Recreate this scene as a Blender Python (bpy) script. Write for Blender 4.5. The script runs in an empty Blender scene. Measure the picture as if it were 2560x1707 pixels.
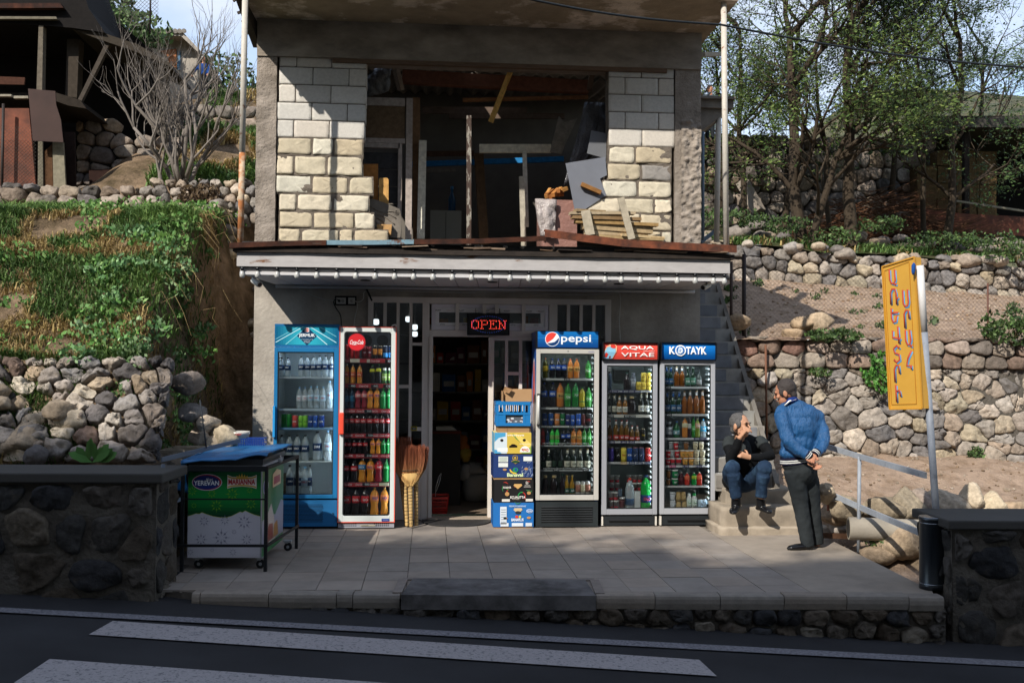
import bpy, bmesh, math, random
from mathutils import Vector, Matrix, noise
import numpy as np
R = math.radians
S = bpy.context.scene
COL = S.collection
# ---------------------------------------------------------------- camera
FPX = 2489.0                       # focal length in photo pixels (35 mm on 36 mm, 2560 px wide)
CAM = Vector((0.0, -11.0, 1.69))
YAW, PITCH, ROLL = R(-4.7), R(1.41), R(-0.40)
CM = (Matrix.Rotation(YAW, 3, 'Z') @ Matrix.Rotation(R(90) + PITCH, 3, 'X') @ Matrix.Rotation(-ROLL, 3, 'Z'))
cd = bpy.data.cameras.new('camera'); cam = bpy.data.objects.new('camera', cd); COL.objects.link(cam)
cam.matrix_world = Matrix.Translation(CAM) @ CM.to_4x4()
cd.sensor_width = 36; cd.lens = 35.0; cd.clip_start = 0.1; cd.clip_end = 3000
S.camera = cam
S.render.resolution_x = 1024; S.render.resolution_y = 682
# ---------------------------------------------------------------- light
SUNV = Vector((0.80, 1.0, -1.03)).normalized()      # the way the light travels
W = bpy.data.worlds.new("World"); S.world = W; W.use_nodes = True
nt = W.node_tree; nt.nodes.clear()
sky = nt.nodes.new('ShaderNodeTexSky'); sky.sky_type = 'NISHITA'; sky.sun_disc = False
sky.sun_elevation = math.asin(-SUNV.z); sky.sun_rotation = math.atan2(-SUNV.x, -SUNV.y)
sky.air_density = 1.2; sky.dust_density = 1.5; sky.ozone_density = 1.0; sky.altitude = 1400
bg = nt.nodes.new('ShaderNodeBackground'); bg.inputs[1].default_value = 0.15
wo = nt.nodes.new('ShaderNodeOutputWorld')
# soft white clouds mixed over the sky (direction-based)
tcw = nt.nodes.new('ShaderNodeTexCoord'); mpw = nt.nodes.new('ShaderNodeMapping'); mpw.inputs['Scale'].default_value = (3.0, 3.0, 6.5)
mpw.inputs['Location'].default_value = (0.3, 0.9, 0.2)
nzw = nt.nodes.new('ShaderNodeTexNoise'); nzw.inputs['Scale'].default_value = 1.3; nzw.inputs['Detail'].default_value = 7; nzw.inputs['Roughness'].default_value = 0.55
crw = nt.nodes.new('ShaderNodeValToRGB'); crw.color_ramp.elements[0].position = 0.34; crw.color_ramp.elements[1].position = 0.70
mxw = nt.nodes.new('ShaderNodeMixRGB'); mxw.inputs[2].default_value = (4.0, 4.3, 4.9, 1)
sc = nt.nodes.new('ShaderNodeMath'); sc.operation = 'MULTIPLY'; sc.inputs[1].default_value = 0.92
L = nt.links.new
L(tcw.outputs['Generated'], mpw.inputs[0]); L(mpw.outputs[0], nzw.inputs[0]); L(nzw.outputs[0], crw.inputs[0]); L(crw.outputs[0], sc.inputs[0])
L(sc.outputs[0], mxw.inputs[0]); L(sky.outputs[0], mxw.inputs[1]); L(mxw.outputs[0], bg.inputs[0]); L(bg.outputs[0], wo.inputs[0])
sd = bpy.data.lights.new('sun', 'SUN'); sd.energy = 3.9; sd.angle = R(0.55); sd.color = (1.0, 0.945, 0.86)
so = bpy.data.objects.new('sun', sd); COL.objects.link(so)
so.rotation_mode = 'QUATERNION'; so.rotation_quaternion = SUNV.to_track_quat('-Z', 'Y')
S.view_settings.view_transform = 'Standard'; S.view_settings.look = 'None'
S.view_settings.exposure = 0.62; S.view_settings.gamma = 1.0
# ---------------------------------------------------------------- finding real places
def ray(px, py): return CM @ Vector(((px - 1280) / FPX, (853.5 - py) / FPX, -1.0))
def PY(px, py, Y):                     # where the sight line meets the wall plane Y
 d = ray(px, py); return CAM + d * ((Y - CAM.y) / d.y)
def PZ(px, py, z):
 d = ray(px, py); return CAM + d * ((z - CAM.z) / d.z)
def PP(px, py, p0, n):
 d = ray(px, py); return CAM + d * ((p0 - CAM).dot(n) / d.dot(n))
def XY(px, py, Y): return PY(px, py, Y).x
def ZY(px, py, Y): return PY(px, py, Y).z
# ---------------------------------------------------------------- colour and materials
def lin(c):
 c /= 255.0
 return c / 12.92 if c <= 0.04045 else ((c + 0.055) / 1.055) ** 2.4
def H(h):
 h = h.lstrip('#'); return tuple(lin(int(h[i:i+2], 16)) for i in (0, 2, 4))
MATS = {}
def mat(name, col=None, rough=0.7, metal=0.0, nscale=0, namt=0.0, bscale=0, bstr=0.0, bdist=0.01, spec=0.5, trans=0.0, alpha=1.0, emit=None, estr=0.0, col2=None, ramp=(0.4, 0.65), ior=1.45, detail=5, stretch=None, coat=0.0, sheen=0.0, translucent=0.0):
 """col None: read the mesh colour 'Col'. col2: second colour in patches of noise."""
 if name in MATS: return MATS[name]
 m = bpy.data.materials.new(name); m.use_nodes = True; MATS[name] = m
 t = m.node_tree; N = t.nodes; b = N['Principled BSDF']; K = t.links.new
 b.inputs['Roughness'].default_value = rough; b.inputs['Metallic'].default_value = metal
 b.inputs['Specular IOR Level'].default_value = spec; b.inputs['IOR'].default_value = ior
 if coat: b.inputs['Coat Weight'].default_value = coat; b.inputs['Coat Roughness'].default_value = 0.1
 if sheen: b.inputs['Sheen Weight'].default_value = sheen
 if trans: b.inputs['Transmission Weight'].default_value = trans
 if alpha < 1: b.inputs['Alpha'].default_value = alpha
 tc = N.new('ShaderNodeTexCoord'); vec = tc.outputs['Object']
 if stretch:
  mp = N.new('ShaderNodeMapping'); mp.inputs['Scale'].default_value = stretch; K(vec, mp.inputs[0]); vec = mp.outputs[0]
 if col is None:
  a = N.new('ShaderNodeVertexColor'); a.layer_name = 'Col'; src = a.outputs[0]
 else:
  rg = N.new('ShaderNodeRGB'); rg.outputs[0].default_value = (*col, 1); src = rg.outputs[0]
 if col2 is not None:
  n2 = N.new('ShaderNodeTexNoise'); n2.inputs['Scale'].default_value = nscale; n2.inputs['Detail'].default_value = detail; n2.inputs['Roughness'].default_value = 0.65
  K(vec, n2.inputs[0]); cr = N.new('ShaderNodeValToRGB'); cr.color_ramp.elements[0].position = ramp[0]; cr.color_ramp.elements[1].position = ramp[1]
  K(n2.outputs[0], cr.inputs[0]); mx = N.new('ShaderNodeMixRGB'); K(cr.outputs[0], mx.inputs[0]); K(src, mx.inputs[1]); mx.inputs[2].default_value = (*col2, 1); src = mx.outputs[0]
 if namt:
  n1 = N.new('ShaderNodeTexNoise'); n1.inputs['Scale'].default_value = (nscale or 5) * (2.3 if col2 is not None else 1); n1.inputs['Detail'].default_value = 6; n1.inputs['Roughness'].default_value = 0.6
  K(vec, n1.inputs[0]); mr = N.new('ShaderNodeMapRange'); mr.inputs[1].default_value = 0.25; mr.inputs[2].default_value = 0.75
  mr.inputs[3].default_value = 1 - namt; mr.inputs[4].default_value = 1 + namt; K(n1.outputs[0], mr.inputs[0])
  mu = N.new('ShaderNodeVectorMath'); mu.operation = 'SCALE'; K(src, mu.inputs[0]); K(mr.outputs[0], mu.inputs['Scale']); src = mu.outputs[0]
 K(src, b.inputs['Base Color'])
 if bstr:
  nb = N.new('ShaderNodeTexNoise'); nb.inputs['Scale'].default_value = bscale; nb.inputs['Detail'].default_value = 6; nb.inputs['Roughness'].default_value = 0.65
  K(vec, nb.inputs[0]); bp = N.new('ShaderNodeBump'); bp.inputs['Strength'].default_value = bstr; bp.inputs['Distance'].default_value = bdist
  K(nb.outputs[0], bp.inputs['Height']); K(bp.outputs[0], b.inputs['Normal'])
 if emit: b.inputs['Emission Color'].default_value = (*emit, 1); b.inputs['Emission Strength'].default_value = estr
 if translucent:
  tr = N.new('ShaderNodeBsdfTranslucent'); K(src, tr.inputs[0]); ms = N.new('ShaderNodeMixShader'); ms.inputs[0].default_value = translucent
  o = N['Material Output']; K(b.outputs[0], ms.inputs[1]); K(tr.outputs[0], ms.inputs[2]); K(ms.outputs[0], o.inputs[0])
 return m
def glassmat(name, tint=(1, 1, 1), refl=1.0):
 m = bpy.data.materials.new(name); m.use_nodes = True; t = m.node_tree; N = t.nodes; K = t.links.new; N.remove(N['Principled BSDF'])
 a = N.new('ShaderNodeBsdfTransparent'); a.inputs[0].default_value = (*tint, 1); g_ = N.new('ShaderNodeBsdfGlossy'); g_.inputs['Roughness'].default_value = .03
 fr = N.new('ShaderNodeFresnel'); fr.inputs[0].default_value = 1.5; mu = N.new('ShaderNodeMath'); mu.operation = 'MULTIPLY'; mu.inputs[1].default_value = refl
 mx = N.new('ShaderNodeMixShader'); K(fr.outputs[0], mu.inputs[0]); K(mu.outputs[0], mx.inputs[0]); K(a.outputs[0], mx.inputs[1]); K(g_.outputs[0], mx.inputs[2]); K(mx.outputs[0], N['Material Output'].inputs[0]); return m
# ---------------------------------------------------------------- mesh builder
V3 = Vector
class MB:
 def __init__(s): s.v = []; s.f = []; s.c = []; s.sm = []; s.mi = []; s.col = (0.5, 0.5, 0.5); s.smooth = False; s.m = 0; s.M = None
 def C(s, c): s.col = H(c) if isinstance(c, str) else c; return s
 def _v(s, pts):
  i0 = len(s.v)
  for p in pts:
   p = Vector(p)
   if s.M is not None: p = s.M @ p
   s.v.append(tuple(p)); s.c.append((*s.col, 1.0))
  return i0
 def _f(s, idx, sm=None): s.f.append(tuple(idx)); s.sm.append(s.smooth if sm is None else sm); s.mi.append(s.m)
 def poly(s, pts): i = s._v(pts); s._f(range(i, i + len(pts)), False); return s
 def box(s, a, b, j=0.0):
  x0, y0, z0 = a; x1, y1, z1 = b
  ps = [(x0,y0,z0),(x1,y0,z0),(x1,y1,z0),(x0,y1,z0),(x0,y0,z1),(x1,y0,z1),(x1,y1,z1),(x0,y1,z1)]
  if j: ps = [(p[0]+random.uniform(-j,j), p[1]+random.uniform(-j,j), p[2]+random.uniform(-j,j)) for p in ps]
  return s.hexa(ps)
 def hexa(s, ps):
  i = s._v(ps)
  for q in ((0,3,2,1),(4,5,6,7),(0,1,5,4),(1,2,6,5),(2,3,7,6),(3,0,4,7)): s._f([i+k for k in q], False)
  return s
 def obox(s, c, ux, uy, uz):        # oriented box: centre and three half-axes
  c, ux, uy, uz = map(Vector, (c, ux, uy, uz))
  return s.hexa([c-ux-uy-uz, c+ux-uy-uz, c+ux+uy-uz, c-ux+uy-uz, c-ux-uy+uz, c+ux-uy+uz, c+ux+uy+uz, c-ux+uy+uz])
 def beam(s, p0, p1, w, h, up=(0,0,1)):   # bar of width w and height h from p0 to p1
  p0, p1 = Vector(p0), Vector(p1); d = (p1-p0); l = d.length; d = d/l
  sd_ = d.cross(Vector(up)); sd_ = sd_.normalized() if sd_.length > 1e-4 else Vector((1,0,0)); u = sd_.cross(d).normalized()
  return s.obox((p0+p1)/2, d*l/2, sd_*w/2, u*h/2)
 def tube(s, path, rad, n=8, cap=True, flat=1.0, cols=None, refv=None):
  path = [Vector(p) for p in path]; m = len(path)
  if not hasattr(rad, '__len__'): rad = [rad]*m
  t = (path[1]-path[0]).normalized(); a = Vector(refv) if refv else (Vector((0,0,1)) if abs(t.z) < 0.9 else Vector((1,0,0)))
  u = (a - t*a.dot(t)).normalized(); rings = []
  for k in range(m):
   t = (path[min(k+1,m-1)]-path[max(k-1,0)])
   t = t.normalized() if t.length > 1e-9 else Vector((0,0,1))
   u = (u - t*u.dot(t))
   u = u.normalized() if u.length > 1e-6 else t.orthogonal().normalized()
   w = t.cross(u); r = rad[k]
   if cols: s.col = cols[k]
   rings.append(s._v([path[k]+(u*math.cos(2*math.pi*i/n)*flat+w*math.sin(2*math.pi*i/n))*r for i in range(n)]))
  for k in range(m-1):
   for i in range(n):
    j = (i+1)%n; s._f((rings[k]+i, rings[k]+j, rings[k+1]+j, rings[k+1]+i), True)
  if cap: s._f([rings[0]+i for i in reversed(range(n))], False); s._f([rings[-1]+i for i in range(n)], False)
  return s
 def cyl(s, p0, p1, r, r1=None, n=16): return s.tube([p0, p1], [r, r if r1 is None else r1], n)
 def lathe(s, prof, c=(0,0,0), n=12, sm=True):    # prof: (radius, z[, colour])
  c = Vector(c); rings = []
  for q in prof:
   if len(q) > 2: s.C(q[2])
   rings.append(s._v([c+Vector((q[0]*math.cos(2*math.pi*i/n), q[0]*math.sin(2*math.pi*i/n), q[1])) for i in range(n)]))
  for k in range(len(prof)-1):
   for i in range(n):
    j = (i+1)%n; s._f((rings[k]+i, rings[k]+j, rings[k+1]+j, rings[k+1]+i), sm)
  s._f([rings[0]+i for i in reversed(range(n))], False); s._f([rings[-1]+i for i in range(n)], False)
  return s
 def ball(s, c, r, nu=12, nv=8, nz=0.0, nf=3.0, seed=0.0, rot=None, sq=1.0):
  c = Vector(c); r = Vector(r) if hasattr(r, '__len__') else Vector((r,r,r)); rr = []
  for k in range(nv+1):
   th = math.pi*k/nv; row = []
   for i in range(nu if 0 < k < nv else 1):
    ph = 2*math.pi*i/nu; d = Vector((math.sin(th)*math.cos(ph), math.sin(th)*math.sin(ph), math.cos(th)))
    if sq != 1.0:
     q = (abs(d.x)**(2/sq)+abs(d.y)**(2/sq)+abs(d.z)**(2/sq))**(-sq/2); d = d*q
    f = 1.0 + (nz*noise.noise(d*nf+Vector((seed, seed*1.7, -seed))) if nz else 0)
    p = Vector((d.x*r.x*f, d.y*r.y*f, d.z*r.z*f))
    if rot is not None: p = rot @ p
    row.append(c+p)
   i0 = s._v(row); rr.append((i0, len(row)))
  for k in range(nv):
   (a, na), (b, nb) = rr[k], rr[k+1]
   for i in range(nu):
    j = (i+1)%nu
    if na == 1: s._f((a, b+i, b+j), True)
    elif nb == 1: s._f((a+i, b, a+j), True)
    else: s._f((a+i, b+i, b+j, a+j), True)
  return s
 def prism(s, pts, d, e=None):         # outline (list of 3D points) pushed along vector d
  pts = [Vector(p) for p in pts]; d = Vector(d); n = len(pts)
  i = s._v(pts); j = s._v([p+d for p in pts])
  s._f([i+k for k in range(n)], False); s._f([j+k for k in reversed(range(n))], False)
  for k in range(n): q = (k+1)%n; s._f((i+q, i+k, j+k, j+q), False)
  return s
 def build(s, name, material, parent=None, loc=None):
  me = bpy.data.meshes.new(name)
  if loc is not None:
   L0 = Vector(loc); s.v = [tuple(Vector(p)-L0) for p in s.v]
  me.from_pydata(s.v, [], s.f)
  ca = me.color_attributes.new('Col', 'FLOAT_COLOR', 'POINT')
  ca.data.foreach_set('color', np.array(s.c, dtype=np.float32).ravel())
  me.polygons.foreach_set('use_smooth', s.sm)
  for m in (material if isinstance(material, (list, tuple)) else [material]): me.materials.append(m)
  if isinstance(material, (list, tuple)): me.polygons.foreach_set('material_index', s.mi)
  me.update()
  o = bpy.data.objects.new(name, me); COL.objects.link(o)
  if loc is not None: o.location = loc
  if parent is not None: o.parent = parent
  return o
def tag(o, label=None, cat=None, group=None, kind=None):
 if label: o['label'] = label
 if cat: o['category'] = cat
 if group: o['group'] = group
 if kind: o['kind'] = kind
 return o
def empty(name, loc, label, cat, group=None, rz=0):
 o = bpy.data.objects.new(name, None); COL.objects.link(o); o.location = loc; o.rotation_euler = (0,0,rz); o.empty_display_size = 0.1
 return tag(o, label, cat, group)
def kids(o): return [c for c in CH.get(o.name, [])]
def copy_tree(o, parent=None):
 c = o.copy(); COL.objects.link(c); c.parent = parent
 for ch in [x for x in bpy.data.objects if x.parent == o]: copy_tree(ch, c)
 return c
def under(parent, *objs):                # make children of an Empty while keeping world places
 for o in objs:
  o.parent = parent; o.matrix_parent_inverse = Matrix.Translation(-Vector(parent.location)) if parent.rotation_euler.z == 0 else (Matrix.Translation(parent.location) @ Matrix.Rotation(parent.rotation_euler.z, 4, 'Z')).inverted()
  if parent.type == 'MESH' and parent.parent: pass
_TX = {}
def txt(s, string, o, ux, uz, w=None, h=None, ext=0.0, off=0.0, shear=0.0, font=None):
 """letters as flat faces: centre o, right vector ux, up vector uz; fitted to width w / height h"""
 key = (string, round(off, 4), shear)
 if key not in _TX:
  cu = bpy.data.curves.new('lettering', 'FONT'); cu.body = string; cu.offset = off; cu.shear = shear; cu.resolution_u = 3
  ob = bpy.data.objects.new('lettering', cu); COL.objects.link(ob); bpy.context.view_layer.update()
  me = ob.to_mesh(); vs = [tuple(v.co) for v in me.vertices]; fs = [tuple(p.vertices) for p in me.polygons]
  ob.to_mesh_clear(); bpy.data.objects.remove(ob); bpy.data.curves.remove(cu); _TX[key] = (vs, fs)
 vs, fs = _TX[key]
 if not vs: return s
 x0 = min(v[0] for v in vs); x1 = max(v[0] for v in vs); y0 = min(v[1] for v in vs); y1 = max(v[1] for v in vs)
 sx = w/(x1-x0) if w else h/(y1-y0); sy = h/(y1-y0) if h else sx
 if not w: sx = sy
 o = Vector(o); ux = Vector(ux).normalized(); uz = Vector(uz).normalized()
 i = s._v([o + ux*((v[0]-(x0+x1)/2)*sx) + uz*((v[1]-(y0+y1)/2)*sy) for v in vs])
 for f in fs: s._f([i+k for k in f], False)
 return s
MB.txt = txt
def rnd(a, b): return random.uniform(a, b)
def lerp(a, b, t): return a+(b-a)*t
def vary(c, a=0.15, b=None):
 k = 1+random.uniform(-a, a) if b is None else random.uniform(a, b); w = random.uniform(-.03, .03)
 return (max(0, c[0]*k*(1+w)), c[1]*k, max(0, c[2]*k*(1-w)))
# ================================================================ stone work
random.seed(7)
def clip(poly, nx, ny, c):             # keep nx*x+ny*y <= c
 out = []; n = len(poly)
 for i in range(n):
  a = poly[i]; b = poly[(i+1) % n]; da = nx*a[0]+ny*a[1]-c; db = nx*b[0]+ny*b[1]-c
  if da <= 0: out.append(a)
  if da*db < 0: t = da/(da-db); out.append((a[0]+(b[0]-a[0])*t, a[1]+(b[1]-a[1])*t))
 return out
def cells(w, h, s, asp=1.4, jit=0.42, vs=0.35):
 pts = []; v = 0; row = 0
 while v < h + s:
  u = -s*asp*(0.5 if row % 2 else 0.0); sv = s*rnd(1-vs, 1+vs)
  while u < w + s*asp:
   su = s*asp*rnd(1-vs, 1+vs); pts.append((u+su/2+rnd(-jit, jit)*s*0.6, v+sv/2+rnd(-jit, jit)*s*0.75)); u += su
  v += sv; row += 1
 P = np.array(pts); out = []
 for i, (x, y) in enumerate(pts):
  d = ((P[:, 0]-x)/asp)**2+(P[:, 1]-y)**2; idx = np.argsort(d)[1:13]
  poly = [(0, 0), (w, 0), (w, h), (0, h)]
  for k in idx:
   qx, qy = pts[k]; nx, ny = (qx-x)/asp**2, (qy-y)
   poly = clip(poly, nx, ny, nx*(x+qx)/2+ny*(y+qy)/2)
   if len(poly) < 3: break
  if len(poly) >= 3:
   ar = abs(sum(poly[j][0]*poly[(j+1)%len(poly)][1]-poly[(j+1)%len(poly)][0]*poly[j][1] for j in range(len(poly))))/2
   if ar > s*s*0.10: out.append(poly)
 return out
def resample(poly, n, rnd_it=1):
 for _ in range(rnd_it):
  q = []; m = len(poly)
  for i in range(m):
   a = poly[i]; b = poly[(i+1) % m]; q += [(a[0]*.86+b[0]*.14, a[1]*.86+b[1]*.14), (a[0]*.14+b[0]*.86, a[1]*.14+b[1]*.86)]
  poly = q
 m = len(poly); L_ = [math.dist(poly[i], poly[(i+1) % m]) for i in range(m)]; T = sum(L_); out = []; k = 0; acc = 0
 for j in range(n):
  t = T*j/n
  while k < m-1 and acc+L_[k] < t: acc += L_[k]; k += 1
  f = min(1, (t-acc)/max(L_[k], 1e-6)); a = poly[k]; b = poly[(k+1) % m]; out.append((a[0]+(b[0]-a[0])*f, a[1]+(b[1]-a[1])*f))
 return out
def stone(mb, poly, place, t, col, gap=0.01, rit=1, n=16, amp=0.012, cuts=3, back=0.05, prof=None, tilt=0.2):
 cx = sum(p[0] for p in poly)/len(poly); cy = sum(p[1] for p in poly)/len(poly)
 q = resample(poly, n, rit); sz = sum(math.dist(p, (cx, cy)) for p in q)/n
 if sz < gap*1.6: return
 sh = max(0.3, 1-gap/sz); q = [(cx+(p[0]-cx)*sh, cy+(p[1]-cy)*sh) for p in q]
 tu, tv = rnd(-tilt, tilt), rnd(-tilt, tilt); cp = []
 for _ in range(cuts):
  a = rnd(0, 6.28); cp.append((math.cos(a), math.sin(a), rnd(0.25, 0.75)*sz, rnd(0.3, 0.9)))
 sd_ = Vector((rnd(0, 99), rnd(0, 99), rnd(0, 99))); mb.col = col; rings = []
 prof = prof or ((1.0, -back), (1.0, 0.1), (0.995, 0.68), (0.955, 0.92), (0.80, 1.0), (0.42, 1.02))
 for (r, d) in prof:
  row = []
  for p in q:
   u = (p[0]-cx)*r; v = (p[1]-cy)*r
   if d > 0:
    dd = t*d+(tu*u+tv*v)*d
    for (ax, ay, c0, sl) in cp:
     e = ax*u+ay*v-c0
     if e > 0: dd = min(dd, t*d-e*sl*1.2)
    nn = noise.noise(Vector((u, v, dd))*(1.6/max(sz, .03))+sd_); n2 = noise.noise(Vector((u, v, dd))*(5/max(sz, .03))+sd_)
    dd += amp*nn*2+amp*n2*1.3; u += amp*nn; v += amp*noise.noise(Vector((v, u, dd))*(2/max(sz, .03))+sd_)
    if dd < 0.002: dd = 0.002
   else: dd = d
   row.append(place(cx+u, cy+v, dd))
  rings.append(mb._v(row))
 ctr = mb._v([place(cx, cy, t*1.03)])
 for k in range(len(rings)-1):
  for i in range(n):
   j = (i+1) % n; mb._f((rings[k]+i, rings[k]+j, rings[k+1]+j, rings[k+1]+i), True)
 for i in range(n): mb._f((rings[-1]+i, rings[-1]+(i+1) % n, ctr), True)
def rubble(mb, P0, U, V, w, h, s, pal, t=0.08, asp=1.4, gap=0.012, rit=1, n=16, amp=0.012, miss=0.0, keep=None, cuts=3, wob=0.0, tilt=0.2, jit=0.42, vs=.35):
 P0, U, V = Vector(P0), Vector(U).normalized(), Vector(V).normalized(); N_ = U.cross(V).normalized()
 def place(u, v, d): return P0+U*u+V*v+N_*(d+(wob*noise.noise(Vector((u*.9, v*.9, 3.3))) if wob else 0))
 for poly in cells(w, h, s, asp, jit=jit, vs=vs):
  cx = sum(p[0] for p in poly)/len(poly); cy = sum(p[1] for p in poly)/len(poly)
  if keep and not keep(cx, cy): continue
  if random.random() < miss: continue
  stone(mb, poly, place, t*rnd(.6, 1.35), vary(H(random.choice(pal)), .22), gap, rit, n, amp, cuts, tilt=tilt)
 return place
def boulder(mb, c, r, col, seed=0, nu=18, nv=12, nz=.35, squash=(1, 1, .75), ncut=6):
 c = Vector(c); rs = random.Random(seed); cuts = []
 for _ in range(ncut):
  d = Vector((rs.uniform(-1, 1), rs.uniform(-1, 1), rs.uniform(-1, 1))).normalized(); cuts.append((d, rs.uniform(.58, .86)))
 rot = Matrix.Rotation(rs.uniform(0, 6.28), 3, 'Z'); mb.col = col; rr = []
 for k in range(nv+1):
  th = math.pi*k/nv; row = []
  for i in range(nu if 0 < k < nv else 1):
   ph = 2*math.pi*i/nu; d = Vector((math.sin(th)*math.cos(ph), math.sin(th)*math.sin(ph), math.cos(th)))
   f = 1+nz*.5*noise.noise(d*1.3+Vector((seed*3.1, 0, seed)))
   for (cdv, cl) in cuts:
    q = d.dot(cdv)
    if q*f > cl: f = cl/q
   f *= 1+nz*.16*noise.noise(d*4+Vector((seed, seed, 0)))+nz*.14*noise.noise(d*9+Vector((0, seed, 0)))
   row.append(c+rot @ Vector((d.x*f*squash[0], d.y*f*squash[1], d.z*f*squash[2]))*r)
  rr.append((mb._v(row), len(row)))
 for k in range(nv):
  (a, na), (b, nb) = rr[k], rr[k+1]
  for i in range(nu):
   j = (i+1) % nu
   if na == 1: mb._f((a, b+i, b+j), True)
   elif nb == 1: mb._f((a+i, b, a+j), True)
   else: mb._f((a+i, b+i, b+j, a+j), True)
def interp(tab, x):
 if x <= tab[0][0]: return tab[0][1]
 for (a, fa), (b, fb) in zip(tab, tab[1:]):
  if x <= b: return fa+(fb-fa)*(x-a)/(b-a)
 return tab[-1][1]
def sstep(a, b, x): t = min(1, max(0, (x-a)/(b-a))); return t*t*(3-2*t)
def fbm(x, y, z=0, o=4, f=1.0):
 r = 0; a = 1
 for k in range(o): r += a*noise.noise(Vector((x*f, y*f, z+k*7.3))); f *= 2.03; a *= .5
 return r
# materials of the setting
m_stone = mat('field_stone', None, .92, nscale=8, namt=.45, col2=H('#4d463d'), ramp=(.56, .82), bscale=17, bstr=1.0, bdist=.022, spec=.2)
m_mortar = mat('old_mortar', H('#57524b'), .95, nscale=8, namt=.35, bscale=22, bstr=1.0, bdist=.03, spec=.15)
m_conc = mat('weathered_concrete', H('#7c756c'), .93, nscale=1.7, namt=.3, col2=H('#5b554e'), bscale=30, bstr=.5, bdist=.008, spec=.2)
m_asph = mat('asphalt', H('#28282a'), .88, nscale=1.3, namt=.38, bscale=240, bstr=.9, bdist=.004, spec=.25)
m_paint = mat('worn_road_paint', H('#8f8a8a'), .8, nscale=38, col2=H('#56565a'), ramp=(.53, .66), namt=.2, bscale=200, bstr=.6, bdist=.003, spec=.3)
m_paint2 = mat('old_road_paint', H('#77757a'), .8, nscale=60, col2=H('#4a4a4d'), ramp=(.42, .62), namt=.12, bscale=200, bstr=.6, bdist=.003, spec=.3)
m_earth = mat('dry_earth', H('#8d7562'), .97, nscale=3.0, namt=.35, col2=H('#5c4836'), bscale=35, bstr=1.0, bdist=.03, spec=.1)
m_earthL = mat('bank_earth', H('#84705b'), .97, nscale=2.6, namt=.35, col2=H('#544836'), bscale=14, bstr=1.0, bdist=.07, spec=.1)
# ---------------------------------------------------------------- road
A = PY(500, 1510, -3.5); B = PY(2400, 1603, -3.8); slope = (B.z-A.z)/(B.x-A.x)
def zroad(x): return A.z+slope*(x-A.x)
RN = Vector((-slope, 0, 1)).normalized()
def PR(px, py, up=0.0): return PP(px, py, Vector((A.x, A.y, A.z+up)), RN)
g = MB(); nx, ny = 60, 24
for j in range(ny+1):
 for i in range(nx+1):
  x = -22+44*i/nx; y = -13.5+10.4*j/ny
  g.v.append((x, y, zroad(x)+.006*fbm(x, y, o=2))); g.c.append((1, 1, 1, 1))
for j in range(ny):
 for i in range(nx): a = j*(nx+1)+i; g._f((a, a+1, a+nx+2, a+nx+1), True)
tag(g.build('road', m_asph), kind='structure')
def marking(name, pts, m, w=None):
 b = MB(); n = 24
 for k in range(n):
  for (s0, s1) in ((k/n, (k+1)/n),):
   q = [PR(*[lerp(pts[0][i], pts[1][i], s0) for i in (0, 1)], .012), PR(*[lerp(pts[0][i], pts[1][i], s1) for i in (0, 1)], .012),
    PR(*[lerp(pts[3][i], pts[2][i], s1) for i in (0, 1)], .012), PR(*[lerp(pts[3][i], pts[2][i], s0) for i in (0, 1)], .012)]
   b.poly([q[3], q[2], q[1], q[0]])
 return tag(b.build(name, m), kind='structure')
marking('road_edge_line', [(-60, 1514), (2660, 1657), (2660, 1671), (-60, 1526)], m_paint2)
marking('crossing_stripe', [(282, 1551), (1748, 1648), (1792, 1689), (222, 1585)], m_paint)
marking('crossing_stripe', [(124, 1646), (1560, 1748), (1600, 1800), (34, 1706)], m_paint)
# far pavement on the camera's side
b = MB(); b.box((-22, -30, -2.2), (22, -13.5, zroad(0)+.10)); tag(b.build('pavement', m_conc), kind='structure')
# ---------------------------------------------------------------- terrace paving
KD = Vector((5.82, -.33, 0)).normalized()           # direction of the kerb
KL = PZ(478, 1484, 0); KR = PZ(2352, 1493, 0); KD = (KR-KL).normalized(); KN = Vector((KD.y, -KD.x, 0))
m_tile = mat('paving_slab', None, .85, nscale=2.2, namt=.14, col2=H('#6f675f'), ramp=(.54, .85), bscale=60, bstr=.35, bdist=.004, spec=.3)
EB = PZ(2054, 1338, 0); EF = PZ(2330, 1476, 0)       # right edge of the terrace
base = MB(); base.C('#4c4641')
out = [KL+KN*-.10, KR+KN*-.10, EF, EB, Vector((3.9, -.2, 0)), Vector((3.9, .3, 0)), Vector((-2.3, .3, 0)), Vector((-2.25, -3.2, 0))]
base.prism([p+Vector((0, 0, -.012)) for p in out], (0, 0, -.6)); tag(base.build('terrace_bed', m_conc), kind='structure')
tl = MB(); ts = .338
vp = Vector((0, 1, 0))
x00 = PZ(1276.3, 1320.8, 0).x
xs_ = [x00+ts*k for k in range(-9, 7)]
rows = [-.05]+[PZ(1150, y, 0).y for y in (1337, 1352, 1369, 1387, 1405, 1426, 1448, 1471)]; rows.append(rows[-1]-.34)
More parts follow.
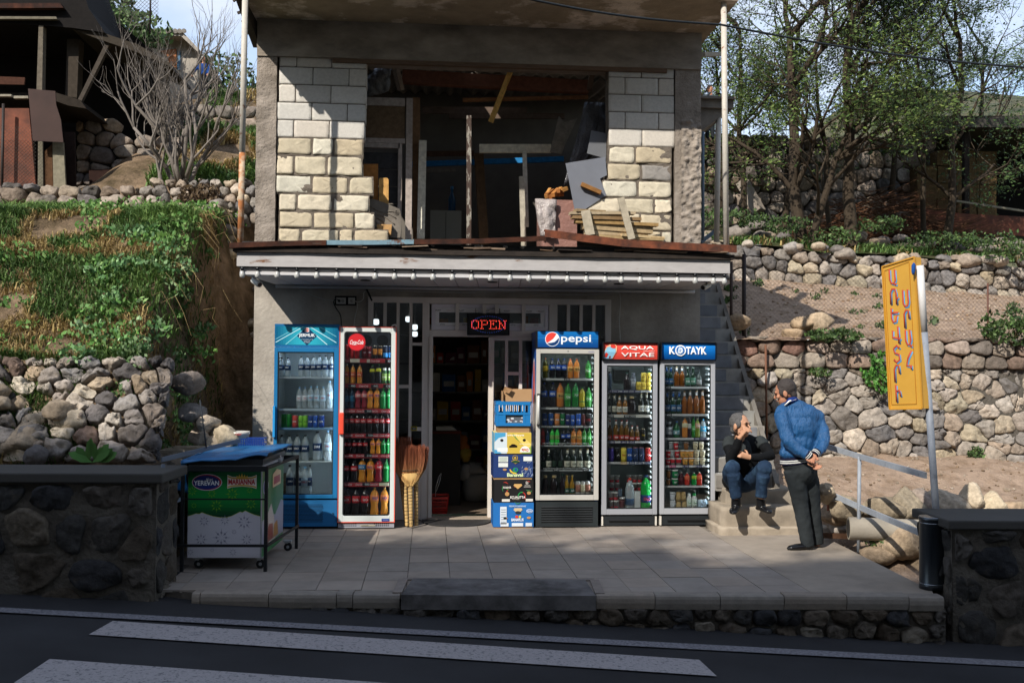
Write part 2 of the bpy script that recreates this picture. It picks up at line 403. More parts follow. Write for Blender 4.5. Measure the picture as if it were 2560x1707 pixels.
for k in range(len(xs_)-1):
 st = [0, .5, .2, .7][k % 4] if False else 0
 ys = rows[:]
 if k % 3 == 1: ys = [rows[0]]+[(a+b_)/2*.0+a for a, b_ in zip(rows[1:], rows[2:])]+[rows[-1]]
 for a, b_ in zip(ys, ys[1:]):
  x0, x1 = xs_[k]+.0025, xs_[k+1]-.0025; y1, y0 = a-.0025, b_+.0025
  lim = KL.y+(x0-KL.x)*KD.y/KD.x+.125
  if y0 < lim: y0 = lim
  if y1-y0 < .03: continue
  if x0 < -2.0+0 and y1 < -2.2: x0 = max(x0, -2.0)
  if x1 <= x0+.02: continue
  dz = rnd(-.002, .002); tl.col = vary(H('#887f76'), .09)
  tl.box((x0, y0, -.02), (x1, y1, dz))
tag(tl.build('terrace_paving', m_tile), kind='structure')
# plain screed on the right of the slabs
sc_ = MB(); sc_.C('#8c8276'); xr = xs_[-1]
sc_.prism([Vector((xr+.004, -.9, 0)), Vector((xr+.004, KL.y+(xr-KL.x)*KD.y/KD.x+.13, 0)), KR+KN*-.13, EF, EB, Vector((3.75, -.9, 0))][::-1], (0, 0, -.03))
tag(sc_.build('terrace_screed', m_tile), kind='structure')
# kerb stones
m_kerb = mat('kerb_stone', None, .9, nscale=12, namt=.2, bscale=60, bstr=.6, bdist=.006, spec=.2)
kx = [478, 500, 672, 842, 883, 1001]; kx2 = [1490, 1637, 1799, 1957, 2112, 2265, 2352]
def kerb(xl, xr_, y0):
 p = PZ(xl, y0, 0); q = PZ(xr_, y0, 0); p = KL+KD*((p-KL).dot(KD)); q = KL+KD*((q-KL).dot(KD))
 b = MB(); b.col = vary(H('#7f776e'), .1); d = .125; e = .022; hh = .105; g_ = .003
 p = p+KD*g_; q = q-KD*g_; zz = rnd(-.004, .004)+.006
 sec = [(-d, 0), (-e, 0), (-e*.3, -.008), (0, -.028), (0, -.06), (-.012, -hh), (-d, -hh)]
 a = [p+KN*u+Vector((0, 0, v+zz)) for u, v in sec]
 b.prism(a, q-p)
 tag(b.build('kerb_stone', m_kerb), kind='structure')
for a, c in zip(kx, kx[1:]): kerb(a, c, 1484)
for a, c in zip(kx2, kx2[1:]): kerb(a, c, 1488)
b = MB(); b.prism([PZ(*q) for q in ((380, 1425, 0), (512, 1432, 0), (474, 1480, -.03), (462, 1502, -.1), (396, 1500, -.1), (370, 1460, -.03))], (0, 0, -.35)); tag(b.build('asphalt_patch', m_asph), kind='structure')
# dark concrete step let into the kerb
m_step = mat('dark_concrete', H('#63605f'), .9, nscale=3, namt=.22, col2=H('#3c3a39'), bscale=50, bstr=.5, bdist=.005, spec=.2)
b = MB(); p = PZ(1004, 1486, 0); q = PZ(1488, 1486, 0); p = KL+KD*((p-KL).dot(KD))+KN*.03; q = KL+KD*((q-KL).dot(KD))+KN*.03
bk = KN*-.52
b.hexa([p+Vector((0,0,-.10)), q+Vector((0,0,-.10)), q+bk+Vector((0,0,-.10)), p+bk+Vector((0,0,-.10)), p+Vector((0,0,.008)), q+Vector((0,0,.008)), q+bk+Vector((-.04,0,.018)), p+bk+Vector((.04,0,.018))])
tag(b.build('step_slab', m_step), kind='structure')
b = MB(); b.C('#7a716a')
for s0 in (0, 1):
 a = (q if s0 else p)+KN*-.06; b.beam(a+Vector((.035 if s0 else -.035, 0, -.01)), a+bk*.86+Vector((.035 if s0 else -.035, 0, -.006)), .07, .05)
b.beam(p+bk+Vector((-.04, .03, -.01)), q+bk+Vector((.04, .03, -.01)), .06, .045)
tag(b.build('step_surround', m_kerb), kind='structure')
# rubble footing wall under the kerb
palD = ['#403d3a', '#343332', '#4e473f', '#4a4540', '#5e574d', '#3c3834', '#443c33', '#323234']
b = MB(); p = KL-KD*.2+KN*-.03; p.z = -.95; L0 = (KR-KL).length+.25
rubble(b, p, KD, (0, 0, 1), L0, .86, .13, palD, t=.045, asp=1.5, gap=.012, rit=1, n=18, amp=.012, keep=lambda u, v: p.z+v > zroad(p.x+u)-.1)
b.C('#4d4842'); b.m = 1; m0 = p-KN*.005; b.hexa([m0, m0+KD*L0, m0+KD*L0-KN*.2, m0-KN*.2, m0+Vector((0,0,.86)), m0+KD*L0+Vector((0,0,.86)), m0+KD*L0-KN*.2+Vector((0,0,.86)), m0-KN*.2+Vector((0,0,.86))])
tag(b.build('footing_wall', [m_stone, m_mortar]), 'low dark rubble stone wall under the pale terrace kerb beside the road', 'wall')
# ---------------------------------------------------------------- the two roadside walls
m_cap = mat('wall_capping', H('#42403d'), .85, nscale=2, namt=.15, bscale=40, bstr=.4, bdist=.004, spec=.3)
def roadwall(name, p, q, thick, ztop, capt, over, label, cs=.34):
 r = empty(name, ((p+q)/2).to_tuple(), label, 'wall'); d = (q-p).normalized(); n_ = Vector((d.y, -d.x, 0)); Lw = (q-p).length
 zb = min(zroad(p.x), zroad(q.x))-.25; b = MB(); a = Vector((p.x, p.y, zb)); hh = ztop-capt-zb
 rubble(b, a, d, (0, 0, 1), Lw, hh, cs, palD, t=.05, asp=1.35, gap=.028, rit=1, n=22, amp=.016, tilt=.12, cuts=2)
 b.m = 1; b.C('#57524b')
 # mortar face with lumps
 nu, nv = int(Lw/.07), int(hh/.07); i0 = len(b.v)
 for j in range(nv+1):
  for i in range(nu+1):
   u, v = Lw*i/nu, hh*j/nv; P = a+d*u+Vector((0, 0, v))+n_*(.012+.028*fbm(u*5, v*5, p.x, 3)); b._v([P])
 for j in range(nv):
  for i in range(nu): k = i0+j*(nu+1)+i; b._f((k, k+1, k+nu+2, k+nu+1), True)
 bk_ = -n_*thick
 b.hexa([a, a+d*Lw, a+d*Lw+bk_, a+bk_]+[x+Vector((0, 0, hh)) for x in (a, a+d*Lw, a+d*Lw+bk_, a+bk_)])
 o = b.build('stonework', [m_stone, m_mortar]); under(r, o)
 # end faces get stones too
 for (c0, dd, nn) in ((a+d*Lw, -n_, 1), (a+bk_, n_, 1)):
  e = MB(); rubble(e, c0, dd, (0, 0, 1), thick, hh, cs*.8, palD, t=.02, asp=1.2, gap=.02, n=18, amp=.01); under(r, e.build('end_stonework', m_stone))
 c = MB(); e0 = Vector((a.x, a.y, ztop-capt))-d*over+n_*over; LL = Lw+2*over; TT = thick+2*over
 c.hexa([e0, e0+d*LL, e0+d*LL-n_*TT, e0-n_*TT]+[x+Vector((0, 0, capt)) for x in (e0, e0+d*LL, e0+d*LL-n_*TT, e0-n_*TT)])
 o = c.build('capping', m_cap); bv = o.modifiers.new('edge', 'BEVEL'); bv.width = .012; bv.segments = 2; under(r, o)
 return r
WE = PY(392, 1190, -3.45)
ztl = ZY(400, 1181, -3.45)
roadwall('roadside_wall', Vector((-9, -3.05, 0)), Vector((WE.x, -3.45, 0)), .5, ztl, .075, .06, 'dark mortared stone wall with smooth grey capping below the grassy bank', .27)
ztr = PY(2395, 1301, -3.86).z; xr_ = PY(2380, 1400, -3.8).x
roadwall('roadside_wall', Vector((xr_, -3.8, 0)), Vector((xr_+6, -4.15, 0)), .55, ztr, .07, .05, 'dark mortared stone wall with grey capping right beside the metal bin', .27)
# ================================================================ ground of the hillside
def hL(x, y):
 base_ = interp([(-3.3, .72), (-2.35, .80), (-2.25, .95), (-1.75, 1.72), (-1.5, 1.84), (-.6, 2.5), (.8, 3.42), (2.2, 3.62), (2.6, 3.9), (5, 4.2), (14, 4.6), (30, 5)], y)
 base_ += .05*fbm(x, y, 1, 4, 1.2)+.10*fbm(x, y, 5, 2, .35)
 if y > 2.6: base_ = lerp(base_, interp([(2.6, 3.9), (7, 6.45), (9, 6.7), (40, 7)], y)+.1*fbm(x, y, 1, 3, 1), sstep(-5.4, -4.3, x))
 e = interp([(-3.3, -2.12), (-1.2, -2.2), (.2, -2.28), (1.2, -2.2), (2.5, -1.9), (4, -1.6)], y)
 low = interp([(-3.3, -.14), (-1.0, -.12), (-.3, .35), (1.0, 1.2), (2.2, 2.4), (4, 3.6), (6, 4.6)], y)
 if y < 6:
  k = sstep(e-.55, e+.06, x+.13*fbm(x, y, 9, 3, 2.0)); base_ = lerp(base_, low+.04*fbm(x, y, 2, 3, 3), k)
 return base_
def hR(x, y):
 # gully beside the terrace, soil slope, first wall, plot, second wall, tree terrace
 fr = interp([(-3.3, -.25), (-2.4, -.2), (-1.6, .02), (-1.0, .2), (.2, .5), (.95, .62)], y)
 dx = (x-4)
 pl = interp([(.95, 2.03), (1.2, 2.06), (5.0, 3.20), (5.05, 3.2)], y)-.045*max(0, dx)*sstep(1, 5, y)
 t3 = interp([(5.0, 3.78), (7, 4.1), (10, 4.9), (14, 6.2), (30, 9.5), (60, 16)], y)-.05*max(0, dx)*sstep(30, 5, y)
 if y < -.5: fr = lerp(-.3, fr, sstep(.03, .22, x-lerp(3.93, 4.12, (y+1.1)/-2.4)))
 if y < .95: return fr+.05*fbm(x, y, 3, 4, 1.7)
 if y < 5.0: return pl+.03*fbm(x, y, 3, 4, 2.5)
 return t3+.06*fbm(x, y, 3, 4, 1.1)
def field(name, xs, ys, fn, m, kind='structure', col='#ffffff', jit=0):
 b = MB(); b.C(col); nx = len(xs)
 for y in ys:
  for x in xs: b.v.append((x, y, fn(x, y))); b.c.append((*b.col, 1))
 for j in range(len(ys)-1):
  for i in range(nx-1): k = j*nx+i; b._f((k, k+1, k+nx+1, k+nx), True)
 o = b.build(name, m); tag(o, kind=kind); return o
def lsp(a, b, n): return [a+(b-a)*i/n for i in range(n+1)]
field('hillside_bank', lsp(-16, -5, 30)[:-1]+lsp(-5, -1.5, 75), lsp(-3.3, 3, 110)[:-1]+lsp(3, 40, 50), hL, m_earthL)
m_soil = mat('dug_soil', H('#a08b79'), .98, nscale=4, namt=.25, col2=H('#85705c'), ramp=(.45, .7), bscale=30, bstr=1.0, bdist=.035, spec=.08)
xsR = lsp(3.62, 9, 90)
field('soil_slope', xsR, lsp(-3.35, .94, 90), hR, m_soil)
field('garden_plot', xsR[:-1]+lsp(9, 16, 30), lsp(.96, 4.98, 80), hR, m_soil)
m_under = mat('tree_terrace_ground', H('#4c4634'), .97, nscale=3, namt=.4, col2=H('#33401f'), bscale=25, bstr=1.0, bdist=.03, spec=.1)
field('tree_terrace', lsp(2.4, 22, 90), lsp(5.02, 50, 90), hR, m_under)
# stones and clods lying in the soil
b = MB()
for k in range(420):
 x = rnd(3.9, 8.2); y = rnd(-1.6, .8); r = rnd(.006, .022)*(1 if random.random() < .93 else 2.2)
 boulder(b, (x, y, hR(x, y)+r*.3), r, vary(H(random.choice(['#8f8170', '#77644f', '#a09384', '#6b5a49'])), .2), k, 6, 4, .4, (1, 1, .8), 2)
for k in range(900):
 x = rnd(3.7, 11); y = rnd(1.2, 4.9); r = rnd(.01, .03)
 boulder(b, (x, y, hR(x, y)+r*.2), r, vary(H(random.choice(['#a08b75', '#8a715a', '#b4a390', '#7a6450'])), .2), k, 6, 4, .4, (1, 1, .7), 2)
tag(b.build('soil_clods', m_stone), 'small stones and clods scattered over the dug soil', 'gravel', kind='stuff')
# ---------------------------------------------------------------- dry stone walls on the right
palR = ['#968d84', '#827b74', '#a0947f', '#aa9c88', '#8b837a', '#726d69', '#9b9186', '#8e8072', '#6a6664', '#a6998a']
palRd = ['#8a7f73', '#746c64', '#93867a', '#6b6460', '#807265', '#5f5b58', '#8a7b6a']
def lowwall():
 r = empty('dry_stone_wall', (6, .9, .55), 'long dry stone retaining wall of pale uneven stones behind the standing man and sign', 'wall')
 x0 = 3.62; zb = .42; P0 = Vector((x0, 1.0, zb)); d = Vector((1, -.06, 0)).normalized(); hh = 1.62
 b = MB()
 rubble(b, P0, d, Vector((0, .09, 1)), 6.6, hh*.78, .19, palR, t=.06, asp=1.3, gap=.0035, rit=1, n=24, amp=.015, wob=.06, tilt=.22, jit=.6, vs=.62, cuts=3)
 # dark backing behind the joints
 b.m = 1; b.C('#3a332b'); q = P0-Vector((0, .012, 0)); q.y += .045
 b.hexa([q, q+d*6.6, q+d*6.6+Vector((0, .5, 0)), q+Vector((0, .5, 0))]+[x+Vector((0, .10, hh)) for x in (q, q+d*6.6, q+d*6.6+Vector((0, .5, 0)), q+Vector((0, .5, 0)))])
 under(r, b.build('stonework', [m_stone, m_mortar]))
 b = MB(); P1 = P0+Vector((0, .09*hh*.78, hh*.78))
 palc = ['#7d6a5e', '#84665a', '#8f8478', '#7a685c', '#9a8b80', '#6d645c', '#867468', '#8f8478']
 rubble(b, P1, d, (0, .09, 1), 6.6, hh*.24, .19, palc, t=.08, asp=1.5, gap=.005, rit=1, n=18, amp=.006, tilt=.12, cuts=1, jit=.2, vs=.2)
 for k, (px, py, rr) in enumerate([(2045, 808, .19), (2010, 812, .15), (1840, 805, .17), (1985, 836, .14)]):
  p = PY(px, py, 1.15); boulder(b, p, rr, vary(H('#a08c74'), .1), 40+k, squash=(1.2, 1, .7))
 under(r, b.build('coping_stones', m_stone))
 return r
lowwall()
def upwall():
 r = empty('dry_stone_wall', (6, 4.9, 3.2), 'upper dry stone wall of angular grey stones at the top of the garden plot', 'wall')
 b = MB(); P0 = Vector((3.0, 5.0, 2.95)); d = Vector((1, 0, -.055)).normalized()
 rubble(b, P0, d, (0, .06, 1), 9.5, .86, .19, palR, t=.09, asp=1.3, gap=.01, rit=1, n=18, amp=.016, wob=.08, tilt=.35, jit=.5, vs=.5)
 b.m = 1; b.C('#332d26'); q = P0+Vector((0, .05, -.4))
 b.hexa([q, q+d*9.5, q+d*9.5+Vector((0, .4, 0)), q+Vector((0, .4, 0))]+[x+Vector((0, .03, 1.2)) for x in (q, q+d*9.5, q+d*9.5+Vector((0, .4, 0)), q+Vector((0, .4, 0)))])
 under(r, b.build('stonework', [m_stone, m_mortar]))
 b = MB()
 for k in range(46):
  x = rnd(3.2, 12); rr = rnd(.07, .17); boulder(b, (x, 5.0+rnd(-.05, .25), 2.95+.84-.055*(x-3)+rnd(-.02, .1)), rr, vary(H(random.choice(palR)), .15), k+5, 14, 9, squash=(1.3, 1, .75))
 under(r, b.build('top_stones', m_stone))
upwall()
def farwall():
 r = empty('rubble_wall', (5, 10, 4.8), 'high shaded rubble wall with timber bands behind the trees', 'wall')
 b = MB(); Y = 9.6; P0 = PY(1740, 560, Y); P0.z = 4.5; P1 = PY(2340, 560, Y); w = P1.x-P0.x
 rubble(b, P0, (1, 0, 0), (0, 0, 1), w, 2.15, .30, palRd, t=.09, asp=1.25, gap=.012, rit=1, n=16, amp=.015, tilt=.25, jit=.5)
 b.m = 1; b.box((P0.x, Y+.04, 4.0), (P1.x, Y+.6, 6.6)); under(r, b.build('stonework', [m_stone, m_mortar]))
 t = MB(); t.C('#6a5c4e')
 for py, h_ in ((352, .16), (378, .1), (455, .14)): z = ZY(1850, py, Y-.15); t.box((P0.x, Y-.18, z-h_/2), (PY(1900, py, Y).x, Y-.02, z+h_/2))
 under(r, t.build('timber_band', mat('grey_timber', None, .9, nscale=12, namt=.3, stretch=(1, 8, 8), bscale=30, bstr=.6, spec=.2)))
farwall()
def tiltbeam(name, p, q, w, h_, col, label, cat):
 b = MB(); b.C(col); b.beam(p, q, w, h_); return tag(b.build(name, mat('grey_timber')), label, cat)
tiltbeam('fallen_post', PY(1856, 455, 8.9), PY(1898, 530, 8.6), .22, .2, '#8d8377', 'thick grey post leaning against the shaded rubble wall', 'post')
# second heap under the trees
b = MB()
for k in range(60):
 x = rnd(4.2, 12); y = rnd(6.2, 7.2); rr = rnd(.08, .2); boulder(b, (x, y, hR(x, y)+rr*.3+rnd(0, .25)), rr, vary(H(random.choice(palRd)), .2), k+99, 12, 8, squash=(1.3, 1, .7))
tag(b.build('stone_row', m_stone), 'loose row of grey field stones under the trees', 'stones', kind='stuff')
# ---------------------------------------------------------------- boulders along the soil slope: each one a thing
BL = [(2212, 1272, .22, '#847866', (1.25, 1, .7), 'big pale boulder with a dark broken face behind the metal railing'),
 (2262, 1272, .21, '#8c806d', (1.1, 1, 1.0), 'round cream boulder left of the leaning sign pole'),
 (2305, 1262, .18, '#8a7d72', (1.0, 1, 1.0), 'dark grey boulder squeezed behind the sign pole'),
 (2370, 1268, .21, '#a39684', (1.3, 1, .9), 'flat pale boulder above the right wall capping next to the pole'),
 (2424, 1252, .17, '#b5a690', (1, 1, 1.0), 'egg shaped pale stone above the right wall capping'),
 (2480, 1262, .16, '#b9a98f', (1.3, 1, .85), 'pointed pale stone above the right wall capping'),
 (2535, 1270, .15, '#9b8770', (1.5, 1, .55), 'low brown stone at the far right above the wall capping'),
 (2112, 1272, .17, '#948671', (1, 1, .8), 'pale boulder behind the railing next to the round pipe end'),
 (2066, 1235, .11, '#a69680', (1, 1, 1.0), 'pale stone just right of the standing man behind the lower rail')]
for k, (px, py, r, c, sq, lab) in enumerate(BL):
 b = MB(); p = PY(px, py, -1.75); p.z = hR(p.x, -1.75)+r*.35*sq[2] if False else p.z
 boulder(b, p, r, H(c), 11+k*3, 30, 20, .45, sq, 12); tag(b.build('boulder', m_stone, loc=p), lab, 'boulder', 'boulders along the soil slope')
for k, (px, py, r, lab) in enumerate([(2085, 1290, .13, 'brown broken stone beside the bottom stair'), (2100, 1315, .10, 'small white stone lying by the terrace edge'), (2250, 1350, .22, 'large rough earth covered rock under the pipe'), (2200, 1385, .15, 'rough rock low in the gully by the railing post'), (2295, 1405, .17, 'rough brown rock beside the bin')]):
 b = MB(); p = PY(px, py, -2.1 if k > 1 else -1.5); boulder(b, p, r, H(['#8a7762', '#a39a90', '#94826c', '#8a7863', '#8d7c67'][k]), 71+k, 26, 18, .45, (1.3, 1, .75), 6)
 tag(b.build('rock', m_stone, loc=p), lab, 'rock', 'rocks in the gully')
# concrete pipe
b = MB(); b.C('#8f877a'); p0 = PY(2122, 1320, -2.0); p1 = PY(2420, 1332, -2.25); n = 28; rad = .105
pr = [p0+(p1-p0)*t for t in lsp(0, 1, 12)]
b.tube(pr, rad, 28, cap=False); b.tube(pr, rad*.78, 28, cap=False); d = (p1-p0).normalized()
b.lathe([(rad*.78, 0), (rad, 0)], (0, 0, 0), 28) if False else None
ring = MB(); ring.C('#8f8778'); ring.tube([p0-d*.004, p0+d*.02], [rad*.99, rad*.99], 28)
u = MB(); u.C('#2a2622'); u.tube([p0-d*.006, p0-d*.004], rad*.8, 28)
r = empty('drain_pipe', p0, 'pale concrete drain pipe lying in the gully behind the railing', 'pipe')
under(r, b.build('pipe_wall', mat('pale_concrete', None, .9, nscale=5, namt=.2, bscale=40, bstr=.5, bdist=.006)), ring.build('pipe_rim', mat('pale_concrete')), u.build('pipe_mouth', mat('pale_concrete')))
# ---------------------------------------------------------------- left bank stones: a dry wall sunk in the earth
palL = ['#8c8177', '#a0968a', '#6f6a67', '#5f5b5a', '#9a8a76', '#7a7068', '#85807c', '#b0a493', '#6b5a50', '#9a9087', '#54504f']
r = empty('bank_stone_wall', (-4, -2, 1), 'tumbled dry stone wall of big rounded stones holding up the grassy bank', 'wall')
b = MB(); P0 = Vector((-6.8, -2.34, .86)); V_ = Vector((0, .52, .88))
rubble(b, P0, (1, 0, 0), V_, 4.52, 1.02, .15, palL, t=.055, asp=1.25, gap=.012, rit=1, n=20, amp=.02, miss=.05, wob=.06, tilt=.4, cuts=4, jit=.55, vs=.55)
for k in range(12):
 x = rnd(-5.6, -2.5); t = rnd(0, 1); rr = rnd(.05, .12); boulder(b, P0+Vector((x+6.8, 0, 0))+V_*t+Vector((0, -.06, .03)), rr, vary(H(random.choice(palL)), .15), k+300, 16, 11, squash=(1.3, 1, .8))
for k, (px, py, rr, c) in enumerate([(480, 1030, .11, '#7a7571'), (466, 955, .13, '#83776c'), (545, 1110, .12, '#b0a18b'), (520, 1060, .11, '#a89a88'), (565, 1090, .12, '#b5a68d'), (500, 1090, .1, '#9d9080'), (310, 1130, .16, '#a8997f'), (70, 1110, .22, '#8f8272'), (180, 1050, .13, '#b3a591'), (555, 1130, .1, '#a39680'), (535, 1145, .09, '#8f8272')]):
 boulder(b, PY(px, py, -2.1 if px < 450 else -1.6), rr, H(c), 400+k, 22, 15, squash=(1.25, 1, .9))
under(r, b.build('stonework', m_stone))
# end of the bank beside the freezer: rough earth and stones
b = MB(); rubble(b, (-2.2, -3.1, -.1), (0, 1, 0), (-.12, 0, 1), 2.2, .95, .15, ['#6b6053', '#5a5147', '#776a5b', '#4e483f'], t=.05, asp=1.3, gap=.02, n=16, amp=.02, tilt=.3, wob=.05)
tag(b.build('bank_foot_wall', m_stone), 'rough earthy stone face at the foot of the bank beside the freezer', 'wall')
# stone heap above the grass
r = empty('stone_heap_wall', (-3.6, 2.1, 3.7), 'low wall of piled rounded field stones under the bare tree', 'wall')
b = MB(); P0 = Vector((-4.2, 2.0, 3.45)); rubble(b, P0, (1, -.05, 0), (0, .35, 1), 2.3, .62, .125, palR, t=.12, asp=1.3, gap=.012, rit=2, n=18, amp=.015, tilt=.4, keep=lambda u, v: v < .22+.42*sstep(0, .9, u))
P0 = Vector((-7.2, 2.3, 3.5)); rubble(b, P0, (1, -.03, 0), (0, .3, 1), 3.4, .5, .17, palRd, t=.12, asp=1.6, gap=.012, rit=1, n=16, amp=.015, tilt=.3)
for k in range(60):
 x = rnd(-3.7, -1.95); y = rnd(1.6, 2.2); rr = rnd(.05, .12); boulder(b, (x, y, hL(x, y)+rnd(0, .1)+sstep(-3.3, -2.6, x)*.05), rr, vary(H(random.choice(palR)), .15), k+500, 14, 9, squash=(1.3, 1, .75))
under(r, b.build('stonework', m_stone))
# ================================================================ stairs
random.seed(11)
st = empty('stone_stairs', (3.33, -1.0, 0), 'steep grey concrete outdoor stairs climbing beside the shop', 'stairs')
m_tread = mat('stair_concrete', None, .9, nscale=7, namt=.25, bscale=60, bstr=.5, bdist=.006, spec=.2)
Y0 = -1.10; rt, rn = .16, .15; z0 = .27
b = MB(); b.C('#8a8074'); x1b = PZ(2085, 1338, 0).x
def rough_block(mb, a, c, nz, seed):
 nx, ny, nz_ = 14, 4, 5; a, c = Vector(a), Vector(c)
 pts = {}
 def P(i, j, k):
  key = (i, j, k)
  if key not in pts:
   p = Vector((lerp(a.x, c.x, i/nx), lerp(a.y, c.y, j/ny), lerp(a.z, c.z, k/nz_)))
   n_ = noise.noise_vector(p*7+Vector((seed, 0, 0)))+noise.noise_vector(p*19)*.5
   p = p+n_*nz; 
   pts[key] = mb._v([p])
  return pts[key]
 for i in range(nx):
  for k in range(nz_): mb._f((P(i,0,k), P(i+1,0,k), P(i+1,0,k+1), P(i,0,k+1)), True); mb._f((P(i,ny,k), P(i,ny,k+1), P(i+1,ny,k+1), P(i+1,ny,k)), True)
  for j in range(ny): mb._f((P(i,j,nz_), P(i+1,j,nz_), P(i+1,j+1,nz_), P(i,j+1,nz_)), True)
 for j in range(ny):
  for k in range(nz_): mb._f((P(0,j,k), P(0,j,k+1), P(0,j+1,k+1), P(0,j+1,k)), True); mb._f((P(nx,j,k), P(nx,j+1,k), P(nx,j+1,k+1), P(nx,j,k+1)), True)
b.C('#9b8f7f'); rough_block(b, (2.93, -1.13, -.02), (x1b, -.6, .075), .012, 1)
b.C('#8f8475'); rough_block(b, (2.97, -1.06, .06), (3.80, -.55, z0), .010, 2)
b.C('#8b8173'); rough_block(b, (3.10, -.80, z0-.02), (3.83, -.4, z0+.15), .008, 3)
under(st, b.build('bottom_steps', m_tread))
b = MB()
# stringer / mass of the flight
for k in range(1, 19):
 y = Y0+.19+rn*k; z = z0+.13+rt*(k-1)+.0
 if k == 1: continue
 xr2 = 3.66 if k > 5 else 3.72
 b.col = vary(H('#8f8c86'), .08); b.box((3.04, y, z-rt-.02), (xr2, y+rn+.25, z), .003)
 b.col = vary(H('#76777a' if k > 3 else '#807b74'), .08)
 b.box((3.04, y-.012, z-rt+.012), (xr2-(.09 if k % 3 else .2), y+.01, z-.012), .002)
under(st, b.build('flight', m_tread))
b = MB(); b.C('#6f6a63')
b.prism([(3.65, Y0+.4, .0), (3.65, Y0+.4, z0+.2), (3.65, Y0+.19+rn*19, z0+rt*19-.1), (3.65, Y0+.19+rn*19, 0)], (.05, 0, 0)); under(st, b.build('side_wall', m_tread))
# ================================================================ shop building
bd = empty('shop_building', (.55, 0, 0), 'two storey concrete roadside shop with unfinished block upper floor and open front', 'building')
XL, XR = -1.91, 3.03
m_plas = mat('rough_plaster', H('#aea69b'), .95, nscale=1.4, namt=.2, col2=H('#8d857b'), bscale=26, bstr=.7, bdist=.012, spec=.15)
m_beam = mat('beam_concrete', H('#a59a8c'), .95, nscale=2.2, namt=.28, col2=H('#786e63'), ramp=(.38, .66), bscale=16, bstr=.8, bdist=.015, spec=.15, stretch=(.5, 1, 1))
m_sof = mat('slab_soffit', H('#9a8c78'), .95, nscale=1.9, namt=.25, col2=H('#cdbfb0'), ramp=(.52, .60), bscale=14, bstr=.7, bdist=.015, spec=.15)
DX0, DX1 = XY(925, 900, 0), XY(1525, 900, 0); DZ = ZY(1200, 745, 0)
b = MB()
b.box((XL, 0, -.05), (DX0, .22, 3.0)); b.box((DX1, 0, -.05), (XR, .22, 3.0)); b.box((DX0, 0, DZ), (DX1, .22, 3.0))
b.box((XL, .22, -.05), (XL+.2, 6, 5.2)); b.box((XR-.2, .22, -.05), (XR, 6, 5.0)); b.box((XL+.2, 5.8, -.05), (XR-.2, 6, 5.0))
under(bd, b.build('wall', m_plas))
b = MB(); b.box((XL+.2, .0, 2.86), (XR-.2, 5.8, 3.0)); under(bd, b.build('upper_floor', m_conc))
zf = 3.0
# columns
cL0, cL1 = XL, PY(690, 400, 0).x; cR0, cR1 = PY(1687, 400, 0).x, XR
bz = ZY(800, 130, 0); bz2 = 5.05
m_colm = mat('column_concrete', H('#a0958a'), .96, nscale=3, namt=.25, col2=H('#81776c'), bscale=30, bstr=1.0, bdist=.02, spec=.15)
def lumpy_face(mb, x0, x1, z0_, z1_, Y, amp, f, st_=.02, seedv=0):
 nx = max(2, int((x1-x0)/st_)); nz = max(2, int((z1_-z0_)/st_)); i0 = len(mb.v)
 for j in range(nz+1):
  for i in range(nx+1):
   x = lerp(x0, x1, i/nx); z = lerp(z0_, z1_, j/nz); e = min(i, nx-i, 1)*min(j, nz-j, 1)
   mb._v([(x+(0 if e else .006*noise.noise(Vector((z*9, 0, x)))), Y-.004-amp*max(0, .35+fbm(x*f, z*f*1.0, seedv, 3)), z)])
 for j in range(nz):
  for i in range(nx): k = i0+j*(nx+1)+i; mb._f((k, k+1, k+nx+2, k+nx+1), True)
b = MB(); b.box((cL0, -.012, 3.0), (cL1, .22, 5.1)); lumpy_face(b, cL0, cL1, 3.0, 5.1, -.012, .02, 4, .025); under(bd, b.build('column', m_colm))
b = MB(); b.box((cR0, -.012, 3.0), (cR1, .22, 5.1)); lumpy_face(b, cR0+.07, cR1, 3.0, ZY(1700, 300, 0), -.012, .035, 16, .014, 4); under(bd, b.build('column', m_colm))
# ring beam and roof slab
b = MB(); b.box((XL, -.03, bz2), (XR, .3, 5.5)); lumpy_face(b, XL, XR, bz2, 5.46, -.03, .015, 2.5, .05); under(bd, b.build('ring_beam', m_beam))
b = MB(); b.C('#6b5543'); b.box((cL1+.6, -.04, bz2-.045), (cR0-.1, .02, bz2)); under(bd, b.build('formwork_board', mat('brown_board', None, .85, nscale=10, namt=.3, stretch=(1, 6, 10), bscale=30, bstr=.5)))
b = MB(); z_s = 5.46; b.box((XL-.03, -1.08, z_s), (XR+.10, .45, z_s+.18)); under(bd, b.build('roof_slab', m_sof))
b = MB(); b.C('#3c332c'); b.hexa([(XL-.09, -.95, z_s-.05), (XL-.03, -.95, z_s-.05), (XL-.02, .3, z_s-.22), (XL-.1, .3, z_s-.22), (XL-.1, -.95, z_s+.22), (XL-.03, -.95, z_s+.22), (XL-.02, .3, z_s+.2), (XL-.12, .3, z_s+.2)])
for k in range(9): y = -.9+k*.14; b.beam((XL-.05, y, z_s-.02), (XL-.10-rnd(0, .06), y+rnd(-.05, .05), z_s-rnd(0, .12)), .015, .03)
under(bd, b.build('slab_edge_board', mat('brown_board')))
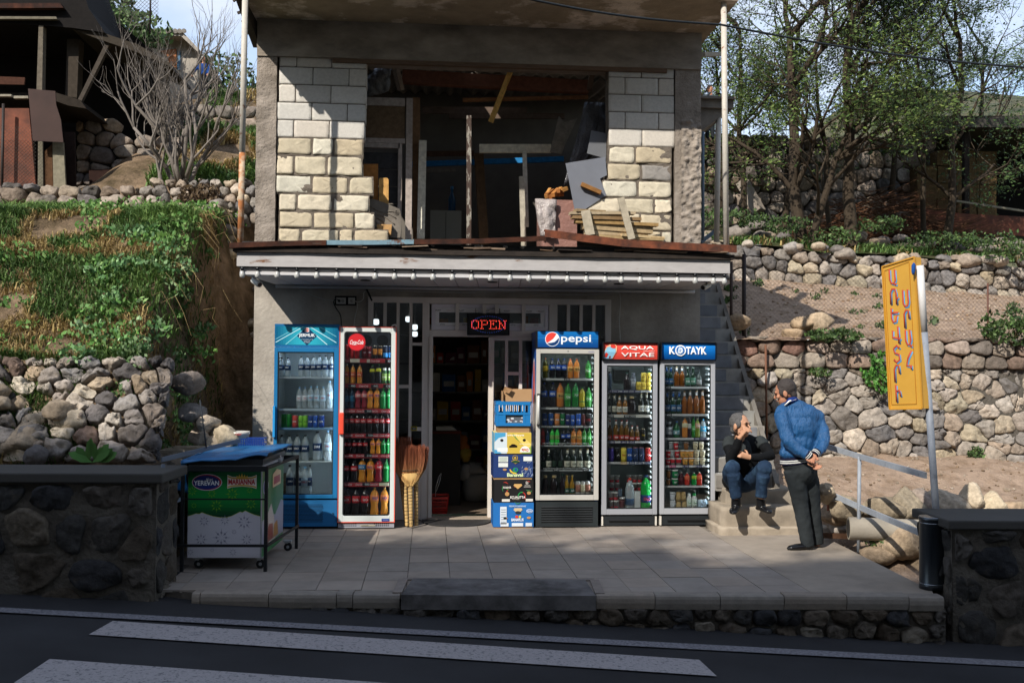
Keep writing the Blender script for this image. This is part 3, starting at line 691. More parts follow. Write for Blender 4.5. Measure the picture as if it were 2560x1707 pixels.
# block piers: light concrete blocks above, tufa below
m_block = mat('block', None, .95, nscale=30, namt=.12, bscale=120, bstr=.9, bdist=.006, spec=.15)
m_joint = mat('joint_mortar', H('#6e655b'), .95, nscale=15, namt=.3, bscale=50, bstr=1.0, bdist=.012, spec=.15)
GREY, TUF = '#cbc5bb', ['#c6bca6', '#c0b49c', '#cdc3ae', '#b9ab92', '#cfc7b4']
def X0_(cx, off): return PY(off+cx/2.45, 400, 0).x
def Zc(cy): return ZY(820, cy/2.45, 0)
def ZcR(cy): return ZY(1600, cy/2.45, 0)
rowsL = [305, 418, 525, 635, 742, 848, 955, 1078, 1190, 1298, 1402, 1492]
jL = [[232, 340, 555, 770], [232, 440, 662, 770], [232, 336, 552, 768], [220, 436, 654, 766], [220, 326, 545, 762],
 [222, 440, 572, 758], [220, 332, 534, 756], [220, 440, 668, 822], [240, 350, 570, 800], [240, 452, 704, 830], [238, 380, 612, 700, 918]]
rowsR = [378, 478, 583, 690, 794, 898, 1005, 1108, 1214, 1310, 1416, 1496]
jR = [[784, 987, 1188], [784, 886, 1090, 1188], [784, 988, 1190], [786, 888, 1093, 1192], [786, 992, 1194], [786, 950, 1178], [776, 985, 1176], [745, 965, 1176], [655, 865, 1068, 1178], [870, 980, 1178], [900, 1110, 1178]]
def pier(rowz, joints, off, Zf, name):
 b = MB(); r0 = None
 for ri, js in enumerate(joints):
  zt, zb_ = Zf(rowz[ri]), Zf(rowz[ri+1]); tuf = ri >= 5
  for a, c in zip(js, js[1:]):
   xa, xb = X0_(a, off), X0_(c, off); g_ = .004 if not tuf else .007; jj = .001 if not tuf else .009
   pl = [(xa+g_+rnd(0, jj), zb_+g_+rnd(0, jj)), (xb-g_-rnd(0, jj), zb_+g_+rnd(0, jj)), (xb-g_-rnd(0, jj), zt-g_-rnd(0, jj)), (xa+g_+rnd(0, jj), zt-g_-rnd(0, jj))]
   if tuf and random.random() < .6:      # knock a corner off
    k = random.randrange(4); p = pl[k]; q = pl[(k+1) % 4]; o = pl[k-1]; t = rnd(.06, .2); pl = pl[:k]+[(lerp(p[0], o[0], t*1.3), lerp(p[1], o[1], t*1.3)), (lerp(p[0], q[0], t), lerp(p[1], q[1], t))]+pl[k+1:]
   pl2 = []
   for i in range(len(pl)):
    p, q = pl[i], pl[(i+1) % len(pl)]
    for t in (0, .04, .5, .96): pl2.append((lerp(p[0], q[0], t)+(rnd(-.004, .004) if tuf and t == .5 else 0), lerp(p[1], q[1], t)+(rnd(-.004, .004) if tuf and t == .5 else 0)))
   col = vary(H(random.choice(TUF)), .07) if tuf else vary(H(GREY), .06)
   if off == 1200 and ri == 6 and a > 900: col = H('#8f8a84')
   stone(b, pl2, lambda u, v, d: Vector((u, .012-d, v)), .014 if not tuf else .020, col, 0.0, 0, 24 if not tuf else 30, .0012 if not tuf else .0055, 0, back=.2,
    prof=((1, -.2), (1, .0), (1, .7), (.985, .97), (.8, 1.0), (.4, 1.0)) if not tuf else ((1, -.2), (1, .0), (.99, .7), (.965, .95), (.75, 1.0), (.4, 1.0)), tilt=0 if not tuf else .06)
 o = b.build(name, m_block); under(bd, o)
 m = MB()
 for ri, js in enumerate(joints):
  m.box((X0_(js[0], off)+.002, .016, Zf(rowz[ri+1])-.004), (X0_(js[-1], off)-.02, .2, Zf(rowz[ri])+.004)); lumpy_face(m, X0_(js[0], off)+.002, X0_(js[-1], off)-.006, Zf(rowz[ri+1])-.004, Zf(rowz[ri])+.004, .012 if ri < 5 else .009, .005 if ri < 5 else .009, 9, .016, ri)
 under(bd, m.build('pier_mortar', m_joint))
pier(rowsL, jL, 600, Zc, 'block_pier'); pier(rowsR, jR, 1200, ZcR, 'block_pier')
b = MB(); b.col = H('#a89f92'); b.box((cL1, .005, Zc(305)-.004), (X0_(770, 600), .2, bz2)); b.box((X0_(784, 1200), .005, ZcR(378)-.004), (cR0, .2, bz2)); under(bd, b.build('pier_mortar', m_joint))
# ---------------------------------------------------------------- canopy with rusty edge
m_white = mat('white_panel', None, .6, nscale=6, namt=.06, bscale=5, bstr=.15, bdist=.01, spec=.4)
m_rustw = mat('rusty_white_sheet', H('#a5a19f'), .6, nscale=3.2, namt=.12, col2=H('#6a4426'), ramp=(.60, .70), bscale=6, bstr=.2, bdist=.01, stretch=(1, 1, 3), spec=.35)
m_rust = mat('rusty_metal', H('#4a2a1d'), .85, nscale=5, namt=.45, col2=H('#2a1c18'), bscale=40, bstr=.5, bdist=.006, spec=.3, metal=.2)
SF = -1.03; sx0, sx1 = PY(604, 690, SF).x, PY(1810, 695, SF).x; ix0, ix1 = PY(690, 719, -.02).x, PY(1735, 728, -.02).x
zsf = PY(1200, 694, SF).z; zsb = 2.555
cn = []
b = MB(); b.C('#cdcbcc'); np_ = 21
for k in range(np_):
 t0, t1 = k/np_, (k+1)/np_; g_ = .004
 f0, f1 = lerp(sx0, sx1, t0)+g_, lerp(sx0, sx1, t1)-g_; k0, k1 = lerp(ix0, ix1, t0)+g_, lerp(ix0, ix1, t1)-g_
 b.col = vary(H('#cdcbcc'), .03)
 b.hexa([(f0, SF, zsf), (f1, SF, zsf), (k1, -.02, zsb), (k0, -.02, zsb), (f0, SF, zsf+.02), (f1, SF, zsf+.02), (k1, -.02, zsb+.02), (k0, -.02, zsb+.02)])
under(bd, b.build('canopy_soffit', m_white))
b = MB(); b.C('#2c2a2a'); b.hexa([(sx0, SF, zsf+.021), (sx1, SF, zsf+.021), (ix1, -.02, zsb+.021), (ix0, -.02, zsb+.021), (sx0, SF, 2.9), (sx1, SF, 2.9), (ix1, -.02, 2.9), (ix0, -.02, 2.9)]); under(bd, b.build('canopy_core', m_white))
zA = PY(1200, 675, SF-.01).z; zB = PY(1200, 641, SF-.03).z; zC = PY(1200, 617, SF-.05).z
b = MB(); b.C('#adaaa9'); b.box((sx0-.01, SF-.03, zsf), (sx1+.01, SF-.001, zA))
b.C('#c2c0c0'); b.box((sx0-.01, SF-.045, zsf-.006), (sx1+.01, SF+.02, zsf+.022)); b.box((sx0+.0, SF+.02, zsf-.012), (sx0+.03, -.02, zsf-.002)) if False else None
under(bd, b.build('light_ledge', m_white))
b = MB(); nn = 40
for k in range(nn):
 x0_, x1_ = lerp(sx0-.03, sx1+.04, k/nn), lerp(sx0-.03, sx1+.04, (k+1)/nn); w0, w1 = .008*fbm(x0_*2, 0, 0, 2), .008*fbm(x1_*2, 0, 0, 2)
 b.hexa([(x0_, SF-.075+w0, zA-.003), (x1_, SF-.075+w1, zA-.003), (x1_, SF-.031, zA-.003), (x0_, SF-.031, zA-.003), (x0_, SF-.065+w0, zB), (x1_, SF-.065+w1, zB), (x1_, SF-.03, zB), (x0_, SF-.03, zB)])
b.box((sx0-.04, SF-.05, zA), (sx0-.031, 0, zB)); b.box((sx1+.041, SF-.05, zA), (sx1+.05, 0, zB))
under(bd, b.build('fascia_sheet', m_rustw))
b = MB(); b.C('#b8b6b6'); b.tube([(ix0, -.05, 2.535), (ix1, -.05, 2.535)], .018, 8); under(bd, b.build('soffit_trim', m_white))
# roof deck of the canopy: boards, bent rusty sections
b = MB(); rx0, rx1 = PY(566, 620, -1.14).x, PY(1842, 630, -1.14).x
b.box((rx0+.06, SF-.10, zB+.002), (rx1-.02, -.005, zB+.05)); under(bd, b.build('roof_deck', mat('dark_board', H('#2b231d'), .9, nscale=7, namt=.5, bscale=20, bstr=.6)))
def angle_bar(name, pts, h_, th, dep, m, col='#4a2c20'):
 b = MB(); b.C(col)
 for (p, q) in zip(pts, pts[1:]):
  p, q = Vector(p), Vector(q); b.hexa([p, q, q+Vector((0, th, 0)), p+Vector((0, th, 0)), p+Vector((0, 0, h_)), q+Vector((0, 0, h_)), q+Vector((0, th, h_)), p+Vector((0, th, h_))])
  b.hexa([p+Vector((0, th, h_-th)), q+Vector((0, th, h_-th)), q+Vector((0, dep, h_-th)), p+Vector((0, dep, h_-th)), p+Vector((0, th, h_)), q+Vector((0, th, h_)), q+Vector((0, dep, h_)), p+Vector((0, dep, h_))])
 return b.build(name, m)
yE = -1.16
def E(px, py, dy=0): return PY(px, py, yE+dy)
under(bd, angle_bar('rusty_edge_bar', [E(573, 620), E(700, 615), E(815, 613)], .05, .006, .1, m_rust))
under(bd, angle_bar('blue_painted_bar', [E(816, 612, .01), E(925, 612, .01), E(1034, 610, .01)], .045, .006, .1, mat('old_blue_paint', H('#6d8a97'), .6, nscale=8, namt=.2, col2=H('#5a3a2a'), ramp=(.58, .66))))
under(bd, angle_bar('rusty_edge_bar', [E(1035, 611, .02), E(1200, 609, .02), E(1365, 602, .02)], .05, .006, .1, m_rust))
under(bd, angle_bar('bent_rusty_bar', [E(1362, 592, -.02), E(1470, 606, -.02), E(1560, 617, -.02), E(1700, 625, -.02), E(1842, 632, -.02)], .075, .006, .12, mat('orange_rust', H('#6f3a22'), .85, nscale=6, namt=.4, col2=H('#3d2318'), bscale=30, bstr=.6, bdist=.006)))
b = MB(); random.seed(3)
for k in range(70):
 x = rnd(sx0, sx1-.05); l = rnd(.1, .55); z = zB+rnd(.045, .085); y = rnd(-1.11, -.94)
 b.col = vary(H(random.choice(['#5a4a3d', '#3c2f27', '#6f5a48', '#2c231e', '#8a7562', '#9a9188'])), .2)
 b.beam((x, y, z), (min(x+l, sx1), y+rnd(-.03, .03), z+rnd(-.012, .012)), rnd(.04, .12), rnd(.006, .018))
for k in range(60): x = rnd(-1.2, 1.6) if k > 20 else rnd(-.5, -.1); boulder(b, (x, rnd(-1.1, -.84), zB+.10), rnd(.012, .03), vary(H('#a39a90'), .15), k, 6, 4, .4, (1.4, 1, .7), 2)
tag(b.build('roof_debris', mat('debris', None, .92, nscale=15, namt=.3, bscale=40, bstr=.6)), 'splintered boards and mortar crumbs along the canopy roof edge', 'debris', kind='stuff')
# tall rusty pipe posts in front of the upper floor
m_post = mat('white_rusty_pipe', H('#b9b2a6'), .6, nscale=11, namt=.1, col2=H('#7b4a2a'), ramp=(.60, .70), bscale=20, bstr=.2)
for (xb, yb, xt, lab) in ((601, 610, 613, 'white painted pipe post turning rusty orange at its foot, left of the block wall'), (1816, 612, 1809, 'white painted pipe post right of the upper floor column')):
 p = PY(xb, yb, -1.0); q = PY(xt, 5, -1.0); p.z = zB+.05; q.z = z_s
 po = MB(); po.C('#c8c2b6'); m_ = p+(q-p)*.001
 r = empty('pipe_post', p, lab, 'post', 'pipe posts under the roof slab')
 sp = lerp(p.z, q.z, .36 if xb < 700 else .02)
 a = p+(q-p)*((sp-p.z)/(q.z-p.z)); po.tube([a, q], .030, 14); under(r, po.build('painted_pipe', m_post))
 po = MB(); po.tube([p, a], .0305, 14); under(r, po.build('rusty_foot', mat('orange_pipe_rust', H('#a5683a'), .8, nscale=9, namt=.25, col2=H('#b9a68c'), ramp=(.45, .6)) if xb < 700 else m_post))
# ================================================================ unseen house and trees across the road, shaped to keep the road in shade
ob = empty('unseen_shade_block', (-12, -22, -1), 'plain rendered apartment block across the road, opposite the shop', 'building')
b = MB(); b.C('#8a8075'); e_ = -SUNV.z/SUNV.y; ax = SUNV.x/SUNV.y
YB = -19.0
def ht(yg): return (yg-YB)*e_
steps = [(-40, -15.2, -1.25), (-15.2, -13.0, -1.45), (-13.0, -11.4, -1.9), (-11.4, 16, -2.6)]
for (xa, xb, yg) in steps: b.box((xa, YB-8, -2), (xb, YB, ht(yg)))
under(ob, b.build('wall', m_plas))
b = MB(); b.C('#4a3a30')
for k in range(5): x = -33+k*7.1; b.box((x, YB-3, 17), (x+.8, YB-2.2, 19.4)); 
under(ob, b.build('chimney', m_plas))
b = MB(); b.C('#20242a'); b.box((0, 0, 0), (1.3, .03, 1.6)); w0 = b.build('window', mat('dark_glass', H('#15191d'), .08, spec=.6)); wl = [w0]
for k in range(39): o = w0.copy(); COL.objects.link(o); wl.append(o)
for k, o in enumerate(wl): o.location = (-33+(k % 13)*3.6, YB, 1.2+(k//13)*4.4)
bpy.context.view_layer.update(); under(ob, *wl)
# unseen trees, their tops shaped to fleck the terrace with soft shade
m_leaf = mat('leaf', None, .55, nscale=2, namt=.2, spec=.3, translucent=.22)
m_bark = mat('bark', None, .9, nscale=14, namt=.35, bscale=30, bstr=.8, bdist=.01, spec=.15)
random.seed(5)
for k, (sx, yg, rr) in enumerate([(-3.4, -1.0, 1.3), (-1.2, -1.1, 1.5), (.9, -1.35, 1.5), (2.6, -1.9, 1.4), (4.6, -2.5, 1.4), (7.5, -2.7, 1.6), (-6.5, -1.4, 1.8)]):
 yt = -16.5+rnd(-.5, .5); zt_ = (yg-yt)*e_; xt = sx-(yg-yt)*ax; cz_ = zt_-rr*.75
 t = empty('unseen_shade_tree', (xt, yt, -1), 'tall leafy street tree across the road, number %s counted along the pavement' % ['one', 'two', 'three', 'four', 'five', 'six', 'seven'][k], 'tree', 'street trees across the road')
 q = MB(); q.C('#4a4036'); q.tube([(xt, yt, -1), (xt+.2, yt, cz_*.5), (xt, yt, cz_)], [.22, .15, .05], 8); under(t, q.build('trunk', m_bark))
 q = MB()
 for n_ in range(950):
  d = Vector((rnd(-1, 1), rnd(-1, 1), rnd(-1, 1)))
  if d.length > 1: continue
  if noise.noise(d*1.9+Vector((k*3, 0, 0))) < -.12: continue
  p = Vector((xt, yt, cz_))+Vector((d.x*rr*1.6, d.y*rr, d.z*rr)); u = Vector((rnd(-1, 1), rnd(-1, 1), rnd(-1, 1))).normalized()*rnd(.07, .15); v = u.orthogonal().normalized()*rnd(.04, .09)
  q.col = vary(H('#4a5a2c'), .3); q.poly([p-u, p+v, p+u, p-v])
 under(t, q.build('crown', m_leaf))
# ================================================================ fridges
random.seed(21)
m_pl = mat('gloss_plastic', None, .32, nscale=3, namt=.03, spec=.5)
m_matt = mat('matt_paint', None, .6, nscale=5, namt=.06, spec=.4)
m_print = mat('printed_film', None, .35, spec=.5)
m_glass = glassmat('door_glass', (.95, .97, .97), .8)
m_added_glow = mat('added_fridge_glow', H('#eef6ff'), .5, emit=H('#eaf4ff'), estr=16.0)
m_inner = mat('fridge_liner', None, .5, spec=.4)
U_, Z_ = Vector((1, 0, 0)), Vector((0, 0, 1))
FR = {}
def fridge(key, x0, x1, yb_top, yb_bot, label, frame, body, header, hcol, inner, dep=.56, glass=None, grille=None, pale_ribs=None, shelves=(), lamp=None):
 """x0,x1: left/right in photo pixels; yb_top/yb_bot: top and bottom rows; glass: (x0,y0,x1,y1) pixels; header: rows"""
 p = PZ((x0+x1)/2, yb_bot, 0); Y = p.y; 
 if key == 'jermuk': Y = -.60
 X0, X1 = XY(x0, 1100, Y), XY(x1, 1100, Y); zt = ZY((x0+x1)/2, yb_top, Y); zb = max(.0, ZY((x0+x1)/2, yb_bot, Y))
 r = empty('drinks_fridge', ((X0+X1)/2, Y, 0), label, 'fridge', 'drinks fridges in a row before the shop')
 mid = (x0+x1)/2
 def z_(py): return ZY(mid, py, Y)
 def x_(px): return XY(px, 1100, Y)
 gx0, gz1, gx1, gz0 = x_(glass[0]), z_(glass[1]), x_(glass[2]), z_(glass[3])
 hz0 = z_(header[1]) if header else None
 th = .035
 # cabinet shell
 b = MB(); b.C(body[0]); Yb = Y+dep
 zc = zt if header is None else zt
 b.box((X0+.004, Y+.05, zb+.03), (X0+th, Yb, zc-.004)); b.box((X1-th, Y+.05, zb+.03), (X1-.004, Yb, zc-.004)); b.box((X0+.004, Yb-.03, zb+.03), (X1-.004, Yb-.001, zc-.004))
 b.box((X0+th, Y+.05, zc-.03), (X1-th, Yb-.03, zc-.004)); 
 under(r, b.build('cabinet', m_pl))
 b = MB(); b.C(inner); a0, a1 = X0+th+.001, X1-th-.001; t0, t1 = gz0-.03, gz1+.05
 b.poly([(a0, Yb-.035, t0), (a1, Yb-.035, t0), (a1, Yb-.035, t1), (a0, Yb-.035, t1)])
 b.poly([(a0, Y+.05, t0), (a0, Yb-.035, t0), (a0, Yb-.035, t1), (a0, Y+.05, t1)]); b.poly([(a1, Yb-.035, t0), (a1, Y+.05, t0), (a1, Y+.05, t1), (a1, Yb-.035, t1)])
 b.box((a0, Y+.05, t1), (a1, Yb-.035, t1+.01)); b.box((a0, Y+.05, t0-.01), (a1, Yb-.035, t0))
 for k in range(26):      # ribs of the side walls
  z = lerp(t0+.06, t1-.1, k/25)
  if pale_ribs: b.C('#dfe7e6'); b.box((a1-.022, Y+.06, z), (a1-.001, Y+.2, z+.02))
 b.C(inner)
 under(r, b.build('liner', m_inner))
 b = MB(); lx = min(gx1+.004, X1-.03); b.box((lx, Y+.05, gz0+.05), (lx+.006, Y+.058, gz1-.04)); b.box((gx0+.03, Y+.05, gz1+.004), (gx1-.03, Y+.058, gz1+.010)); under(r, b.build('added_glow_strip', m_added_glow))  # added glowing strips behind the door frame brighten the inside
 # door frame
 zd1 = hz0 if header else zt; zd0 = z_(grille[0]) if grille else zb
 b = MB(); b.C(frame[0]); d = .045
 def fr(x0_, z0_, x1_, z1_): b.box((x0_, Y, z0_), (x1_, Y+d, z1_))
 fr(X0, zd0, gx0, zd1); fr(gx1, zd0, X1, zd1); fr(gx0, gz1, gx1, zd1); fr(gx0, zd0, gx1, gz0)
 o = b.build('door', m_pl); bv = o.modifiers.new('edge', 'BEVEL'); bv.width = .004; bv.segments = 2; under(r, o)
 if len(frame) > 1:
  b = MB(); b.C(frame[1]); t = .007
  for q in ((X0-t, zd0-t, X0, zd1+t), (X1, zd0-t, X1+t, zd1+t), (X0, zd1, X1, zd1+t), (X0, zd0-t, X1, zd0)): b.box((q[0], Y-.004, q[1]), (q[2], Y+.05, q[3]))
  under(r, b.build('red_rim', m_pl))
 b = MB(); b.C('#15181a'); t = .010
 for q in ((gx0, gz0, gx0+t, gz1), (gx1-t, gz0, gx1, gz1), (gx0+t, gz1-t, gx1-t, gz1), (gx0+t, gz0, gx1-t, gz0+t)): b.box((q[0], Y+.006, q[1]), (q[2], Y+.03, q[3]))
 under(r, b.build('seal', m_matt))
 b = MB(); b.box((gx0+t, Y+.012, gz0+t), (gx1-t, Y+.016, gz1-t)); under(r, b.build('door_glass', m_glass))
 # header panel
 if header:
  h1, h0 = z_(header[0]), z_(header[1]); b = MB(); b.C(body[1]); b.box((X0, Y+.01, h0+.004), (X1, Y+.12, zt)); under(r, b.build('header_box', m_pl))
 # grille
 if grille:
  g1, g0 = z_(grille[0]+4), zb+.012; b = MB(); b.C(grille[2]); ins = grille[3]
  b.box((X0+ins, Y+.012, g0), (X1-ins, Y+.05, g1)); n = grille[4]; lc = grille[5]
  if grille[6] == 'slots':
   b.C(lc)
   for k in range(n):
    z = lerp(g0+.06, g1-.05, k/(n-1))
    for s_ in range(28):
     x = lerp(X0+.08, X1-.15, s_/28)+(.006 if k % 2 else 0); b.box((x, Y+.0105, z), (x+.013, Y+.0125, z+.006))
     b.box((x+.006, Y+.0105, z-.014), (x+.019, Y+.0125, z-.008))
  elif grille[6] == 'ribs':
   for k in range(n):
    z = lerp(g0+.05, g1-.06, k/(n-1)); b.C(lc); b.hexa([(X0+ins+.06, Y+.004, z), (X1-ins-.06, Y+.004, z), (X1-ins-.06, Y+.013, z-.012), (X0+ins+.06, Y+.013, z-.012), (X0+ins+.06, Y+.004, z+.004), (X1-ins-.06, Y+.004, z+.004), (X1-ins-.06, Y+.013, z+.016), (X0+ins+.06, Y+.013, z+.016)])
  elif grille[6] == 'holes':
   b.C(lc)
   for sx in (0, 1):
    for i in range(8):
     for j in range(3): x = (X0+.04 if not sx else X1-.20)+i*.02; b.cyl((x, Y+.0105, g0+.022+j*.02), (x, Y+.013, g0+.022+j*.02), .007, n=8)
   b.C('#b9b49a'); b.box((lerp(X0, X1, .40), Y+.006, g0+.018), (lerp(X0, X1, .66), Y+.013, g1-.015)); b.C('#1c1f1e'); b.box((lerp(X0, X1, .415), Y+.004, g0+.026), (lerp(X0, X1, .54), Y+.007, g1-.023))
  if ins > .02:
   b.C('#c9c4ba')
   for xx in (X0, X1-.022): b.box((xx+.002, Y+.008, g0), (xx+.02, Y+.048, g1-.004))
  under(r, b.build('grille', m_matt))
 b = MB(); b.C('#101112'); b.box((X0+.02, Y+.08, -.0), (X1-.02, Yb-.02, zb+.032)); under(r, b.build('plinth', m_matt))
 # shelves
 shz = []
 for (py, sc_, tk) in shelves:
  z = z_(py); shz.append(z); s_ = MB(); s_.C(sc_); s_.box((gx0-.0, Y+.06, z-tk), (gx1-.006, Y+.068, z+.001)); 
  s_.C('#8f9a9a'); s_.box((a0+.002, Y+.069, z-.012), (a1-.024, Yb-.06, z-.002)); under(r, s_.build('shelf', m_matt))
 FR[key] = dict(r=r, Y=Y, x=x_, z=z_, X0=X0, X1=X1, gx0=gx0, gx1=gx1, gz0=gz0, gz1=gz1, Yb=Yb, zt=zt)
 return FR[key]
def face(r, name, parts, y, m=None):
 """flat print: parts(b) draws on plane y"""
 b = MB(); parts(b, y); o = b.build(name, m or m_print); under(r, o); return o
def rect(b, x0, z0, x1, z1, y, c): b.C(c); b.poly([(x0, y, z0), (x1, y, z0), (x1, y, z1), (x0, y, z1)])
def disc(b, cx, cz, rx, rz, y, c, n=40): b.C(c); b.poly([(cx+rx*math.cos(2*math.pi*i/n), y, cz+rz*math.sin(2*math.pi*i/n)) for i in range(n)])
def pg(b, pts, y, c): b.C(c); b.poly([(p[0], y, p[1]) for p in pts])
def tx(b, s_, cx, cz, w, y, c, h=None, off=.0, shear=0, up=None, right=None): b.C(c); b.txt(s_, (cx, y, cz), right or U_, up or Z_, w=w, h=h, off=off, shear=shear)
def hd_letter(key): return FR[key]
# ---- blue mineral water fridge
f = fridge('jermuk', 683, 845, 810, 1319, 'tall blue mineral water fridge with clear bottles, leftmost in the fridge row', ('#1f6c9e',), ('#1b6092', '#1e6598'), (810, 868), None, '#c3cdcf',
  glass=(692, 880, 833, 1236), grille=(1246, 1316, '#1a659a', .003, 7, '#0d2740', 'slots'), shelves=((943, '#cfd6da', .012), (1022, '#b4c6d2', .022), (1070, '#6f9cc0', .02), (1154, '#cdd6d4', .012)))
def jp(b, y):
 x, z = f['x'], f['z']; X0, X1 = x(684.5), x(841.5); z1, z0 = z(815.5), z(862)
 n = 24
 for k in range(n):
  a, c = lerp(X0, X1, k/n), lerp(X0, X1, (k+1)/n); t = math.sin(math.pi*(k+.5)/n); rect(b, a, z0, c, z1, y, tuple(lerp(p, q, t**1.3) for p, q in zip(H('#0b5a80'), H('#2fa8bd'))))
 def st_(xa, za, xb, zb_, w, c):
  pg(b, [(x(xa-w), z(za)), (x(xa+w), z(za)), (x(xb+w), z(zb_)), (x(xb-w), z(zb_))], y-.0008, c)
 st_(754, 817, 686, 856, 1.6, '#bfe6ee'); st_(742, 817, 686, 848, 1.0, '#8fd2de'); st_(764, 817, 711, 861, 1.2, '#8fd2de'); st_(772, 817, 838, 856, 1.6, '#bfe6ee'); st_(796, 817, 838, 841, 1.0, '#8fd2de'); st_(764, 819, 815, 861, 1.2, '#cfeef2')
 cx, cz = x(764), z(839.5); w = x(789)-cx; h_ = z(816)-cz
 pg(b, [(cx-w, cz), (cx, cz-h_), (cx+w, cz), (cx, cz+h_)], y-.0012, '#123a5c'); rect(b, x(744), z(845), x(785), z(833), y-.0014, '#123a5c')
 rect(b, x(758.5), z(830), x(769.5), z(819), y-.0018, '#d8dce2'); rect(b, x(760.5), z(828.5), x(767.5), z(820.5), y-.0022, '#d4412c'); rect(b, x(762.5), z(826), x(765.5), z(823), y-.0026, '#e8e4e0')
 tx(b, 'JERMUK', cx, z(839), x(784)-x(743.5), y-.0022, '#f2f6f8', h=z(834)-z(844), off=.02)
 tx(b, 'NATURAL MINERAL WATER', cx, z(848.3), x(779)-x(749), y-.0022, '#c8d8e0', h=z(847.3)-z(849.3)); tx(b, 'CARBONATED', cx, z(851.5), x(773)-x(756), y-.0022, '#c8d8e0', h=z(850.7)-z(852.5)); tx(b, 'Armenia', cx, z(855.2), x(772)-x(757), y-.0022, '#dfe8ee', h=z(854)-z(856.6), shear=.3)
face(f['r'], 'header_print', jp, f['Y']+.008, mat('lit_print', None, .3, spec=.4))
b = MB(); b.C('#2a90cf'); b.box((f['X0']-.004, f['Y']-.03, f['z'](1092)), (f['X0']+.018, f['Y']-.001, f['z'](1015))); o = b.build('handle', m_pl); under(f['r'], o)
b = MB(); b.C('#1b1b1c'); b.cyl((f['x'](834), f['Y']+.0005, f['z'](1283)), (f['x'](834), f['Y']+.012, f['z'](1283)), .006, n=10); under(f['r'], b.build('lock', m_matt))
# ---- tall white door fridge with red rim
f = fridge('coke', 847.5, 987, 818.5, 1322, 'tall fridge with white rounded door and thin red rim full of cola and orange soda', ('#c9cfcc', '#e0604e'), ('#45484c', '#45484c'), None, None, '#50545a', dep=.6,
  glass=(858, 829.5, 976, 1289), grille=(1304, 1319, '#93949c', .0, 2, '#15171a', 'holes'),
  shelves=((896.5, '#a33038', .042), (959.5, '#a33038', .042), (1022.5, '#a33038', .042), (1085, '#a33038', .042), (1136.5, '#a33038', .038), (1208, '#a33038', .04)))
fc = f
def rr_fr(b, x0, z0, x1, z1, r, y, c, col2):
 pass
def cp(b, y):       # round red badge
 x, z = f['x'], f['z']; cx, cz, r_ = x(889.5), z(855.5), x(911.5)-x(889.5)
 disc(b, cx, cz, r_, r_, y, '#a8222a'); disc(b, cx, cz, r_*.93, r_*.93, y-.001, '#c6262e')
 tx(b, 'Coca-Cola', cx, cz, r_*1.55, y-.003, '#f4eeee', h=r_*.48, shear=.45, off=.012)
 pg(b, [(cx-r_*.62, cz-r_*.30), (cx-r_*.2, cz-r_*.33), (cx+r_*.2, cz-r_*.24), (cx-r_*.2, cz-r_*.28)], y-.003, '#f4eeee')
b = MB(); b.C('#a8222a'); y = f['Y']; cx, cz, r_ = f['x'](889.5), f['z'](855.5), f['x'](911.5)-f['x'](889.5); b.cyl((cx, y+.009, cz), (cx, y-.02, cz), r_, n=40)
dsc = b.build('round_badge', m_pl); under(f['r'], dsc); o = face(f['r'], 'badge_print', cp, y-.021)
b = MB(); b.C('#1d2023')
for px in (905, 947.5): b.cyl((f['x'](px), f['Yb']-.05, f['z'](848)), (f['x'](px), f['Yb']-.06, f['z'](848)), .062, n=28)
under(f['r'], b.build('fan_grille', m_matt))
# white inner corners so that the window looks rounded
b = MB(); b.C('#c9cfcc'); x, z = f['x'], f['z']
for (cx, cz, sx, sz) in ((f['gx0'], f['gz1'], 1, -1), (f['gx1'], f['gz1'], -1, -1), (f['gx0'], f['gz0'], 1, 1), (f['gx1'], f['gz0'], -1, 1)):
 rc = .026; pts = [(cx, cz)]+[(cx+sx*rc*(1-math.cos(a)), cz+sz*rc*(1-math.sin(a))) for a in [math.pi/2*k/6 for k in range(7)]]
 b.prism([(p[0], y+.003, p[1]) for p in pts], (0, .006, 0))
under(f['r'], b.build('window_corner', m_pl))
b = MB(); b.C('#e0503c'); b.box((f['X0']-.002, f['Y']-.035, z(1086)), (f['X0']+.05, f['Y']-.001, z(1031))); o = b.build('handle', m_pl); bv = o.modifiers.new('edge', 'BEVEL'); bv.width = .012; bv.segments = 3; under(f['r'], o)
b = MB(); b.C('#c9cdc9'); b.tube([(x(976), y+.05, z(818)), (x(978), y+.05, z(812)), (x(986), y+.05, z(810)), (x(987), y+.06, z(816))], .008, 8); under(f['r'], b.build('hinge', m_pl))
def strip(b, y):
 x, z = f['x'], f['z']; k = 0
 for (py, cs, pr) in ((902, [(861, 870), (924, 946)], [(972, '530')]), (965, [(895, 918)], [(880, '480'), (937, '440'), (968, '370')]), (1028, [(861, 885), (890, 912), (927, 943), (952, 976)], [(921, '350')]),
      (1089, [(857, 880), (887, 909), (928, 945), (948, 972)], [(925, '350')]), (1140, [(859, 881), (890, 909), (926, 944), (952, 975)], [(922, '210')]), (1212, [(858, 880), (889, 908), (925, 944)], [(918, '580')])):
  for (a, c) in cs: tx(b, 'Coca-Cola', x((a+c)/2), z(py), x(c)-x(a), y-.001, '#e8cfd2', h=z(py-2.6)-z(py+2.6), shear=.45, off=.01)
  for (a, s_) in pr: rect(b, x(a-12), z(py+4), x(a+7), z(py-4), y-.0014, '#181c22'); tx(b, s_, x(a), z(py), x(a+5.5)-x(a-5.5), y-.002, '#dfe6e8', h=z(py-2.4)-z(py+2.4))
 rect(b, x(872), z(906), x(896), z(897), y-.0018, '#cfcbbb'); rect(b, x(914), z(906), x(922), z(898), y-.0018, '#b9b5a5'); rect(b, x(948), z(1216), x(974), z(1208), y-.0018, '#c9c9ae')
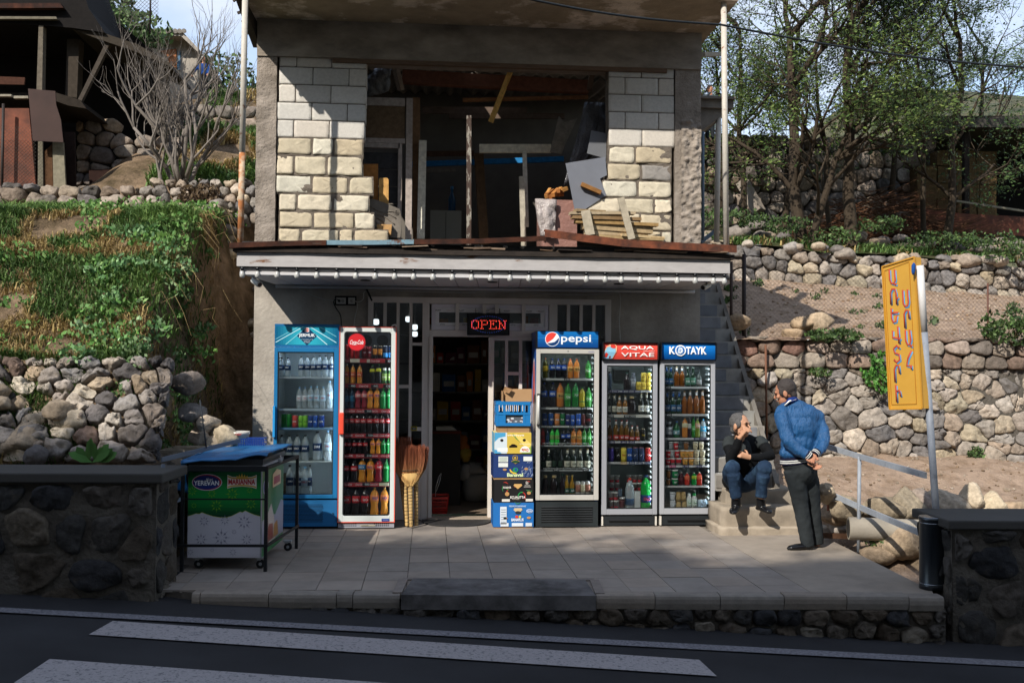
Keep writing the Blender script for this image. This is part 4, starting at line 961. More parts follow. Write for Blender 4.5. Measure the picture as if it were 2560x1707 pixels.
face(f['r'], 'price_strip', strip, f['Y']+.059)
b = MB(); rect(b, x(956), z(1303), x(975), z(1296), f['Y']-.003, '#1d3f86'); tx(b, 'FROZEN', x(966), z(1299.5), x(972)-x(960), f['Y']-.004, '#9fb3dd', h=.008); under(f['r'], b.build('maker_badge', m_print))
# ---- pepsi
f = fridge('pepsi', 1340, 1497, 827, 1319, 'tall white framed fridge with bright blue header and a black ribbed base', ('#b4b1aa',), ('#1d4f9a', '#15181c'), (827, 873), None, '#8b9088',
  glass=(1350, 884, 1485, 1237), grille=(1250, 1316, '#23292b', .003, 7, '#14181a', 'ribs'), pale_ribs=1,
  shelves=((946, '#c4c6c2', .02), (1019, '#c4c6c2', .02), (1065, '#c4c6c2', .018), (1114, '#b9bcba', .012), (1176, '#a9acaa', .012)))
def pp(b, y):
 x, z = f['x'], f['z']; X0, X1 = x(1343), x(1494.5); n = 16
 for k in range(n):
  t = (k+.5)/n; a, c = lerp(z(868.5), z(829), k/n), lerp(z(868.5), z(829), (k+1)/n); col = tuple(lerp(p, q, t**1.2) for p, q in zip(H('#0b3f80'), H('#1673bd'))); rect(b, X0, a, X1, c, y, col)
 rect(b, X0, z(846.2), X1, z(845.2), y-.0006, '#2c86cc')
 cx, cz, r_ = x(1379.5), z(848), x(1397.5)-x(1379.5); disc(b, cx, cz, r_, r_, y-.001, '#eef0f2'); R0 = r_*.92
 def arc(a0, a1, n=20): return [(cx+R0*math.cos(R(lerp(a0, a1, i/n))), cz+R0*math.sin(R(lerp(a0, a1, i/n)))) for i in range(n+1)]
 pg(b, arc(52, 215)+[(cx-R0*.35, cz-R0*.30), (cx+R0*.12, cz+R0*.05), (cx+R0*.42, cz+R0*.45)], y-.0018, '#e0473f')
 pg(b, arc(218, 372)+[(cx+R0*.70, cz-R0*.1), (cx+R0*.35, cz-R0*.42), (cx-R0*.2, cz-R0*.55)], y-.0018, '#123a70')
 tx(b, 'pepsi', x(1439), z(848.5), x(1477)-x(1402), y-.002, '#eef1f4', h=z(836.5)-z(861), off=.012)
 tx(b, '.', x(1479), z(855.5), .006, y-.002, '#cfd8e4', h=.006)
face(f['r'], 'header_print', pp, f['Y']+.008, mat('lit_print'))
x, z, y = f['x'], f['z'], f['Y']
b = MB(); b.C('#c9c8c2'); b.cyl((x(1345), y-.03, z(1061)), (x(1345), y-.03, z(988)), .012, n=10); b.C('#191b1d')
for py in (987, 1061): b.beam((x(1345), y-.036, z(py)), (x(1345), y-.0, z(py)), .03, .025)
under(f['r'], b.build('handle', m_pl))
def dots(key, pts, wr=None):
 g_ = FR[key]
 def d(b, yy):
  for (px, py) in pts: disc(b, g_['x'](px), g_['z'](py), .006, .008, yy, '#30343a', 10)
  if wr: tx(b, wr[0], g_['x'](wr[1]), g_['z'](wr[2]), g_['x'](wr[1]+7)-g_['x'](wr[1]-7), yy, wr[3], h=.012)
 face(g_['r'], 'lock_and_mark', d, g_['Y']-.0015)
dots('pepsi', [(1419, 878)], ('FROZEN', 1477, 879, '#6a6aa8'))
def tags(key, rows_, y=None):
 g_ = FR[key]
 def d(b, yy):
  for (py, lst) in rows_:
   for (px, s_, bgc, fg) in lst:
    w = 2.6*len(s_)+1.5; rect(b, g_['x'](px-w/1.2), g_['z'](py+3.2), g_['x'](px+w/1.2), g_['z'](py-3.2), yy, bgc); tx(b, s_, g_['x'](px), g_['z'](py), g_['x'](px+w*.62)-g_['x'](px-w*.62), yy-.001, fg, h=g_['z'](py-2.2)-g_['z'](py+2.2))
 face(g_['r'], 'price_tag', d, g_['Y']+.0585)
K_, W_ = '#24262b', '#e6e8e6'
tags('pepsi', [(948.5, [(1357, '400', K_, W_), (1419, '340', K_, W_)]), (1021.5, [(1405, '420', K_, W_), (1461, '400', K_, W_)]), (1067.5, [(1375, '350', K_, W_), (1433, '200', K_, W_), (1468, '300', K_, W_)]), (1112, [(1404, '200', K_, W_)]), (1176, [(1392, '340', K_, W_), (1467, '400', K_, W_)])])
# racks (little rails) on two shelves
b = MB(); b.C('#c9ccca')
for (py, xa, xb) in ((1109, 1357, 1474), (1172, 1360, 1476)):
 p = [(x(xa), y+.052, z(py+5)), (x(xa), y+.052, z(py)), (x(xb), y+.052, z(py)), (x(xb), y+.052, z(py+5))]; b.tube(p, .003, 5)
under(f['r'], b.build('shelf_rail', m_matt))
# side print of the fridge seen from the left
b = MB(); X0 = f['X0']+.003; n = 20
pts = [(X0, y+.28+.10*math.cos(2*math.pi*i/n), 1.42+.33*math.sin(2*math.pi*i/n)) for i in range(n)]; b.C('#c23a3a'); b.poly(pts[::-1]); b.C('#d8dbe0'); b.poly([(X0+.0005, q[1]*1.0, q[2]*1.0) for q in [(X0, y+.28+.13*math.cos(2*math.pi*i/n), 1.38+.40*math.sin(2*math.pi*i/n)) for i in range(n)]][::-1])
under(f['r'], b.build('side_print', m_print))
# ---- aqua vitae
f = fridge('aqua', 1504.5, 1643.5, 857, 1316, 'grey framed fridge with coral red curved header, second fridge from the right', ('#93959b',), ('#2c3036', '#15171a'), (857, 899), None, '#8f9893',
  glass=(1517, 914, 1632, 1272), grille=(1286, 1312, '#1d2124', .028, 5, '#0b0d0f', 'ribs'), pale_ribs=1,
  shelves=((976, '#c9cacb', .02), (1037, '#d2cfc4', .03), (1104, '#c9cacb', .018), (1156, '#c9cacb', .02)))
def curved(b, key, xa, xb, py1, py0, c0, c1, bulge=.022):
 g_ = FR[key]; n = 12
 for k in range(n):
  t0, t1 = k/n, (k+1)/n; a0, a1 = math.pi*(t0-.5)*.8, math.pi*(t1-.5)*.8
  ya, yb_ = g_['Y']+.01-bulge*math.cos(a0), g_['Y']+.01-bulge*math.cos(a1); za, zb_ = lerp(g_['z'](py0), g_['z'](py1), t0), lerp(g_['z'](py0), g_['z'](py1), t1)
  b.col = tuple(lerp(p, q, (t0+t1)/2) for p, q in zip(H(c0), H(c1)))
  i = b._v([(g_['x'](xa), ya, za), (g_['x'](xb), ya, za), (g_['x'](xb), yb_, zb_), (g_['x'](xa), yb_, zb_)]); b._f((i, i+1, i+2, i+3), False)
def wrapy(b, i0, key, py1, py0, bulge, off):     # lay flat print on the curved header
 g_ = FR[key]
 for i in range(i0, len(b.v)):
  v = b.v[i]; t = (v[2]-g_['z'](py0))/(g_['z'](py1)-g_['z'](py0)); a = math.pi*(t-.5)*.8; b.v[i] = (v[0], g_['Y']+.01-bulge*math.cos(a)-off+(v[1]), v[2])
b = MB(); curved(b, 'aqua', 1505.5, 1642.5, 857.5, 898, '#d8483c', '#dc5044'); i0 = len(b.v); x, z = f['x'], f['z']
tx(b, 'AQUA', x(1592), z(869.5), x(1633)-x(1550.5), 0, '#f2efec', h=z(864.5)-z(874.5), off=.012); tx(b, 'VITAE', x(1592.5), z(886.3), x(1634)-x(1551), 0, '#f2efec', h=z(881.5)-z(891.5), off=.012); tx(b, '(094) 415804', x(1620.5), z(877.6), x(1634)-x(1607), 0, '#f0d8d4', h=z(876)-z(879.2), off=.01)
pg(b, [(x(1506), z(897)), (x(1508), z(880)), (x(1514), z(868)), (x(1524), z(859.5)), (x(1536), z(858.8)), (x(1541), z(868)), (x(1539), z(880)), (x(1530), z(896))], 0, '#f0b48c')
pg(b, [(x(1507), z(896.5)), (x(1510), z(880)), (x(1516), z(869)), (x(1525), z(866)), (x(1537), z(871)), (x(1537.5), z(880)), (x(1528.5), z(896.5))], -.0008, '#86bcd6')
pg(b, [(x(1524.5), z(868)), (x(1526.5), z(861)), (x(1534), z(860.5)), (x(1538), z(865)), (x(1536), z(871)), (x(1530), z(871))], -.0014, '#c93a2e')
pg(b, [(x(1509), z(891)), (x(1513), z(881)), (x(1519), z(885)), (x(1515), z(895))], -.0014, '#c93a2e'); pg(b, [(x(1520), z(895)), (x(1522), z(890)), (x(1526), z(891)), (x(1524), z(896))], -.0014, '#8a2f3a')
wrapy(b, i0, 'aqua', 857.5, 898, .022, .009); under(f['r'], b.build('header_print', mat('lit_print')))
b = MB(); b.C('#15171a')
for px in (1504.7, 1643.3): cxx = x(px); b.box((cxx-.006, f['Y']-.045, z(898.5)), (cxx+.006, f['Y']+.02, z(856.5)))
b.box((x(1504.5), f['Y']-.03, z(902)), (x(1643.5), f['Y']+.02, z(898.6))); b.box((x(1504.5), f['Y']-.03, z(857)), (x(1643.5), f['Y']+.02, z(855.2))); under(f['r'], b.build('header_end', m_pl))
dots('aqua', [(1574, 907)], ('Snaige', 1627, 908.5, '#4a4c52'))
B_ = '#3a3766'
tags('aqua', [(978.5, [(1524, '250', B_, W_), (1538, '210', B_, W_), (1552, '200', B_, W_), (1567, '200', B_, W_), (1581, '200', B_, W_), (1596, '300', B_, W_)]), (1041, [(1529, '400', K_, W_), (1570, '320', K_, W_), (1584, '300', K_, W_)]), (1106, [(1532, '500', B_, W_), (1562, '280', B_, W_), (1582, '320', B_, W_)]), (1158.5, [(1562, '620', '#c7a36a', '#fff2d8'), (1583, '500', '#2c3c66', W_), (1602, '580', '#2c3c66', W_), (1622, '570', '#2c3c66', W_)])])
# ---- kotayk
f = fridge('kotayk', 1650, 1788, 857, 1315, 'grey framed fridge with deep blue curved beer header, rightmost in the row', ('#9b9da2',), ('#2c3036', '#15171a'), (857, 899), None, '#8f9896',
  glass=(1661, 912, 1777, 1270), grille=(1285, 1311, '#1d2124', .028, 5, '#0b0d0f', 'ribs'), pale_ribs=1,
  shelves=((967, '#d0d2d2', .02), (1035.5, '#c6c8c8', .02), (1095.5, '#c9cacb', .02), (1164.5, '#c9cacb', .02), (1215.5, '#c9cacb', .018)))
b = MB(); curved(b, 'kotayk', 1652, 1787, 857.5, 898, '#094a92', '#0f74c4'); i0 = len(b.v); x, z = f['x'], f['z']
tx(b, 'K', x(1679), z(876), x(1686.5)-x(1671.5), 0, '#f2f4f6', h=z(866.5)-z(885.5), off=.03); tx(b, 'TAYK', x(1739), z(876), x(1765)-x(1713), 0, '#f2f4f6', h=z(866.5)-z(885.5), off=.03)
cx, cz, r_ = x(1699.5), z(876.3), x(1713)-x(1699.5); disc(b, cx, cz, r_, r_, 0, '#f2f4f6'); disc(b, cx, cz, r_*.78, r_*.78, -.0008, '#1060aa')
pg(b, [(cx-r_*.15, cz-r_*.65), (cx-r_*.3, cz+.0), (cx-r_*.1, cz+r_*.5), (cx+r_*.3, cz+r_*.5), (cx+r_*.42, cz+r_*.1), (cx+r_*.52, cz-r_*.1), (cx+r_*.38, cz-r_*.15), (cx+r_*.35, cz-r_*.4), (cx+r_*.05, cz-r_*.5)], -.0014, '#dfe6ee')
pg(b, [(cx-r_*.55, cz-r_*.45), (cx-r_*.45, cz+r_*.3), (cx-r_*.1, cz+r_*.72), (cx+r_*.1, cz+r_*.4), (cx-r_*.2, cz-.0), (cx-r_*.25, cz-r_*.6)], -.002, '#bcd0e4'); pg(b, [(cx-r_*.2, cz-r_*.1), (cx-r_*.0, cz+r_*.3), (cx+.0, cz-r_*.3)], -.0026, '#1060aa'); rect(b, cx+r_*.12, cz+r_*.08, cx+r_*.3, cz+r_*.16, -.0026, '#1060aa')
wrapy(b, i0, 'kotayk', 857.5, 898, .022, .009); under(f['r'], b.build('header_print', mat('lit_print')))
b = MB(); b.C('#15171a')
for px in (1650.7, 1788.0): cxx = x(px); b.box((cxx-.006, f['Y']-.045, z(898.5)), (cxx+.006, f['Y']+.02, z(856.5)))
b.box((x(1650), f['Y']-.03, z(902)), (x(1788), f['Y']+.02, z(898.6))); b.box((x(1650), f['Y']-.03, z(857)), (x(1788), f['Y']+.02, z(855.2))); under(f['r'], b.build('header_end', m_pl))
dots('kotayk', [(1719, 907)], ('Snaige', 1766, 908.5, '#4a4c52'))
tags('kotayk', [(969, [(1673, '400', K_, W_)]), (1038, [(1675, '500', K_, W_)]), (1097.5, [(1746, '280', B_, W_), (1762, '180', B_, W_)]), (1166.5, [(1685, '150', '#b02a66', '#ffdcec'), (1718, '170', B_, W_), (1751, '150', B_, W_)])])
# ================================================================ drinks in the fridges: every bottle, can and cup is a thing
random.seed(31)
m_drink = mat('bottle_liquid', None, .16, spec=.6, translucent=.25)
m_dark = mat('dark_bottle', None, .12, spec=.6)
m_can = mat('can_paint', None, .28, metal=.25, spec=.6)
m_lab = mat('paper_label', None, .5, spec=.3)
def clearmat():
 m = bpy.data.materials.new('clear_bottle'); m.use_nodes = True; t = m.node_tree; N = t.nodes; K = t.links.new; b = N['Principled BSDF']
 b.inputs['Base Color'].default_value = (.62, .72, .76, 1); b.inputs['Roughness'].default_value = .08; b.inputs['Alpha'].default_value = .42; b.inputs['Specular IOR Level'].default_value = .8; return m
m_clear = clearmat()
PF = {
'pet': ([(.72,0),(.95,.025),(1,.08),(1,.60),(.97,.68),(.78,.78),(.45,.87),(.30,.905),(.29,.935)], (.34,.935,1.0), (.34,.60)),
'wst': ([(.70,0),(.96,.03),(1,.12),(.94,.22),(.80,.36),(.84,.45),(.97,.52),(1,.60),(1,.72),(.80,.83),(.42,.905),(.30,.93),(.29,.94)], (.34,.94,1.0), (.55,.75)),
'beer': ([(.85,0),(1,.02),(1,.52),(.92,.60),(.55,.70),(.38,.78),(.34,.95),(.36,.955)], (.40,.955,1.0), (.12,.42)),
'can': ([(.84,0),(1,.035),(1,.92),(.86,.97)], (.86,.97,1.0), (.06,.90)),
'cup': ([(.74,0),(1,.86),(1.02,.86)], (1.06,.86,1.0), (.12,.78)),
'cup0': ([(1,0),(.74,.93)], (.76,.93,1.0), (.15,.8)),
'jar': ([(.85,0),(1,.04),(1,.60),(.85,.74),(.55,.82),(.50,.88)], (.55,.88,1.0), (.15,.5)),
'yog': ([(.9,0),(1,.03),(1,.72),(.62,.84),(.60,.86)], (.64,.86,1.0), (.2,.66)),
'jug': ([(.9,0),(1,.03),(1,.55),(.6,.72),(.30,.86),(.28,.94)], (.34,.94,1.0), (.18,.45)),
}
PROTO = {}
def proto(kind, body, label, cap, text=None, tcol='#f4f2f0', mt=None, neck=None, asp=3.3, band=None):
 key = (kind, body, label, cap, text, neck, round(asp, 1), band)
 if key in PROTO: return PROTO[key]
 prof, (cr, c0, c1), (l0, l1) = PF[kind]; n = 14; Hh = asp*2
 if band: l0, l1 = band
 def rad(t):
  for (r0, a), (r1, c) in zip(prof, prof[1:]):
   if a <= t <= c: return r0+(r1-r0)*(t-a)/max(c-a, 1e-6)
  return prof[-1][0]
 b = MB(); b.C('#ffffff' if body == 'clear' else body); b.col = tuple(min(.9, c*1.3+.004) for c in b.col); b.lathe([(r, z*Hh) for r, z in prof], n=n)
 parts = [('body', b, mt or (m_clear if body == 'clear' else m_drink))]
 if body == 'clear': b.c = [(1, 1, 1, 1)]*len(b.v)
 b = MB(); b.C(cap); b.lathe([(cr*.98, c0*Hh), (cr, (c0*.9+c1*.1)*Hh), (cr, (c0*.15+c1*.85)*Hh), (cr*.9, c1*Hh)], n=n); parts.append(('lid' if kind.startswith('cup') else 'cap', b, m_can if kind in ('can', 'beer') else m_pl))
 if label:
  b = MB(); b.C(label); ts = lsp(l0, l1, 4); rings = [(rad(t)*1.025, t*Hh) for t in ts]
  b.lathe([(rings[0][0]*.97, rings[0][1])]+rings+[(rings[-1][0]*.97, rings[-1][1])], n=n)
  if text:
   tm = (l0+l1)/2; rr = rad(tm)*1.05; i0 = len(b.v); b.C(tcol); b.txt(text, (0, 0, tm*Hh), (1, 0, 0), (0, 0, 1), w=rr*1.35, h=min((l1-l0)*Hh*.42, rr*.62), off=.02)
   for i in range(i0, len(b.v)):
    x, y, z = b.v[i]; a = x/rr; b.v[i] = (rr*math.sin(a), -rr*math.cos(a), z)
  parts.append(('label', b, m_lab))
 if neck:
  b = MB(); b.C(neck); b.lathe([(rad(t)*1.04, t*Hh) for t in lsp(.78, .93, 3)], n=n); parts.append(('neck_label', b, m_lab))
 obs = []
 for (nm, bb, m) in parts: o = bb.build(nm, m); obs.append(o); COL.objects.unlink(o)
 PROTO[key] = obs; return obs
ORD = ['first', 'second', 'third', 'fourth', 'fifth', 'sixth', 'seventh', 'eighth', 'ninth', 'tenth', 'eleventh', 'twelfth']
def item(fk, sz, px, wpx, tpy, bpy_, spec, lab, name, cat, dy=0.0, group=None):
 g_ = FR[fk]; r = wpx/2/FPX*(11+g_['Y']+.15); Yi = g_['Y']+.072+r+dy; D = (PY(px, 1100, Yi)-CAM).length
 X = XY(px, bpy_, Yi); X1 = XY(px+wpx/2, bpy_, Yi); r = X1-X; zb_ = sz if bpy_ is None or abs(bpy_) < 1 else ZY(px, bpy_, Yi)
 zt_ = ZY(px, tpy, Yi); zb_ = sz if sz is not None else zb_; h_ = zt_-zb_
 X = min(max(X, g_['X0']+.04+r*.6), g_['X1']-.04-r*.6)
 src = proto(*spec[0], **dict(spec[1], asp=h_/(2*r)))
 s = r; root = None
 for o in src:
  c = o.copy(); COL.objects.link(c)
  if root is None:
   root = c; c.name = name; c.location = (X, Yi, zb_+.001); asp = h_/(2*r); key = round(asp, 1); c.scale = (r, r, h_/(round(asp, 8)*2)) if False else (r, r, r*asp/ASP(src)); c.rotation_euler = (0, 0, rnd(-.3, .3))
  else: c.parent = root
 tag(root, lab, cat, group)
def ASP(src): return max(v.co.z for v in src[1].data.vertices)/2
NV, PB = '#16365c', '#b9d3e2'
SP = {
'jm': ((('pet', 'clear', NV, '#1a2024', 'JERMUK'), {}), 'clear water bottle with navy label', 'bottle'),
'jp': ((('pet', 'clear', PB, '#8fc3e6', 'JERMUK', '#c05a66'), {}), 'clear water bottle with pale label', 'bottle'),
'sw': ((('pet', 'clear', '#dfe4ea', '#5a9ad0', 'X', '#b8323c'), {}), 'small clear bottle with white swirl label', 'bottle'),
'cg': ((('can', '#1f7a34', '#1f7a34', '#b8bcc0'), {}), 'dark green drink can', 'can'),
'cr': ((('can', '#c23a38', '#d0504a', '#b8bcc0', 'BOOM'), {}), 'coral red drink can', 'can'),
'cy': ((('can', '#7cc23a', '#86cc40', '#b8bcc0', 'BOOM'), {'tcol': '#2a4a18'}), 'lime green drink can', 'can'),
'cn': ((('can', '#1d3f86', '#1d3f86', '#b8bcc0', 'BOOM'), {}), 'navy drink can with orange mark', 'can'),
'cb': ((('can', '#2a5ab0', '#2a5ab0', '#b8bcc0', 'XL'), {}), 'blue drink can', 'can'),
'ck': ((('can', '#b8222c', '#c02830', '#9a9da0'), {}), 'bright red cola can', 'can'),
'cd': ((('can', '#7a1f26', '#8a232b', '#8a8d90', 'COLA'), {}), 'dark red drink can', 'can'),
'cf': ((('can', '#17181c', '#c07830', '#b0a080'), {'band': (.3, .75)}), 'black energy drink can with golden flame', 'can'),
'cl': ((('can', '#15233c', '#3f8fd0', '#b0b4b8'), {'band': (.1, .45)}), 'black and blue energy drink can', 'can'),
'oj': ((('pet', '#c98a3a', '#d05a3a', '#d8cfc0', 'Juicy', '#f2e2c0'), {}), 'orange juice bottle with fruit label', 'bottle'),
'bk': ((('pet', '#121316', '#c9c832', '#3a8a3a'), {'mt': m_dark, 'band': (.62, .78)}), 'black tea bottle with yellow collar', 'bottle'),
'yg': ((('yog', '#2e5a34', '#8aa85a', '#e8ece8', 'Moxi'), {}), 'green juice bottle with white lid', 'bottle'),
'bl': ((('pet', '#1c3c56', '#24688a', '#1c3c56'), {}), 'dark blue water bottle', 'bottle'),
'pk': ((('wst', '#8a2a38', '#e08a8a', '#5a2028', 'FANTA'), {}), 'pink soda bottle with rosy label', 'bottle'),
'fa': ((('wst', '#d08a30', '#e88a55', '#d8b070', 'FANTA', '#24408a'), {}), 'orange soda bottle with salmon label', 'bottle'),
'fb': ((('wst', '#cf8a34', '#2a7ab0', '#d8d0c0', 'FANTA'), {}), 'orange soda bottle with blue label', 'bottle'),
'fr': ((('wst', '#8a2434', '#d0303c', '#8a2434', 'FANTA'), {}), 'red soda bottle with bright red label', 'bottle'),
'sp': ((('pet', '#137a38', '#1f9a4a', '#1a7a3a', 'Sprite'), {'band': (.55, .72)}), 'green lemon soda bottle', 'bottle'),
'co': ((('pet', '#120d0e', '#c0222c', '#2a1a1c', 'Coca-Cola'), {'mt': m_dark, 'band': (.50, .70)}), 'dark cola bottle with red label', 'bottle'),
'cz': ((('pet', '#120d0e', '#c0222c', '#2a1a1c', 'Coca-Cola'), {'mt': m_dark, 'band': (.48, .72)}), 'big dark cola bottle with red label', 'bottle'),
'pe': ((('pet', '#0e0d12', '#1f55b0', '#1f3f8a', 'PEPSI'), {'mt': m_dark, 'band': (.42, .66)}), 'dark cola bottle with blue label', 'bottle'),
'ld': ((('pet', '#4a4a18', '#c9a832', '#b04a2a'), {}), 'dark bottle with lemon yellow label', 'bottle'),
'mi': ((('pet', '#c87a34', '#d8a058', '#c0502a', 'Mirinda', '#2a3a2a'), {}), 'orange soda bottle with amber label', 'bottle'),
'ga': ((('pet', '#2a7a2c', '#5aa85a', '#2a8a3a', 'Gas'), {'band': (.3, .56)}), 'green soda bottle with pale green label', 'bottle'),
'7u': ((('pet', '#1a7a34', '#1f8a3c', '#1a7a34', '7UP', '#f0e8e8'), {'band': (.4, .6)}), 'green lemon lime bottle with seven mark', 'bottle'),
'ye': ((('pet', '#b0a02c', '#4a8a4a', '#2a8a4a'), {'band': (.26, .32)}), 'yellow lemonade bottle with green cap', 'bottle'),
'p7': ((('can', '#12693a', '#12693a', '#b8bcc0', '7UP'), {}), 'green can with seven mark', 'can'),
'pc': ((('can', '#123f7a', '#123f7a', '#b8bcc0', 'PEPSI'), {}), 'deep blue cola can', 'can'),
'po': ((('can', '#d07a40', '#d88a50', '#b8bcc0', 'Mirinda'), {}), 'orange soda can', 'can'),
'px': ((('can', '#1a2a6a', '#1a2a6a', '#b8bcc0', 'MAX'), {}), 'navy can with slanted white letters', 'can'),
'pb': ((('can', '#5a2a2a', '#5a2a2a', '#8a8d90'), {}), 'brown red can', 'can'),
'pq': ((('can', '#1a1a1c', '#1a1a1c', '#8a8d90', 'BURN', '#b03030'), {}), 'black energy can', 'can'),
'rd': ((('pet', '#c0302c', '#8a2a2a', '#c8342c'), {}), 'red soft drink bottle', 'bottle'),
'db': ((('pet', '#16304a', '#1a3a5a', '#1f4a8a'), {}), 'dark blue soft drink bottle', 'bottle'),
'lg': ((('pet', '#3ecb50', '#7aa85a', '#40d05a'), {}), 'bright light green drink bottle', 'bottle'),
'be': ((('beer', '#0d1a12', '#c9c6b4', '#a08a4a', 'KILIKIA', '#2a4a38'), {'mt': m_dark, 'neck': '#d8d4c4'}), 'dark green beer bottle with cream label', 'beer bottle'),
'bd': ((('beer', '#0b120e', '#24382c', '#2a3a30'), {'mt': m_dark}), 'dark unlit beer bottle', 'beer bottle'),
'ja': ((('jar', '#160d0c', None, '#c0a878'), {'mt': m_dark}), 'dark wine jar with straw stopper', 'jar'),
'dj': ((('jug', '#160c0e', None, '#1f4a3a'), {'mt': m_dark}), 'dark round wine jug', 'jug'),
'go': ((('beer', '#9a7420', '#24584a', '#c0a050', 'KILIKIA'), {'band': (.16, .4)}), 'golden beer bottle with green label', 'beer bottle'),
'sc': ((('can', '#b0aca4', '#9a6a58', '#b8bcc0'), {'band': (.3, .8)}), 'short can with brown red band', 'can'),
'se': ((('can', '#b0aca4', '#c8bfa0', '#b8bcc0'), {'band': (.3, .8)}), 'short can with cream band', 'can'),
'yc': ((('can', '#cfae34', '#d8bc48', '#1f9a60', 'BLACK', '#2a2a1a'), {}), 'yellow tin with green lid', 'tin'),
'gc': ((('yog', '#5a6068', '#8a9098', '#7a8088', 'WINE'), {}), 'grey capped shaker bottle', 'bottle'),
'tw': ((('can', '#2a2228', '#4a5a6a', '#3a2a28'), {}), 'tall dark tin at the left edge', 'tin'),
'am': ((('beer', '#8a5a1c', '#d8d4c8', '#a08a4a', 'KILIKIA', '#2a6a5a'), {'neck': '#d8d8d4'}), 'pale amber beer bottle with white neck label', 'beer bottle'),
'ar': ((('beer', '#10160f', '#d0cfc4', '#b0a078', 'Ararat', '#3a4a6a'), {'mt': m_dark, 'neck': '#c9c8b8'}), 'dark bottle with white label and cream neck', 'bottle'),
'ab': ((('beer', '#6a4a14', '#b8302c', '#b02a2a', 'BOCK'), {'neck': '#d8d0cc', 'band': (.08, .28)}), 'amber beer bottle with red and white neck', 'beer bottle'),
'yt': ((('can', '#1c1a14', '#1c1a14', '#c0b090', 'TODY', '#e0c030'), {}), 'black tin with yellow letters', 'tin'),
'pu': ((('can', '#3a3478', '#4a3f8a', '#b8a878'), {}), 'purple beer can', 'can'),
'bc': ((('can', '#101112', '#101112', '#707478', 'A'), {}), 'tall black can', 'can'),
'yl': ((('can', '#d8be3c', '#dcc850', '#c8b870', 'Beer', '#a83030'), {}), 'yellow beer can', 'can'),
'bn': ((('can', '#1c4a94', '#1c4a94', '#c0b090', 'BALTIKA'), {}), 'blue beer can', 'can'),
'b7': ((('can', '#28395a', '#28395a', '#d08a90', '7'), {}), 'navy beer can with figure seven', 'can'),
'b9': ((('can', '#a82a2a', '#a82a2a', '#d0a080', '9'), {}), 'red beer can with figure nine', 'can'),
'wc': ((('cup', '#b9b6b4', '#b0303a', '#c9c8c4'), {'band': (.08, .4)}), 'white paper cup with red band', 'cup'),
'dc': ((('cup', '#2a2426', '#5a2a30', '#c0bcb8'), {}), 'dark cup with white lid', 'cup'),
'cc': ((('pet', 'clear', '#2a4a6a', '#d0402a'), {'band': (.16, .36)}), 'big clear bottle with red cap', 'bottle'),
'gg': ((('pet', '#0f9a3c', '#16386a', '#12305a', 'ISLO', '#d04a6a'), {'band': (.22, .44)}), 'large bright green bottle with navy label', 'bottle'),
'kb': ((('beer', '#12301f', '#35608a', '#8a9ac0', 'KOTAYK'), {'mt': m_dark, 'neck': '#3a68a8'}), 'green beer bottle with blue label', 'beer bottle'),
'ka': ((('beer', '#8a4e14', None, '#b8a880'), {'neck': '#d4d6d8'}), 'amber beer bottle with silver foil neck', 'beer bottle'),
'kg': ((('beer', '#16301e', '#5a8a72', '#a0b0a0', 'KGB'), {'mt': m_dark, 'band': (.1, .46)}), 'green beer bottle with oval label', 'beer bottle'),
'ks': ((('beer', '#5a6460', '#a0a4a4', '#8a8f90'), {}), 'smoky glass bottle with silver label', 'bottle'),
'kw': ((('yog', '#1c2428', '#c0c6cc', '#a0a8ac', 'ones', '#303a4a'), {'mt': m_dark}), 'squat dark bottle with white label and grey cap', 'bottle'),
'kn': ((('jug', '#1a5a34', '#7aa0a8', '#1a5ab0', 'K'), {}), 'squat green bottle with blue cap', 'bottle'),
'ko': ((('pet', '#c8803a', '#cfc9a8', '#c8a878'), {'band': (.5, .72)}), 'tall orange soda bottle with white label', 'bottle'),
'kd': ((('pet', '#2a1a1c', '#b9b9b4', '#c0bcb4'), {'mt': m_dark, 'band': (.45, .7)}), 'dark bottle with white label', 'bottle'),
'ky': ((('pet', '#7a8a30', '#d8a888', '#c8c8b4', 'Gas'), {'band': (.5, .75)}), 'pale green lemonade bottle', 'bottle'),
'kc': ((('pet', 'clear', '#3aa8d8', '#4ab0e0', 'aqua'), {}), 'clear bottle with bright blue label and cap', 'bottle'),
'u1': ((('cup', '#b02a30', '#c03238', '#c8c4c0', 'COFE'), {}), 'red coffee cup', 'cup'),
'u2': ((('cup', '#d8cfc8', '#b8323a', '#d8d4d0'), {'band': (.3, .8)}), 'white coffee cup with red print', 'cup'),
'u3': ((('cup', '#d8984a', '#dca050', '#e0d4c4', 'Coffee', '#5a6a2a'), {}), 'orange coffee cup', 'cup'),
'u4': ((('cup', '#cfc2a0', '#d4c8a8', '#ded8c8', 'Coffee', '#6a5a3a'), {}), 'cream coffee cup', 'cup'),
'u5': ((('cup', '#7a5030', '#8a5c38', '#8a8078'), {}), 'brown coffee cup', 'cup'),
'u6': ((('cup', '#1a7a48', '#1f8450', '#e4e6e2', 'VAPO'), {}), 'green cup with domed white lid', 'cup'),
'u7': ((('cup', '#c8cdd6', '#ccd2da', '#d8dce0'), {}), 'plain white cup', 'cup'),
'u8': ((('cup0', '#b09460', '#b49a68', '#a88c58'), {}), 'tan cup standing upside down', 'cup'),
'u9': ((('cup', '#8a8d90', '#9a9da0', '#c0c0c0'), {}), 'grey coffee cup', 'cup'),
'r1': ((('pet', '#3a1418', '#5a2a34', '#c0b8b4'), {'mt': m_dark}), 'dark red juice bottle', 'bottle'),
'r2': ((('pet', '#b83226', '#d86a48', '#e0d8cc'), {'band': (.45, .75)}), 'red juice bottle with orange label', 'bottle'),
